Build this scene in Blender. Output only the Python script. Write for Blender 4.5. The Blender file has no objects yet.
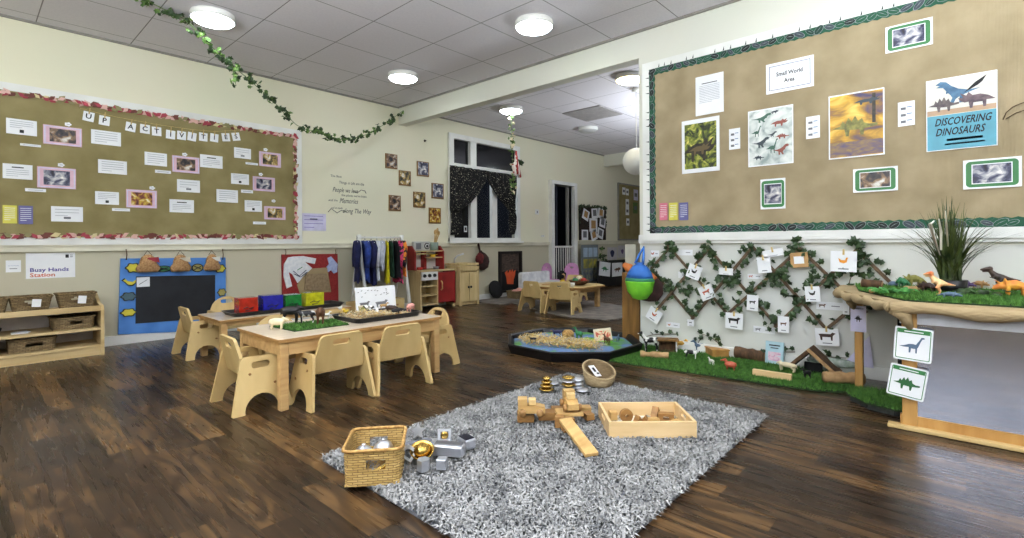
import bpy, bmesh, math, random
from mathutils import Vector, Matrix, Euler
from mathutils.geometry import tessellate_polygon
random.seed(7)
PI = math.pi
C = bpy.context.scene.collection
H_EYE, CEIL, YA, XB = 0.86, 2.62, 5.42, 3.80      # eye height, ceiling height, left wall plane y, right wall plane x
FPX, PCX, PCY = 499.0, 512.0, 242.65
YAW = math.atan(453 / FPX); ROLL = math.atan(.00629)
FW = (math.cos(YAW), math.sin(YAW)); RT = (math.sin(YAW), -math.cos(YAW))

# ---- reading positions off the photograph: a pixel meets a real plane of the room
def ray(px, py):
    dx, dy = px - PCX, py - PCY
    c, s = math.cos(ROLL), math.sin(ROLL)
    a = (dx * c - dy * s) / FPX; b = -(dx * s + dy * c) / FPX
    return Vector((FW[0] + RT[0] * a, FW[1] + RT[1] * a, b))
def at_z(px, py, z=0.0):
    r = ray(px, py); t = (z - H_EYE) / r.z
    return Vector((r.x * t, r.y * t, z))
def at_y(px, py, y):
    r = ray(px, py); t = y / r.y
    return Vector((r.x * t, y, H_EYE + r.z * t))
def at_x(px, py, x):
    r = ray(px, py); t = x / r.x
    return Vector((x, r.y * t, H_EYE + r.z * t))

# ---- materials
def lin(c):
    c = c / 255.0
    return c / 12.92 if c <= .04045 else ((c + .055) / 1.055) ** 2.4
def col(rgb): return (lin(rgb[0]), lin(rgb[1]), lin(rgb[2]), 1)
MATS = {}
def mat(name, rgb, rough=.6, metal=0.0, rgb2=None, scale=12.0, stretch=(1, 1, 1), bump=0.0, contrast=(.35, .65), emit=0.0,
        kind='noise', detail=4.0, coat=0.0, alpha=1.0):
    if name in MATS: return MATS[name]
    m = bpy.data.materials.new(name); m.use_nodes = True
    nt = m.node_tree; b = nt.nodes['Principled BSDF']
    b.inputs['Base Color'].default_value = col(rgb)
    b.inputs['Roughness'].default_value = rough
    b.inputs['Metallic'].default_value = metal
    if coat: b.inputs['Coat Weight'].default_value = coat
    if alpha < 1: b.inputs['Alpha'].default_value = alpha
    if emit:
        b.inputs['Emission Color'].default_value = col(rgb)
        b.inputs['Emission Strength'].default_value = emit
    tc = nt.nodes.new('ShaderNodeTexCoord'); mp = nt.nodes.new('ShaderNodeMapping')
    mp.inputs['Scale'].default_value = stretch
    nt.links.new(tc.outputs['Object'], mp.inputs['Vector'])
    if kind == 'noise':
        t = nt.nodes.new('ShaderNodeTexNoise'); t.inputs['Scale'].default_value = scale; t.inputs['Detail'].default_value = detail
        out = t.outputs['Fac']
    elif kind == 'voronoi':
        t = nt.nodes.new('ShaderNodeTexVoronoi'); t.inputs['Scale'].default_value = scale; out = t.outputs['Distance']
    elif kind == 'wave':
        t = nt.nodes.new('ShaderNodeTexWave'); t.inputs['Scale'].default_value = scale
        t.inputs['Distortion'].default_value = 3.0; out = t.outputs['Fac']
    nt.links.new(mp.outputs['Vector'], t.inputs['Vector'])
    if rgb2 is None: rgb2 = tuple(max(0, v * .93) for v in rgb)
    r = nt.nodes.new('ShaderNodeValToRGB')
    r.color_ramp.elements[0].position = contrast[0]; r.color_ramp.elements[0].color = col(rgb2)
    r.color_ramp.elements[1].position = contrast[1]; r.color_ramp.elements[1].color = col(rgb)
    nt.links.new(out, r.inputs['Fac']); nt.links.new(r.outputs['Color'], b.inputs['Base Color'])
    if bump:
        bp = nt.nodes.new('ShaderNodeBump'); bp.inputs['Strength'].default_value = bump; bp.inputs['Distance'].default_value = .01
        nt.links.new(out, bp.inputs['Height']); nt.links.new(bp.outputs['Normal'], b.inputs['Normal'])
    MATS[name] = m
    return m
def picture_mat(name, cols, scale=14.0, seed=0.0, distort=1.5, stretch=(1, 1, 1)):
    """a printed picture: blotches of several colours"""
    if name in MATS: return MATS[name]
    m = bpy.data.materials.new(name); m.use_nodes = True
    nt = m.node_tree; b = nt.nodes['Principled BSDF']; b.inputs['Roughness'].default_value = .35
    tc = nt.nodes.new('ShaderNodeTexCoord'); mp = nt.nodes.new('ShaderNodeMapping')
    mp.inputs['Location'].default_value = (seed, seed * 1.7, seed * .6); mp.inputs['Scale'].default_value = stretch
    t = nt.nodes.new('ShaderNodeTexNoise'); t.inputs['Scale'].default_value = scale; t.inputs['Detail'].default_value = 5
    t.inputs['Distortion'].default_value = distort
    r = nt.nodes.new('ShaderNodeValToRGB'); cr = r.color_ramp
    n = len(cols)
    while len(cr.elements) < n: cr.elements.new(.5)
    for i, cc in enumerate(cols):
        cr.elements[i].position = .32 + .36 * i / max(1, n - 1); cr.elements[i].color = col(cc)
    nt.links.new(tc.outputs['Object'], mp.inputs['Vector']); nt.links.new(mp.outputs['Vector'], t.inputs['Vector'])
    nt.links.new(t.outputs['Fac'], r.inputs['Fac']); nt.links.new(r.outputs['Color'], b.inputs['Base Color'])
    MATS[name] = m
    return m

# ---- mesh builder
def tf(loc=(0, 0, 0), rot=(0, 0, 0), sc=(1, 1, 1)):
    if not hasattr(sc, '__len__'): sc = (sc, sc, sc)
    return Matrix.LocRotScale(Vector(loc), Euler(rot), Vector(sc))
ID = Matrix()
GLY = {}
def glyphs(s, bold=False):
    k = (s, bold)
    if k not in GLY:
        cu = bpy.data.curves.new('t', 'FONT'); cu.body = s; cu.size = 1.0; cu.resolution_u = 2
        cu.align_x = 'CENTER'; cu.align_y = 'CENTER'
        if bold: cu.offset = .018
        ob = bpy.data.objects.new('t', cu)
        me = ob.to_mesh()
        vs = [v.co.copy() for v in me.vertices]; fs = [tuple(p.vertices) for p in me.polygons]
        ob.to_mesh_clear(); bpy.data.objects.remove(ob); bpy.data.curves.remove(cu)
        GLY[k] = (vs, fs)
    return GLY[k]
def rrect(w, h, r, n=4, cx=0, cy=0):
    """rounded rectangle outline"""
    out = []
    for sx, sy, a0 in ((1, 1, 0), (-1, 1, 90), (-1, -1, 180), (1, -1, 270)):
        for i in range(n + 1):
            a = math.radians(a0 + 90 * i / n)
            out.append((cx + sx * (w / 2 - r) + r * math.cos(a), cy + sy * (h / 2 - r) + r * math.sin(a)))
    return out
class MB:
    def __init__(s): s.v = []; s.f = []; s.mi = []; s.m = []; s.sm = []
    def slot(s, m):
        if m is None: return 0 if s.m else s.slot(MATS['white_paint'])
        if m not in s.m: s.m.append(m)
        return s.m.index(m)
    def add(s, vs, fs, m=None, M=ID, smooth=False):
        o = len(s.v); k = s.slot(m)
        s.v.extend(tuple(M @ Vector(v)) for v in vs)
        flip = M.determinant() < 0
        for f in fs:
            f = tuple(o + i for i in f)
            s.f.append(f[::-1] if flip else f); s.mi.append(k); s.sm.append(smooth)
        return s
    def box(s, c, d, m=None, M=ID, bev=0.0):
        x, y, z = d[0] / 2, d[1] / 2, d[2] / 2
        MM = M @ Matrix.Translation(c)
        if bev:
            bev = min(bev, x * .9, y * .9, z * .9)
            bm = bmesh.new(); bmesh.ops.create_cube(bm, size=1, matrix=Matrix.Diagonal((2 * x, 2 * y, 2 * z, 1)))
            bmesh.ops.bevel(bm, geom=bm.edges[:], offset=bev, segments=2, profile=.5, affect='EDGES', clamp_overlap=True)
            vs = [v.co.copy() for v in bm.verts]; fs = [[v.index for v in f.verts] for f in bm.faces]
            bm.free(); return s.add(vs, fs, m, MM)
        vs = [(a, b, c2) for a in (-x, x) for b in (-y, y) for c2 in (-z, z)]
        fs = [(0, 1, 3, 2), (4, 6, 7, 5), (0, 4, 5, 1), (2, 3, 7, 6), (0, 2, 6, 4), (1, 5, 7, 3)]
        return s.add(vs, fs, m, MM)
    def plate(s, loops, th, m=None, M=ID):
        """2D outline (first loop) with holes (others) in local XY, thickness th along z, centred"""
        if not isinstance(loops[0][0], (tuple, list, Vector)): loops = [loops]
        fixed = []
        for i, lp in enumerate(loops):
            ar = sum(lp[k][0] * lp[(k + 1) % len(lp)][1] - lp[(k + 1) % len(lp)][0] * lp[k][1] for k in range(len(lp)))
            lp = list(lp)
            if (ar > 0) != (i == 0): lp.reverse()
            fixed.append(lp)
        tri = tessellate_polygon([[Vector((p[0], p[1], 0)) for p in lp] for lp in fixed])
        flat = [p for lp in fixed for p in lp]; n = len(flat)
        vs = [(p[0], p[1], th / 2) for p in flat] + [(p[0], p[1], -th / 2) for p in flat]
        fs = []
        for t in tri:
            a, b, c = [flat[i] for i in t]
            if (b[0] - a[0]) * (c[1] - a[1]) - (b[1] - a[1]) * (c[0] - a[0]) < 0: t = (t[0], t[2], t[1])
            fs.append(tuple(t)); fs.append((t[0] + n, t[2] + n, t[1] + n))
        o = 0
        for lp in fixed:
            L = len(lp)
            for k in range(L):
                a, b = o + k, o + (k + 1) % L
                fs.append((a, a + n, b + n, b))
            o += L
        return s.add(vs, fs, m, M)
    def tube(s, pts, r, m=None, M=ID, seg=8, closed=False):
        pts = [Vector(p) for p in pts]; n = len(pts)
        if not hasattr(r, '__len__'): r = [r] * n
        vs = []; fs = []; up = None
        for i, p in enumerate(pts):
            t = (pts[min(i + 1, n - 1)] - pts[max(i - 1, 0)])
            if closed: t = pts[(i + 1) % n] - pts[i - 1]
            if t.length < 1e-9: t = Vector((0, 0, 1))
            t.normalize()
            if up is None:
                up = Vector((0, 0, 1)) if abs(t.z) < .9 else Vector((1, 0, 0))
            a = t.cross(up)
            if a.length < 1e-6: a = t.orthogonal()
            a.normalize(); b = t.cross(a).normalized(); up = -b if False else b.cross(t).cross(t) * -1 if False else up
            up = (up - t * up.dot(t))
            if up.length < 1e-6: up = t.orthogonal()
            up.normalize(); a = t.cross(up)
            for k in range(seg):
                an = 2 * PI * k / seg
                vs.append(p + (a * math.cos(an) + up * math.sin(an)) * r[i])
        rings = n if closed else n - 1
        for i in range(rings):
            for k in range(seg):
                j = ((i + 1) % n) * seg; k2 = (k + 1) % seg
                fs.append((i * seg + k, j + k, j + k2, i * seg + k2))
        if not closed:
            fs.append(tuple(range(seg))); fs.append(tuple((n - 1) * seg + k for k in reversed(range(seg))))
        return s.add(vs, fs, m, M, True)
    def lathe(s, prof, m=None, M=ID, seg=24, sx=1.0, sy=1.0):
        vs = []; fs = []
        for r, z in prof:
            for k in range(seg):
                a = 2 * PI * k / seg; vs.append((r * math.cos(a) * sx, r * math.sin(a) * sy, z))
        for i in range(len(prof) - 1):
            for k in range(seg):
                k2 = (k + 1) % seg
                fs.append((i * seg + k, i * seg + k2, (i + 1) * seg + k2, (i + 1) * seg + k))
        if prof[0][0] > 1e-5: fs.append(tuple(reversed(range(seg))))
        if prof[-1][0] > 1e-5: fs.append(tuple((len(prof) - 1) * seg + k for k in range(seg)))
        return s.add(vs, fs, m, M, True)
    def ell(s, c, r, m=None, M=ID, rot=(0, 0, 0), seg=12, ring=8):
        if not hasattr(r, '__len__'): r = (r, r, r)
        prof = [(max(1e-6, math.sin(PI * i / ring)), -math.cos(PI * i / ring)) for i in range(ring + 1)]
        prof[0] = (1e-6, -1); prof[-1] = (1e-6, 1)
        return s.lathe(prof, m, M @ tf(c, rot, r), seg)
    def text(s, t, x, z, h, m, M=ID, width=None, y=-.0015, bold=False, rot=0.0, slant=0.0):
        """lettering on a plane that faces -y: x to the right, z up, h = cap height"""
        vs, fs = glyphs(t, bold)
        if not vs: return s
        w = max(v.x for v in vs) - min(v.x for v in vs)
        k = h / .7; kx = k if width is None else width / max(w, 1e-6)
        B = M @ Matrix.Translation((x, y, z)) @ Matrix.Rotation(-rot, 4, 'Y')
        return s.add([(v.x * kx + v.y * k * slant, 0, v.y * k) for v in vs], fs, m, B)
    def rect(s, x, z, w, h, m, M=ID, y=-.001, rot=0.0):
        B = M @ Matrix.Translation((x, y, z)) @ Matrix.Rotation(-rot, 4, 'Y')
        return s.add([(-w / 2, 0, -h / 2), (w / 2, 0, -h / 2), (w / 2, 0, h / 2), (-w / 2, 0, h / 2)], [(0, 1, 2, 3)], m, B)
    def sheet(s, pts, y, m, M=ID, th=.0006):
        """flat cut-out shape given as (x, z) points, facing -y"""
        return s.plate([[(p[0], p[1]) for p in pts]], th, m, M @ Matrix.Translation((0, y, 0)) @ Matrix.Rotation(PI / 2, 4, 'X'))
    def mesh(s):
        me = bpy.data.meshes.new('m'); me.from_pydata(s.v, [], s.f)
        for m in s.m: me.materials.append(m)
        me.polygons.foreach_set('material_index', s.mi)
        me.polygons.foreach_set('use_smooth', s.sm)
        me.update(); return me
    def build(s, name, parent=None, loc=None, rotz=0.0, rot=None):
        me = s.mesh(); me.name = name
        o = bpy.data.objects.new(name, me); C.objects.link(o)
        if parent is not None: o.parent = parent
        if loc is not None: o.location = loc
        if rot is not None: o.rotation_euler = rot
        elif rotz: o.rotation_euler = (0, 0, rotz)
        return o
def tag(o, label, cat, group=None, kind=None):
    if label: o['label'] = label
    if cat: o['category'] = cat
    if group: o['group'] = group
    if kind: o['kind'] = kind
    return o
def thing(name, label, cat, loc=(0, 0, 0), rotz=0.0, group=None, rot=None):
    o = bpy.data.objects.new(name, None); C.objects.link(o)
    o.empty_display_size = .05
    o.location = loc; o.rotation_euler = rot if rot else (0, 0, rotz)
    return tag(o, label, cat, group)
def struct(o): o['kind'] = 'structure'; return o
def dup(root, loc, rotz=None, label=None, group=None, rot=None):
    """a copy of a thing with copies of its parts and sub-parts"""
    r = root.copy(); C.objects.link(r); r.location = loc
    if rot is not None: r.rotation_euler = rot
    elif rotz is not None: r.rotation_euler = (0, 0, rotz)
    if label: r['label'] = label
    if group: r['group'] = group
    for ch in list(root.children):
        c = ch.copy(); C.objects.link(c); c.parent = r
        for g in list(ch.children):
            d = g.copy(); C.objects.link(d); d.parent = c
    return r
# wall frame: 'L' = long left wall (faces -y), 'R' = right wall (faces -x); s runs to the right as seen from the room
def wp(wall, px, py, off=0.0):
    if wall == 'L':
        p = at_y(px, py, YA - off); return p.x, p.z
    p = at_x(px, py, XB - off); return -p.y, p.z
def wloc(wall, s, z, off=0.0):
    return (Vector((s, YA - off, z)), 0.0) if wall == 'L' else (Vector((XB - off, -s, z)), -PI / 2)
def wbox(wall, x0, y0, x1, y1, off=0.0):
    """top-left and bottom-right pixel of a wall item -> centre s, z, width, height"""
    a = wp(wall, x0, y0, off); b = wp(wall, x1, y1, off)
    return (a[0] + b[0]) / 2, (a[1] + b[1]) / 2, b[0] - a[0], a[1] - b[1]
WHITE = mat('white_paint', (236, 236, 232), .5, scale=3)
CREAM = mat('cream_trim', (226, 222, 202), .5, scale=3)
INK = mat('black_ink', (28, 28, 32), .6); GREYINK = mat('grey_ink', (120, 122, 128), .6)
PAPER = mat('paper', (240, 241, 243), .35, rgb2=(230, 232, 236), scale=4)
LAVP = mat('lavender_paper', (214, 210, 235), .35)
PINKP = mat('pink_card', (226, 190, 205), .4)
HESS_L = None
def fabric(name, a, b, scale=90, bump=.3):
    return mat(name, a, .95, rgb2=b, scale=scale, bump=bump)
def hessian(name, a, b):
    m = mat(name, a, .95, rgb2=b, scale=5, detail=6, contrast=(.3, .7)); nt = m.node_tree
    bs = nt.nodes['Principled BSDF']
    tc = nt.nodes.new('ShaderNodeTexCoord')
    w1 = nt.nodes.new('ShaderNodeTexWave'); w1.inputs['Scale'].default_value = 60; w1.bands_direction = 'X'; w1.inputs['Distortion'].default_value = 1.5
    w2 = nt.nodes.new('ShaderNodeTexWave'); w2.inputs['Scale'].default_value = 60; w2.bands_direction = 'Z'; w2.inputs['Distortion'].default_value = 1.5
    mx = nt.nodes.new('ShaderNodeMath'); mx.operation = 'MULTIPLY'
    nz = nt.nodes.new('ShaderNodeTexNoise'); nz.inputs['Scale'].default_value = 2.2; nz.inputs['Distortion'].default_value = 1
    ad = nt.nodes.new('ShaderNodeMath'); ad.operation = 'MULTIPLY_ADD'; ad.inputs[1].default_value = 6
    bp = nt.nodes.new('ShaderNodeBump'); bp.inputs['Strength'].default_value = .5; bp.inputs['Distance'].default_value = .006
    for w in (w1, w2): nt.links.new(tc.outputs['Object'], w.inputs['Vector'])
    nt.links.new(tc.outputs['Object'], nz.inputs['Vector'])
    nt.links.new(w1.outputs['Fac'], mx.inputs[0]); nt.links.new(w2.outputs['Fac'], mx.inputs[1])
    nt.links.new(nz.outputs['Fac'], ad.inputs[0]); nt.links.new(mx.outputs[0], ad.inputs[2])
    nt.links.new(ad.outputs[0], bp.inputs['Height']); nt.links.new(bp.outputs['Normal'], bs.inputs['Normal'])
    return m
HESS_L = hessian('hessian_olive', (166, 154, 112), (142, 130, 88))
HESS_R = hessian('hessian_tan', (184, 168, 138), (162, 147, 117))
BURLAP = hessian('burlap_brown', (180, 160, 124), (162, 142, 108))
def wood(name, a, b, scale=9, stretch=(1, 1, 8), rough=.5):
    return mat(name, a, rough, rgb2=b, scale=scale, stretch=stretch, detail=6, contrast=(.3, .7))
PLY = wood('birch_ply', (208, 184, 132), (184, 156, 104), 6, (1, 1, .3))
PLY_EDGE = wood('ply_edge', (178, 140, 88), (150, 112, 66), 40, (1, 1, 8))
BEECH = wood('beech_wood', (200, 168, 118), (176, 140, 92), 8, (.3, 4, 4))
TABLETOP = mat('table_laminate', (222, 206, 186), .3, rgb2=(210, 192, 168), scale=8, stretch=(.3, 3, 1), coat=.3)
PINE = wood('pine_wood', (206, 172, 118), (184, 146, 90), 7, (4, 4, .5))
PALEWOOD = wood('pale_wood', (224, 196, 152), (208, 176, 128), 8, (.6, 3, 3))
BLOCK2 = wood('block_wood_dark', (172, 132, 80), (136, 98, 54), 14, (.6, 3, 3))
BLOCK = wood('block_wood', (204, 172, 116), (178, 142, 88), 14, (.6, 3, 3))
OAK = wood('oak_panel', (146, 108, 56), (104, 74, 36), 6, (5, 5, .6))
BARK = wood('bark_wood', (112, 84, 58), (62, 46, 34), 14, (3, 3, 1), .9)
LOGW = wood('log_wood', (192, 160, 118), (150, 118, 80), 20, (1, 1, 1), .85)
TWIG = wood('willow_twig', (116, 96, 74), (78, 62, 46), 30, (1, 1, 1), .8)
BLACK = mat('black_plastic', (22, 22, 24), .35, rgb2=(16, 16, 18)); BLACKM = mat('black_matt', (20, 20, 22), .8)
RED = mat('red_paint', (152, 46, 42), .45, rgb2=(136, 40, 38)); REDF = fabric('red_felt', (158, 56, 54), (138, 44, 44), 60)
BLUEF = mat('blue_board', (90, 142, 208), .6, rgb2=(72, 124, 192), scale=6, detail=6)
SILVER = mat('silver_metal', (214, 216, 224), .3, .8); GOLD = mat('gold_metal', (196, 164, 92), .25, .95)
CHROME = mat('chrome', (225, 226, 230), .08, 1.0)
IVY = mat('ivy_leaf', (66, 90, 50), .5, rgb2=(30, 48, 26), scale=30, contrast=(.3, .7))
IVYL = mat('ivy_leaf_light', (112, 140, 72), .5, rgb2=(66, 98, 48), scale=40)
GRASSM = mat('turf_green', (100, 146, 62), .8, rgb2=(56, 98, 40), scale=40, contrast=(.3, .7))
GRASSB = mat('turf_base', (44, 66, 34), .9)
STRAW = mat('straw', (236, 212, 146), .8, rgb2=(216, 186, 112), scale=60)
def woven(name, a, b_, bw, rh, mortar):
    m = bpy.data.materials.new(name); m.use_nodes = True; nt = m.node_tree; N = nt.nodes; L = nt.links; bs = N['Principled BSDF']; bs.inputs['Roughness'].default_value = .8
    tc = N.new('ShaderNodeTexCoord'); sp = N.new('ShaderNodeSeparateXYZ'); cb = N.new('ShaderNodeCombineXYZ'); ad = N.new('ShaderNodeMath'); ad.operation = 'ADD'
    L.new(tc.outputs['Object'], sp.inputs[0]); L.new(sp.outputs['X'], ad.inputs[0]); L.new(sp.outputs['Y'], ad.inputs[1]); L.new(ad.outputs[0], cb.inputs['X']); L.new(sp.outputs['Z'], cb.inputs['Y'])
    t = N.new('ShaderNodeTexBrick'); t.inputs['Color1'].default_value = col(a); t.inputs['Color2'].default_value = col(b_); t.inputs['Mortar'].default_value = col(mortar); t.inputs['Scale'].default_value = 1
    t.inputs['Brick Width'].default_value = bw; t.inputs['Row Height'].default_value = rh; t.inputs['Mortar Size'].default_value = rh * .16; t.inputs['Mortar Smooth'].default_value = .8
    L.new(cb.outputs[0], t.inputs['Vector']); L.new(t.outputs['Color'], bs.inputs['Base Color'])
    bp = N.new('ShaderNodeBump'); bp.inputs['Strength'].default_value = .8; bp.inputs['Distance'].default_value = .006; bp.invert = True; L.new(t.outputs['Fac'], bp.inputs['Height']); L.new(bp.outputs['Normal'], bs.inputs['Normal'])
    MATS[name] = m; return m
SEAW = woven('seagrass_weave', (156, 136, 100), (120, 100, 70), .030, .010, (74, 60, 44)); WICW = woven('wicker_weave', (202, 172, 112), (180, 148, 88), .034, .0085, (112, 84, 48))
SEAG = mat('seagrass', (150, 128, 92), .9, rgb2=(88, 72, 50), scale=70, stretch=(1, 1, 2.4), contrast=(.35, .6), bump=.6)
WICKER = mat('wicker', (196, 160, 98), .7, rgb2=(150, 112, 60), scale=60, bump=.3)
GLASSD = mat('dark_glass', (26, 28, 34), .08, rgb2=(18, 20, 24)); 
MIRROR = mat('mirror_sheet', (196, 199, 212), .10, 1.0, rgb2=(186, 189, 204), scale=3)
def col_mats(pref, spec): return {k: mat(pref + k, v, .55) for k, v in spec.items()}
TOY = col_mats('toy_', dict(white=(236, 234, 228), cream=(226, 212, 180), black=(34, 32, 34), brown=(104, 70, 46), darkbrown=(66, 46, 38),
    pink=(226, 164, 152), yellow=(222, 188, 60), orange=(206, 124, 66), green=(58, 128, 84), bluegrey=(92, 112, 134), purple=(104, 82, 128),
    grey=(120, 120, 124), olive=(150, 146, 78), tan=(186, 148, 98), red=(186, 60, 46), navy=(34, 38, 82), blue=(64, 104, 180), lime=(130, 196, 60)))
COW = mat('toy_cow', (236, 234, 230), .5, rgb2=(30, 28, 30), scale=22, contrast=(.47, .53), detail=1)
COLLIE = mat('toy_collie', (40, 34, 32), .5, rgb2=(20, 18, 20), scale=20)

def plank_floor():
    m = bpy.data.materials.new('vinyl_planks'); m.use_nodes = True; nt = m.node_tree; N = nt.nodes; L = nt.links
    b = N['Principled BSDF']
    tc = N.new('ShaderNodeTexCoord'); sp = N.new('ShaderNodeSeparateXYZ'); cb = N.new('ShaderNodeCombineXYZ')
    L.new(tc.outputs['Object'], sp.inputs[0]); L.new(sp.outputs['Y'], cb.inputs['X']); L.new(sp.outputs['X'], cb.inputs['Y'])
    def brick(c1, c2, mortar, msize):
        t = N.new('ShaderNodeTexBrick'); t.inputs['Color1'].default_value = c1; t.inputs['Color2'].default_value = c2
        t.inputs['Mortar'].default_value = mortar; t.inputs['Scale'].default_value = 1; t.inputs['Mortar Size'].default_value = msize
        t.inputs['Brick Width'].default_value = .62; t.inputs['Row Height'].default_value = .1
        t.offset = .37; t.offset_frequency = 3; t.squash = .7; t.squash_frequency = 2; t.inputs['Bias'].default_value = 0.0
        L.new(cb.outputs[0], t.inputs['Vector']); return t
    rnd = brick((0, 0, 0, 1), (1, 1, 1, 1), (.5, .5, .5, 1), 0.0)
    gap = brick((1, 1, 1, 1), (1, 1, 1, 1), (0, 0, 0, 1), .0012)
    off = N.new('ShaderNodeVectorMath'); off.operation = 'MULTIPLY_ADD'
    sc = N.new('ShaderNodeMapping'); sc.inputs['Scale'].default_value = (1.6, 9, 1)
    L.new(cb.outputs[0], sc.inputs['Vector'])
    L.new(rnd.outputs['Color'], off.inputs[0]); off.inputs[1].default_value = (37, 21, 13); L.new(sc.outputs[0], off.inputs[2])
    nz = N.new('ShaderNodeTexNoise'); nz.inputs['Scale'].default_value = 1.0; nz.inputs['Detail'].default_value = 1.5; nz.inputs['Distortion'].default_value = .6
    L.new(off.outputs[0], nz.inputs['Vector'])
    rg = N.new('ShaderNodeMath'); rg.operation = 'MULTIPLY'; rg.inputs[1].default_value = 42; L.new(nz.outputs['Fac'], rg.inputs[0])
    sn = N.new('ShaderNodeMath'); sn.operation = 'SINE'; L.new(rg.outputs[0], sn.inputs[0])
    fine = N.new('ShaderNodeTexNoise'); fine.inputs['Scale'].default_value = 3; fine.inputs['Detail'].default_value = 3
    sc2 = N.new('ShaderNodeMapping'); sc2.inputs['Scale'].default_value = (1.0, 14, 1); L.new(cb.outputs[0], sc2.inputs['Vector']); L.new(sc2.outputs[0], fine.inputs['Vector'])
    a1 = N.new('ShaderNodeMath'); a1.operation = 'MULTIPLY_ADD'; a1.inputs[1].default_value = .10; L.new(sn.outputs[0], a1.inputs[0])
    f2 = N.new('ShaderNodeMath'); f2.operation = 'MULTIPLY_ADD'; f2.inputs[1].default_value = .5; f2.inputs[2].default_value = -.06; L.new(fine.outputs['Fac'], f2.inputs[0]); L.new(f2.outputs[0], a1.inputs[2])
    a2 = N.new('ShaderNodeMath'); a2.operation = 'MULTIPLY_ADD'; a2.inputs[1].default_value = .46; L.new(rnd.outputs['Color'], a2.inputs[0]); L.new(a1.outputs[0], a2.inputs[2])
    r = N.new('ShaderNodeValToRGB'); e = r.color_ramp.elements
    e[0].position = 0.05; e[0].color = col((30, 22, 16)); e[1].position = .8; e[1].color = col((112, 84, 52))
    k = e.new(.42); k.color = col((57, 42, 29))
    L.new(a2.outputs[0], r.inputs['Fac'])
    mx = N.new('ShaderNodeMix'); mx.data_type = 'RGBA'; mx.blend_type = 'MULTIPLY'; mx.inputs['Factor'].default_value = .55
    L.new(r.outputs['Color'], mx.inputs[6]); L.new(gap.outputs['Color'], mx.inputs[7]); L.new(mx.outputs[2], b.inputs['Base Color'])
    rr = N.new('ShaderNodeMath'); rr.operation = 'MULTIPLY_ADD'; rr.inputs[1].default_value = .16; rr.inputs[2].default_value = .2
    L.new(fine.outputs['Fac'], rr.inputs[0]); L.new(rr.outputs[0], b.inputs['Roughness'])
    b.inputs['Specular IOR Level'].default_value = .35
    return m
def tile_ceiling():
    m = bpy.data.materials.new('ceiling_tiles'); m.use_nodes = True; nt = m.node_tree; N = nt.nodes; L = nt.links
    b = N['Principled BSDF']; b.inputs['Roughness'].default_value = .85
    tc = N.new('ShaderNodeTexCoord'); sp = N.new('ShaderNodeSeparateXYZ'); L.new(tc.outputs['Object'], sp.inputs[0])
    def line(out, origin, width):
        a = N.new('ShaderNodeMath'); a.operation = 'SUBTRACT'; a.inputs[1].default_value = origin - 30; L.new(out, a.inputs[0])
        p = N.new('ShaderNodeMath'); p.operation = 'PINGPONG'; p.inputs[1].default_value = .3; L.new(a.outputs[0], p.inputs[0])
        l = N.new('ShaderNodeMath'); l.operation = 'LESS_THAN'; l.inputs[1].default_value = width; L.new(p.outputs[0], l.inputs[0])
        return l
    def grid(w):
        l1 = line(sp.outputs['X'], .397, w); l2 = line(sp.outputs['Y'], 1.66, w)
        mx = N.new('ShaderNodeMath'); mx.operation = 'MAXIMUM'; L.new(l1.outputs[0], mx.inputs[0]); L.new(l2.outputs[0], mx.inputs[1]); return mx
    bar = grid(.010); edge = grid(.0035)
    nz = N.new('ShaderNodeTexNoise'); nz.inputs['Scale'].default_value = 60; L.new(tc.outputs['Object'], nz.inputs['Vector'])
    r = N.new('ShaderNodeValToRGB'); r.color_ramp.elements[0].color = col((216, 213, 220)); r.color_ramp.elements[1].color = col((230, 227, 232))
    L.new(nz.outputs['Fac'], r.inputs['Fac'])
    m1 = N.new('ShaderNodeMix'); m1.data_type = 'RGBA'; L.new(bar.outputs[0], m1.inputs['Factor']); L.new(r.outputs['Color'], m1.inputs[6]); m1.inputs[7].default_value = col((222, 220, 224))
    m2 = N.new('ShaderNodeMix'); m2.data_type = 'RGBA'; L.new(edge.outputs[0], m2.inputs['Factor']); L.new(m1.outputs[2], m2.inputs[6]); m2.inputs[7].default_value = col((132, 128, 134))
    L.new(m2.outputs[2], b.inputs['Base Color'])
    return m
def wall_mat(name, upper, lower, zsplit):
    m = bpy.data.materials.new(name); m.use_nodes = True; nt = m.node_tree; N = nt.nodes; L = nt.links
    b = N['Principled BSDF']; b.inputs['Roughness'].default_value = .7
    tc = N.new('ShaderNodeTexCoord'); sp = N.new('ShaderNodeSeparateXYZ'); L.new(tc.outputs['Object'], sp.inputs[0])
    g = N.new('ShaderNodeMath'); g.operation = 'GREATER_THAN'; g.inputs[1].default_value = zsplit; L.new(sp.outputs['Z'], g.inputs[0])
    nz = N.new('ShaderNodeTexNoise'); nz.inputs['Scale'].default_value = 1.2; L.new(tc.outputs['Object'], nz.inputs['Vector'])
    mx = N.new('ShaderNodeMix'); mx.data_type = 'RGBA'; L.new(g.outputs[0], mx.inputs['Factor'])
    mx.inputs[6].default_value = col(lower); mx.inputs[7].default_value = col(upper)
    m2 = N.new('ShaderNodeMix'); m2.data_type = 'RGBA'; m2.blend_type = 'MULTIPLY'; m2.inputs['Factor'].default_value = .08
    L.new(mx.outputs[2], m2.inputs[6]); L.new(nz.outputs['Color'], m2.inputs[7]); L.new(m2.outputs[2], b.inputs['Base Color'])
    return m
FLOORM = plank_floor(); CEILM = tile_ceiling()
WALL_L = wall_mat('wall_cream', (232, 228, 206), (196, 190, 168), .83)
WALL_R = wall_mat('wall_white', (222, 221, 210), (216, 216, 210), .83)
LAMP = mat('lamp_diffuser', (240, 252, 255), .5, emit=27.0, scale=1)
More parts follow.
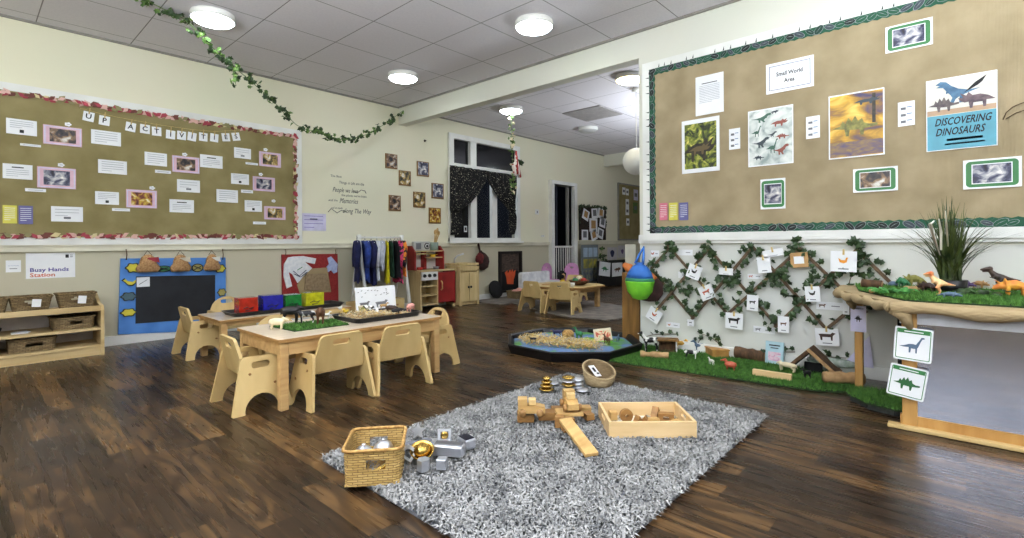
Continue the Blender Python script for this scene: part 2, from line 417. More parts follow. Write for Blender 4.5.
LAMPY = mat('lamp_diffuser_warm', (255, 236, 170), .5, emit=16.0, scale=1)
LAMPOFF = mat('lamp_diffuser_off', (206, 206, 206), .4)
# ------------------------------------------------------------------ the room
XW, YR, XEND = -2.2, -2.6, 10.9
YP = at_x(638.8, 60, XB).y                       # where the dividing wall stops and the opening begins
XBEAM2 = at_y(603.5, 158, YA).x
ZBEAM = at_x(638, 58.4, XB).z
s = MB().box(((XW + XEND) / 2, (YR + YA) / 2, -.05), (XEND - XW + .4, YA - YR + .4, .1), FLOORM).build('floor'); struct(s)
s = MB().box(((XW + XEND) / 2, (YR + YA) / 2, CEIL + .05), (XEND - XW + .4, YA - YR + .4, .1), CEILM).build('ceiling'); struct(s)
wa = wbox('L', 447.5, 132.5, 519, 243.0)                    # window on the left wall: centre s, z, w, h
WX0, WX1, WZ0, WZ1 = wa[0] - wa[2] / 2, wa[0] + wa[2] / 2, .875, wa[1] + wa[3] / 2
da0 = wp('L', 551, 184); da1 = wp('L', 572, 300)
DX0, DX1, DZ1 = da0[0], da1[0], da0[1]
def rc(x0, z0, x1, z1): return [(x0, z0), (x1, z0), (x1, z1), (x0, z1)]
RX = Matrix.Rotation(PI / 2, 4, 'X')
struct(MB().plate([[(XW, 0), (DX0, 0), (DX0, DZ1), (DX1, DZ1), (DX1, 0), (XEND, 0), (XEND, CEIL), (XW, CEIL)],
                   rc(WX0 + .04, WZ0 + .03, WX1 - .04, WZ1 - .04)], .12, WALL_L, Matrix.Translation((0, YA + .06, 0)) @ RX).build('wall_left'))
struct(MB().box((XB + .06, (YR + YP) / 2, CEIL / 2), (.12, YP - YR, CEIL), WALL_R).build('wall_right'))
struct(MB().box((XB + .06, (YP + YA) / 2, (ZBEAM + CEIL) / 2), (.12, YA - YP, CEIL - ZBEAM), WALL_R).build('trim_1'))
struct(MB().box((XBEAM2 + .08, (YA + 1) / 2, (ZBEAM + CEIL) / 2), (.16, YA - 1.0, CEIL - ZBEAM), WALL_R).build('trim_2'))
struct(MB().box((XEND + .06, (YR + YA) / 2, CEIL / 2), (.12, YA - YR, CEIL), WALL_L).build('wall_far'))
struct(MB().box(((XW + XEND) / 2, YR - .06, CEIL / 2), (XEND - XW, .12, CEIL), WALL_R).build('wall_near'))
# wall behind the camera, with a real window that lets the daylight in
KW = (-1.5, .9, 1.0, 2.25)
struct(MB().plate([[(YR, 0), (YA, 0), (YA, CEIL), (YR, CEIL)], rc(KW[0], KW[2], KW[1], KW[3])], .12, WALL_L,
                  Matrix.Translation((XW - .06, 0, 0)) @ Matrix.Rotation(PI / 2, 4, 'Z') @ RX).build('wall_back'))
w = thing('window_2', None, None, (XW - .06, (KW[0] + KW[1]) / 2, (KW[2] + KW[3]) / 2)); struct(w)
wm = MB()
for yy in (-1.17, -.02, 1.17): wm.box((0, yy, 0), (.07, .06, KW[3] - KW[2]), WHITE)
for zz in (-.6, .3, .6): wm.box((0, 0, zz), (.07, 2.4, .05), WHITE)
wm.build('window_frame', w)
# skirting boards and dado rails
SK = MB().box(((XW + DX0) / 2 - .02, YA - .009, .04), (DX0 - XW - .1, .018, .08), WHITE)
struct(SK.build('baseboard_left'))
struct(MB().box((XB - .009, (YR + YP) / 2, .04), (.018, YP - YR, .08), WHITE).build('baseboard_right'))
struct(MB().box(((DX1 + XEND) / 2 + .1, YA - .009, .04), (XEND - DX1 - .2, .018, .08), WHITE).build('baseboard_left_rear'))
m = MB().box(((XW + DX0) / 2 - .03, YA - .011, .838), (DX0 - XW - .09, .022, .055), CREAM).box(((XW + DX0) / 2 - .03, YA - .016, .862), (DX0 - XW - .09, .032, .012), CREAM)
struct(m.build('trim_3'))
m = MB().box(((DX1 + XEND) / 2 + .1, YA - .011, .85), (XEND - DX1 - .2, .022, .055), CREAM).box(((DX1 + XEND) / 2 + .1, YA - .016, .876), (XEND - DX1 - .2, .032, .012), CREAM)
struct(m.build('trim_4'))
# dark edge trim where ceiling meets wall
EDG = mat('edge_trim', (150, 146, 140), .6)
struct(MB().box(((XW + XEND) / 2, YA - .01, CEIL - .008), (XEND - XW, .02, .016), EDG).build('trim_5'))
struct(MB().box((XB - .01, (YR + YA) / 2, CEIL - .008), (.02, YA - YR, .016), EDG).build('trim_6'))
# window between the room and the dark space behind it
FR = WHITE
w = thing('window_1', None, None, ((WX0 + WX1) / 2, YA, (WZ0 + WZ1) / 2)); struct(w)
W_, H_ = WX1 - WX0, WZ1 - WZ0
fx = lambda px: at_y(px, 180, YA).x - (WX0 + WX1) / 2
fz = lambda px, py: at_y(px, py, YA).z - (WZ0 + WZ1) / 2
zt = fz(470, 167) ; mull1 = fx(472.3); mull2 = fx(493.3)
f = MB()
f.box((-W_ / 2 + .045, 0, 0), (.09, .07, H_), FR).box((W_ / 2 - .035, 0, 0), (.07, .07, H_), FR)
f.box((0, 0, H_ / 2 - .036), (W_ - .004, .074, .072), FR).box((0, 0, -H_ / 2 + .03), (W_, .09, .06), FR)
f.box((0, 0, zt), (W_ - .006, .052, .045), FR)
f.box((mull1, 0, 0), (.12, .062, H_ - .008), FR); f.box((mull2, 0, (zt - H_ / 2) / 2), (.11, .056, zt + H_ / 2 - .004), FR)
f.build('window_frame', w)
PANE = mat('pane_glass', (34, 38, 46), .06, rgb2=(28, 30, 36), alpha=.25); PANED = mat('pane_dark', (20, 20, 24), .1, rgb2=(26, 26, 30))
for i, (a, b_, c_, d_) in enumerate(((-W_ / 2 + .05, mull1, zt, H_ / 2 - .03), (mull1, W_ / 2 - .03, zt, H_ / 2 - .03), (-W_ / 2 + .05, mull1, -H_ / 2 + .03, zt),
                                   (mull1, mull2, -H_ / 2 + .03, zt), (mull2, W_ / 2 - .03, -H_ / 2 + .03, zt))):
    MB().box(((a + b_) / 2, .03, (c_ + d_) / 2), (b_ - a, .006, d_ - c_), PANED if i < 3 else PANE).build('pane', w)
struct(MB().box(((WX0 + WX1) / 2, YA - .03, WZ0 - .005), (W_ + .06, .1, .025), WHITE).build('trim_7'))
# dark rooms behind window and door
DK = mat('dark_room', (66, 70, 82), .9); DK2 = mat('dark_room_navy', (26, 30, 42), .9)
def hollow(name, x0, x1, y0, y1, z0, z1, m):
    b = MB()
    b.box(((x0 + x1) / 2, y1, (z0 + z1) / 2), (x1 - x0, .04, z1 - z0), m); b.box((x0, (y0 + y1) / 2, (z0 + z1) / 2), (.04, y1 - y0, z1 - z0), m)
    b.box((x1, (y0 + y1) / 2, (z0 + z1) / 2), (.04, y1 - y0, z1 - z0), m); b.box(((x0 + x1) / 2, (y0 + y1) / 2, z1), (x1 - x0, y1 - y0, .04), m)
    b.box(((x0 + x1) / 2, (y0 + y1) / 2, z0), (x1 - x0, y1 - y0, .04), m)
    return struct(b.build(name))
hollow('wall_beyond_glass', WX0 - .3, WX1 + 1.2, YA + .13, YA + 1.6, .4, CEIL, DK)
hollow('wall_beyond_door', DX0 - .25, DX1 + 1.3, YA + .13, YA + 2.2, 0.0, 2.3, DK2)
q = thing('office_cabinet', 'pale cabinet seen through the lower window pane', 'cabinet', (WX0 + 1.15, YA + 1.1, .43))
MB().box((0, 0, .4), (.5, .3, .8), mat('cab_grey', (178, 184, 196), .5), bev=.01).box((0, -.16, .2), (.46, .02, .34), mat('cab_blue', (120, 136, 168), .5)).build('body', q)
MB().box((0, 0, .87), (.54, .34, .05), mat('cab_top', (214, 214, 214), .5), bev=.01).build('top', q)
MB().box((0, -.02, 1.0), (.3, .06, .2), BLACK, bev=.01).build('screen', q)
# doorway with its frame
d = thing('door_1', None, None, ((DX0 + DX1) / 2, YA, 0)); struct(d)
DW = DX1 - DX0
MB().box((-DW / 2 - .04, -.005, (DZ1 + .06) / 2), (.08, .15, DZ1 + .06), WHITE).box((DW / 2 + .04, -.005, (DZ1 + .06) / 2), (.08, .15, DZ1 + .06), WHITE)\
    .box((0, -.005, DZ1 + .03), (DW, .146, .06), WHITE).build('door_frame', d)
g = MB()
MB().box((DW / 2 - .012, .085, DZ1 / 2), (.024, .06, DZ1), mat('jamb_grey', (176, 174, 168), .5)).build('door_stop', d)
g = thing('baby_gate', 'white barred safety gate across the dark doorway', 'gate', ((DX0 + DX1) / 2, YA - .03, 0))
b = MB()
b.box((0, 0, .78), (DW, .03, .035), WHITE).box((0, 0, .06), (DW, .03, .035), WHITE)
b.build('rail', g)
for i in range(9):
    MB().tube([(-DW / 2 + .04 + (DW - .08) * i / 8, 0, .06), (-DW / 2 + .04 + (DW - .08) * i / 8, 0, .78)], .008, WHITE, seg=6).build('bar', g)
# ceiling lights (one every third tile)
def ceiling_light(x, y, label, m, group=None):
    t = thing('ceiling_light', label, 'light', (x, y, CEIL), group=group)
    MB().lathe([(.001, 0), (.15, 0), (.152, -.012), (.15, -.045), (.146, -.048), (.146, -.02), (.001, -.02)], WHITE, seg=32).build('light_ring', t)
    MB().lathe([(.001, -.078), (.05, -.077), (.10, -.070), (.132, -.058), (.144, -.044), (.144, -.025), (.001, -.022)][::-1], m, seg=32).build('diffuser', t)
    return t
P1 = at_z(213, 21, CEIL - .05); P2 = at_z(403, 79, CEIL - .05); P3 = at_z(534, 28, CEIL - .05)
P4 = at_z(511, 111.5, CEIL - .05); P5 = at_z(630, 80.5, CEIL - .05); P6 = at_z(588, 131, CEIL - .05)
ceiling_light(P1.x, P1.y, 'round white ceiling light nearest the photo top left, above the activities board', LAMP)
ceiling_light(P2.x, P2.y, 'round white ceiling light near the corner where the leaf garland ends', LAMP)
ceiling_light(P3.x, P3.y, 'round white ceiling light at the top middle before the beam', LAMP)
ceiling_light(P4.x, P4.y, 'round white ceiling light beyond the beam with ivy hanging below', LAMP)
ceiling_light(P5.x, P5.y, 'warm yellow ceiling light beside the dividing wall corner', LAMPY)
ceiling_light(P6.x, P6.y, 'unlit grey ceiling light in the rear room near the vent tile', LAMPOFF)
for i, (x, y) in enumerate(((1.32, 2.6), (1.32, .8), (3.0, .5), (-.5, 4.4), (-.5, 2.6), (-.5, .8), (1.32, -1.0), (3.0, -1.2), (-.5, -1.0), (4.92, 1.4), (8.4, 2.6))):
    ceiling_light(x, y, 'round lit ceiling light outside the photograph', LAMP, 'ceiling lights out of the picture')
v = at_z(600, 115, CEIL)
t = thing('ceiling_vent', 'grey square ceiling vent tile in the rear room', 'vent', (5.797 + .3 - .3 , 3.76, CEIL))
b = MB(); VG = mat('vent_grey', (184, 180, 180), .7)
for i in range(12): b.box((-.26 + i * .047, 0, -.008), (.03, .54, .008), VG, tf((0, 0, 0)))
b.build('slat', t); MB().plate([rc(-.295, -.295, .295, .295), rc(-.27, -.27, .27, .27)], .012, mat('vent_frame', (168, 164, 164), .6), Matrix.Translation((0, 0, -.006))).build('frame', t)
# camera
cam = bpy.data.cameras.new('camera'); co = bpy.data.objects.new('camera', cam); C.objects.link(co)
cam.sensor_width = 36; cam.lens = 36 * FPX / 1024; cam.shift_y = -(269 - PCY) / 1024; cam.clip_start = .02; cam.clip_end = 60
co.location = (0, 0, H_EYE)
fw = Vector((FW[0], FW[1], 0)); rt = Vector((RT[0], RT[1], 0)); up = Vector((0, 0, 1))
c, s_ = math.cos(ROLL), math.sin(ROLL)
rx = rt * c - up * s_ ; ux = rt * s_ + up * c
R3 = Matrix((rx, ux, -fw)).transposed()
co.rotation_euler = R3.to_euler(); bpy.context.scene.camera = co
wd = bpy.data.worlds.new('world'); bpy.context.scene.world = wd; wd.use_nodes = True
wd.node_tree.nodes['Background'].inputs[0].default_value = (.85, .92, 1.0, 1); wd.node_tree.nodes['Background'].inputs[1].default_value = 6.0
vs_ = bpy.context.scene.view_settings; vs_.view_transform = 'Standard'; vs_.look = 'None'; vs_.exposure = 0.02; vs_.gamma = .9
bpy.context.scene.cycles.max_bounces = 8; bpy.context.scene.cycles.diffuse_bounces = 5
bpy.context.scene.cycles.sample_clamp_indirect = 6.0

# added fill: three unseen soft lights turned up to brighten the ceiling
def bounce(x, y, z, size, power, c=(.93, 1, 1.06)):
    l = bpy.data.lights.new('bounce_fill', 'AREA'); l.shape = 'SQUARE'; l.size = size; l.energy = power; l.color = c
    o = bpy.data.objects.new('bounce_fill', l); C.objects.link(o); o.location = (x, y, z); o.rotation_euler = (PI, 0, 0)
bounce(-.8, 1.2, 1.5, 1.2, 250); bounce(1.5, -1.2, 1.5, 1.2, 130); bounce(6.5, 1.9, 1.4, 1.0, 115)
for bx_, by_, pw in ((WX0 + .6, YA + .8, 60), (DX0 + .6, YA + 1.0, 4)):  # added fill lights, unseen, brightening the spaces behind window and door
    l = bpy.data.lights.new('dim_fill', 'POINT'); l.energy = pw; l.shadow_soft_size = .08; l.color = (.8, .9, 1)
    o = bpy.data.objects.new('dim_fill', l); C.objects.link(o); o.location = (bx_, by_, 2.1)
# ------------------------------------------------------------------ notice boards
OFF = .034     # front face of the boards
def board(wall, s0, s1, z0, z1, name_label, hess, frame_sides, border):
    """s0..s1, z0..z1 = hessian area"""
    loc, rz = wloc(wall, (s0 + s1) / 2, (z0 + z1) / 2, 0)
    t = thing('notice_board', name_label, 'notice board', loc, rz)
    w, h = s1 - s0, z1 - z0
    MB().box((0, -.015, 0), (w, .03, h), hess).build('hessian_panel', t)
    fw_ = .055
    MB().plate([rc(-w / 2 - fw_, -h / 2 - fw_, w / 2 + fw_, h / 2 + fw_), rc(-w / 2 + .005, -h / 2 + .005, w / 2 - .005, h / 2 - .005)], .034, WHITE,
               Matrix.Translation((0, -.017, 0)) @ RX).build('frame', t)
    border(t, w, h)
    return t
BR = mat('border_red', (176, 70, 84), .6); BP = mat('border_pink', (226, 186, 176), .6); BC = mat('border_cream', (222, 208, 160), .6)
BB = mat('border_brown', (120, 66, 56), .6); BGY = mat('border_sage', (150, 144, 100), .6); BG2 = mat('border_deep', (26, 66, 54), .6); BLACKP = mat('border_dark', (30, 40, 38), .6)
BG = mat('border_green', (30, 92, 66), .6); BGL = mat('border_outline', (150, 156, 158), .6); BNV = mat('border_slate', (70, 78, 88), .6)
def border_left(t, w, h):
    b = MB(); rnd = random.Random(3)
    per = []
    n = int(w / .034)
    for i in range(n + 1): x = -w / 2 + w * i / n; per += [(x, h / 2 - .02, 0), (x, -h / 2 + .018, 0)]
    for i in range(int(h / .034) + 1): per.append((w / 2 - .02, -h / 2 + i * .034, PI / 2))
    for (x, z, a) in per:
        for k in range(2):
            m = rnd.choice((BR, BR, BP, BP, BC, BB, BGY, BB)); L = rnd.uniform(.022, .036)
            an = a + rnd.choice((-1, 1)) * rnd.uniform(.3, .9)
            cx, cz = x + rnd.uniform(-.012, .012), z + rnd.uniform(-.012, .012)
            pts = [(cx + L * math.cos(an + q) * f, cz + L * math.sin(an + q) * f) for q, f in ((0, 1.1), (1.2, .6), (PI, 1), (-1.2, .6))]
            b.sheet(pts, -.033 - rnd.uniform(.002, .012), m)
    b.build('ribbon_border', t)
def border_right(t, w, h):
    b = MB(); rnd = random.Random(5); bw = .056
    wav = []
    def strip(x0, z0, x1, z1, nx, nz):
        L = math.hypot(x1 - x0, z1 - z0); n = int(L / .05); dx, dz = (x1 - x0) / L, (z1 - z0) / L
        out = []; inn = []
        for i in range(n * 4 + 1):
            d = L * i / (n * 4); o_ = .004 * math.sin(i * PI / 2); out.append((x0 + dx * d, z0 + dz * d))
            inn.append((x0 + dx * d + nx * (bw + o_), z0 + dz * d + nz * (bw + o_)))
        b.sheet(out + inn[::-1], -.032, BG)
        for i in range(int(L / .056)):
            d = .03 + i * .056 + rnd.uniform(-.008, .008)
            cx, cz = x0 + dx * d + nx * bw * .5, z0 + dz * d + nz * bw * .5
            an = math.atan2(dz, dx) + rnd.uniform(-.9, .9); ra, rb = rnd.uniform(.026, .036), rnd.uniform(.013, .021)
            leaf = lambda s: [(cx + s * ra * math.cos(an) * math.cos(q) - s * rb * math.sin(an) * math.sin(q), cz + s * ra * math.sin(an) * math.cos(q) + s * rb * math.cos(an) * math.sin(q)) for q in [2 * PI * k / 10 for k in range(10)]]
            b.sheet(leaf(1.06), -.0335, BGL); b.sheet(leaf(.94), -.035, rnd.choice((BLACKP, BNV, BG, BG2)))
            b.sheet([(cx - ra * math.cos(an) * .8, cz - ra * math.sin(an) * .8), (cx + ra * math.cos(an) * .8, cz + ra * math.sin(an) * .8), (cx, cz + .004)], -.036, BGL)
            if nz <= 0 and rnd.random() < .7:      # dark thorny tips poking past the strip
                tx, tz = cx - nx * bw * .45, cz - nz * bw * .45
                b.sheet([(tx - dx * .005, tz - dz * .005), (tx + dx * .005, tz + dz * .005), (tx - nx * .03 + dx * .004, tz - nz * .03 + dz * .004)], -.034, BLACKP)
    strip(-w / 2, h / 2, w / 2, h / 2, 0, -1); strip(-w / 2, -h / 2, w / 2, -h / 2, 0, 1); strip(-w / 2, -h / 2, -w / 2, h / 2, 1, 0)
    b.build('leaf_border', t)
a = wp('L', 296.5, 135, .03); b_ = wp('L', 296.5, 238.5, .03)
ZL1, ZL0 = a[1], b_[1]
BL = board('L', -.45, a[0], ZL0, ZL1, 'long olive hessian notice board with red ribbon border on the left wall', HESS_L, None, border_left)
a = wp('R', 648.5, 69.5, .03); b_ = wp('R', 649.5, 234, .03)
board('R', a[0], 1.7, b_[1], a[1], 'large tan hessian notice board with dark green leaf border on the right wall', HESS_R, None, border_right)

# ------------------------------------------------------------------ paper things on the left board
GREYL = mat('pale_grey_ink', (186, 188, 194), .6)
def lines(b, w, h, n, m=GREYL, x0=.12, x1=.88, z0=.2, z1=.85, th=.035, rnd=None, y=-.0015):
    rnd = rnd or random.Random(n)
    for i in range(n):
        z = h * (z1 - (z1 - z0) * i / max(1, n - 1)) - h / 2; L = (x1 - x0) * w * (1 if i < n - 1 else rnd.uniform(.4, .9))
        b.rect(-w / 2 + x0 * w + L / 2, z, L, h * th, m, y=y)
def wall_paper(wall, px, label, kind='sheet', name='paper_sheet', cat='paper', group=None, off=OFF, tilt=0.0, matp=None, fn=None):
    s, z, w, h = wbox(wall, *px, off)
    loc, rz = wloc(wall, s, z, off)
    rnd = random.Random(label)
    b = MB(); b.box((0, -.0003, 0), (w, .0012, h), matp or PAPER)
    if fn: fn(b, w, h)
    elif kind == 'sheet': lines(b, w, h, 5, th=.04, rnd=rnd)
    elif kind == 'strip': b.rect(0, 0, w * .7, h * .18, GREYL)
    o = b.build(name, None, loc, rot=(0, tilt, rz) if wall == 'L' else None, rotz=rz)
    return tag(o, label, cat, group)
PHOTO = [picture_mat('photo_%s' % n, c, 20, sd, .6) for n, c, sd in (
    ('dusk', [(26, 26, 34), (70, 60, 60), (150, 120, 90), (220, 216, 210)], 1), ('yard', [(30, 36, 30), (90, 80, 60), (190, 160, 90), (230, 228, 220)], 5),
    ('play', [(34, 30, 44), (60, 62, 90), (150, 150, 160), (235, 230, 225)], 9), ('food', [(40, 24, 20), (130, 60, 40), (200, 170, 60), (240, 236, 220)], 13))]
def photo_card(px, label, k, tagpos=None, group='pink framed photographs on the activities board'):
    s, z, w, h = wbox('L', *px, OFF)
    t = thing('framed_photo', label, 'photo', wloc('L', s, z, OFF)[0])
    b = MB(); b.box((0, -.0004, 0), (w, .0016, h), PINKP); b.plate([rc(-w * .47, -h * .46, w * .47, h * .46), rc(-w * .44, -h * .42, w * .44, h * .42)], .0006, LAVP, Matrix.Translation((0, -.0014, 0)) @ RX)
    b.build('card', t)
    MB().rect(0, 0, w * .68, h * .70, PHOTO[k], y=-.003).build('picture', t)
    if tagpos:
        ts, tz = wp('L', *tagpos, OFF)
        c = MB(); x, zz = ts - s, tz - z
        out = [(x + .021 * math.cos(q) * (1 + .14 * math.cos(5 * q)), zz + .016 * math.sin(q) * (1 + .14 * math.cos(5 * q))) for q in [2 * PI * i / 24 for i in range(24)]]
        c.sheet(out, -.003, PAPER); c.rect(x, zz, .02, .003, GREYINK, y=-.004); c.build('cloud_tag', t)
    return t
photo_card((43, 124, 82, 147.5), 'pink framed photo topped by a cloud, upper left of the activities board', 0, (68, 124.4))
photo_card((37, 166, 76, 189.5), 'pink framed photo of pale shapes, lower left of the activities board', 2, (61, 165))
photo_card((126, 189, 157, 208.5), 'pink framed photo with reddish food colours, lower middle of activities board', 3, (152, 188))
photo_card((172, 155, 199.5, 174), 'pink framed dark landscape photo, upper middle of activities board', 0, (184.6, 154.5))
photo_card((259, 151, 281, 168), 'topmost of the three pink framed photos at the right end of activities board', 1, (265.4, 149.7))
photo_card((252.6, 176, 275, 192), 'middle of the three pink framed photos at the right end of activities board', 2, (260.6, 174.4))
photo_card((264, 206, 285.6, 220), 'lowest of the three pink framed photos at the right end of activities board', 1, (273.4, 201))
def sq(b, w, h):
    lines(b, w, h, 4, z0=.45, z1=.85); b.rect(0, -h * .28, w * .14, h * .2, INK)
def ttl(b, w, h): b.rect(0, h * .28, w * .4, h * .07, INK); lines(b, w, h, 4, z0=.2, z1=.6)
def logo2(b, w, h): lines(b, w, h, 3, z0=.4, z1=.8); b.rect(0, -h * .25, w * .22, h * .14, GREYINK)
SH = [((6, 117.5, 37, 136.5), 'white text sheet with small black square, top left of activities board', sq),
      ((91, 129, 121, 146.6), 'white text sheet right of the top left pink photo under the letters', None),
      ((2.5, 163, 32.6, 180), 'white text sheet at far left, middle row of activities board', ttl),
      ((98, 159, 127, 175), 'white text sheet in second row, right of the paler pink photo', None),
      ((95, 191, 119, 205), 'small white sheet with a mark, left of the reddish pink photo', sq),
      ((51, 206, 83, 222), 'wide white sheet with one text line, bottom left of activities board', logo2),
      ((144.5, 151.5, 167, 166.7), 'white text sheet left of the dark landscape pink photo', None),
      ((200, 154, 222.6, 169), 'white text sheet right of the dark landscape pink photo', ttl),
      ((234, 147, 251, 159.5), 'small white sheet left of the topmost right end pink photo', logo2),
      ((231, 173, 249, 185), 'small white sheet left of the middle right end pink photo', sq),
      ((177, 179, 200, 193), 'white text sheet below the dark landscape pink photo', logo2),
      ((216.4, 189, 238, 203), 'white text sheet in the lower right middle of activities board', None),
      ((169.4, 199, 194, 213), 'white text sheet in the bottom row, right of the reddish pink photo', ttl),
      ((244.6, 200, 262, 212), 'small white sheet with dark square left of lowest pink photo', sq)]
for px, lb, fn in SH: wall_paper('L', px, lb, fn=fn)
ST = [((20, 143, 41, 147.5), 'narrow white caption strip below the top left black square sheet'), ((25, 188, 46, 192.3), 'narrow white caption strip below the paler left pink photo'),
      ((112, 208, 130, 211.5), 'narrow white caption strip below left of the reddish pink photo'), ((155, 169.6, 171, 174), 'narrow white caption strip touching the dark landscape photo corner'),
      ((245.5, 162, 258, 165.5), 'narrow caption strip by the topmost right end photo'), ((241, 189.5, 253, 193.4), 'narrow caption strip by the middle right end photo'),
      ((253, 221.5, 266, 224.5), 'narrow caption strip by the lowest right end photo')]
for px, lb in ST: wall_paper('L', px, lb, kind='strip', name='caption_strip', cat='label')
CY_ = mat('card_yellow', (222, 214, 96), .4); CP_ = mat('card_purple', (110, 108, 158), .4); CK_ = mat('card_pink', (218, 128, 148), .4)
wl = lambda b, w, h: lines(b, w, h, 7, m=PAPER, th=.025)
wall_paper('L', (2.5, 205, 17, 223.5), 'yellow laminated card at bottom left of the activities board', matp=CY_, fn=wl, name='laminated_card', cat='card')
wall_paper('L', (18.5, 205.5, 33, 224.2), 'slate purple laminated card beside the yellow one, activities board', matp=CP_, fn=wl, name='laminated_card', cat='card')
wall_paper('R', (659.5, 203.3, 667.6, 220), 'pink laminated card at the bottom left of the dinosaur board', matp=CK_, fn=wl, name='laminated_card', cat='card')
wall_paper('R', (669, 203, 677.7, 220), 'yellow laminated card between pink and purple on the dinosaur board', matp=CY_, fn=wl, name='laminated_card', cat='card')
wall_paper('R', (679.2, 202.8, 688.3, 220), 'purple laminated card beside the yellow one, dinosaur board', matp=CP_, fn=wl, name='laminated_card', cat='card')
# letters pegged on a string: UP ACTIVITIES
PEG = mat('peg_wood', (206, 180, 120), .6)
LET = [('U', 88.6, 116.5, .12), ('P', 104.4, 120.6, .08), ('A', 130.7, 127, .12), ('C', 145, 129, .03), ('T', 156.6, 131.4, -.02), ('I', 170.6, 134.6, .04), ('V', 181.6, 135.5, .03),
       ('I', 192, 136.7, .1), ('T', 203.3, 137, .02), ('I', 214.3, 137.8, .06), ('E', 225.9, 137.3, -.14), ('S', 236, 136.7, -.22)]
seen = {}
ords = {('I', 1): 'first letter I card after the T', ('I', 2): 'second letter I card, after the V', ('I', 3): 'third letter I card, before the E', ('T', 1): 'first letter T card, after the C', ('T', 2): 'second letter T card, between two letter I cards'}
for ch, px, py, ti in LET:
    seen[ch] = seen.get(ch, 0) + 1
    lb = ords.get((ch, seen[ch]), 'letter %s card' % ch) + ' pegged on the activities board string'
    s, z = wp('L', px, py, OFF + .004)
    t = thing('letter_card', lb, 'letter card', (s, YA - OFF - .004, z), rot=(0, ti, 0), group='pegged letter cards spelling a heading')
    r_ = .048
    b = MB(); b.box((0, 0, 0), (r_ * 1.5, .0015, r_ * 1.65), PAPER); b.text(ch, 0, 0, r_ * .85, INK, bold=True); b.build('card', t)
    MB().box((0, -.004, r_ * .95), (.008, .008, .05), PEG, bev=.002).build('peg', t)
pts = [wp('L', x, y, OFF + .006) for x, y in ((80, 108), (104, 114.5), (130, 119.5), (157, 124.5), (192, 129.5), (214, 131.5), (242, 130))]
tag(MB().tube([(p[0], YA - OFF - .005, p[1]) for p in pts], .0014, STRAW, seg=5).build('heading_string'), 'thin string holding the pegged letter cards across the activities board', 'string')

# ------------------------------------------------------------------ left wall: other papers
def lav(b, w, h):
    lines(b, w, h, 4, m=mat('purple_ink', (130, 120, 190), .5), th=.03); b.rect(0, h * .18, w * .3, h * .05, INK)
wall_paper('L', (301, 213, 326, 231), 'lavender notice taped on the wall right of the activities board', matp=LAVP, fn=lav, off=.001, name='notice', cat='notice')
QUOTE = [('The Best', 336, 176.3, 11, 2.2, .0), ('Things in Life are the', 351.5, 183.5, 25, 2.6, .1), ('People we love', 345.5, 190.5, 25, 4.6, .25), ("the places we've been", 354, 196, 25, 2.2, .1),
         ('and the', 333, 200.3, 9, 2.2, .1), ('Memories', 349, 201.3, 18, 5.0, .25), ("we've made", 337, 208, 11, 2.2, .1), ('along The Way', 357, 211.5, 28, 4.6, .25)]
q0 = wp('L', 349, 195, .0); t = thing('wall_quote', 'grey script wall lettering about the best things in life', 'wall lettering', (q0[0], YA - .0005, q0[1]))
QI = mat('quote_ink', (84, 84, 86), .6)
for tx, px, py, pw, ph, sl in QUOTE:
    a = wp('L', px - pw / 2, py); c2 = wp('L', px + pw / 2, py + .25); zz = wp('L', px, py)[1]; hh = wp('L', px, py - ph / 2)[1] - wp('L', px, py + ph / 2)[1]
    MB().text(tx, (a[0] + c2[0]) / 2 - q0[0], zz - q0[1], hh, QI, width=c2[0] - a[0], slant=sl).build('lettering', t)
for pp in ([(328, 212), (331, 208.5), (334.5, 211), (337, 213), (341, 210.5), (346, 211.5)], [(353, 191.5), (357, 193), (361, 190), (365, 191), (366, 193.5)]):
    MB().tube([(wp('L', *p)[0] - q0[0], -.001, wp('L', *p)[1] - q0[1]) for p in pp], .0035, QI, seg=5).build('flourish', t)
SQP = [(391.2, 161.8, 0, 'nearest the top left'), (422.8, 169.5, 2, 'at the top right with pale sky'), (404.7, 178.7, 1, 'second down on the left side'), (437.5, 191.5, 2, 'furthest right, above the orange one'),
       (419.2, 200.2, 1, 'in the centre of the lower row'), (394.6, 203.6, 0, 'lowest at the left'), (434.7, 216.1, 3, 'lowest at the right, with orange centre')]
for px, py, k, lb in SQP:
    s, z, w, h = wbox('L', px - 5.9, py - 8.6, px + 5.9, py + 7.6, .004)
    t = thing('square_photo', 'small square wooden photo block ' + lb + ' left of window', 'photo', (s, YA, z))
    MB().box((0, -.006, 0), (w, .012, h), OAK).build('block', t); MB().rect(0, .004, w * .86, h * .86, PHOTO[k], y=-.0125).build('picture', t)
p = wp('L', 424.7, 140.8)
tag(MB().lathe([(.001, 0), (.016, 0), (.014, .008), (.006, .012), (.006, .03), (.001, .03)], mat('hook_brown', (90, 76, 64), .5)).build('wall_hook', None, (p[0], YA, p[1]), rot=(PI / 2, 0, 0)), 'small dark round hook on the wall above the square photos', 'hook')
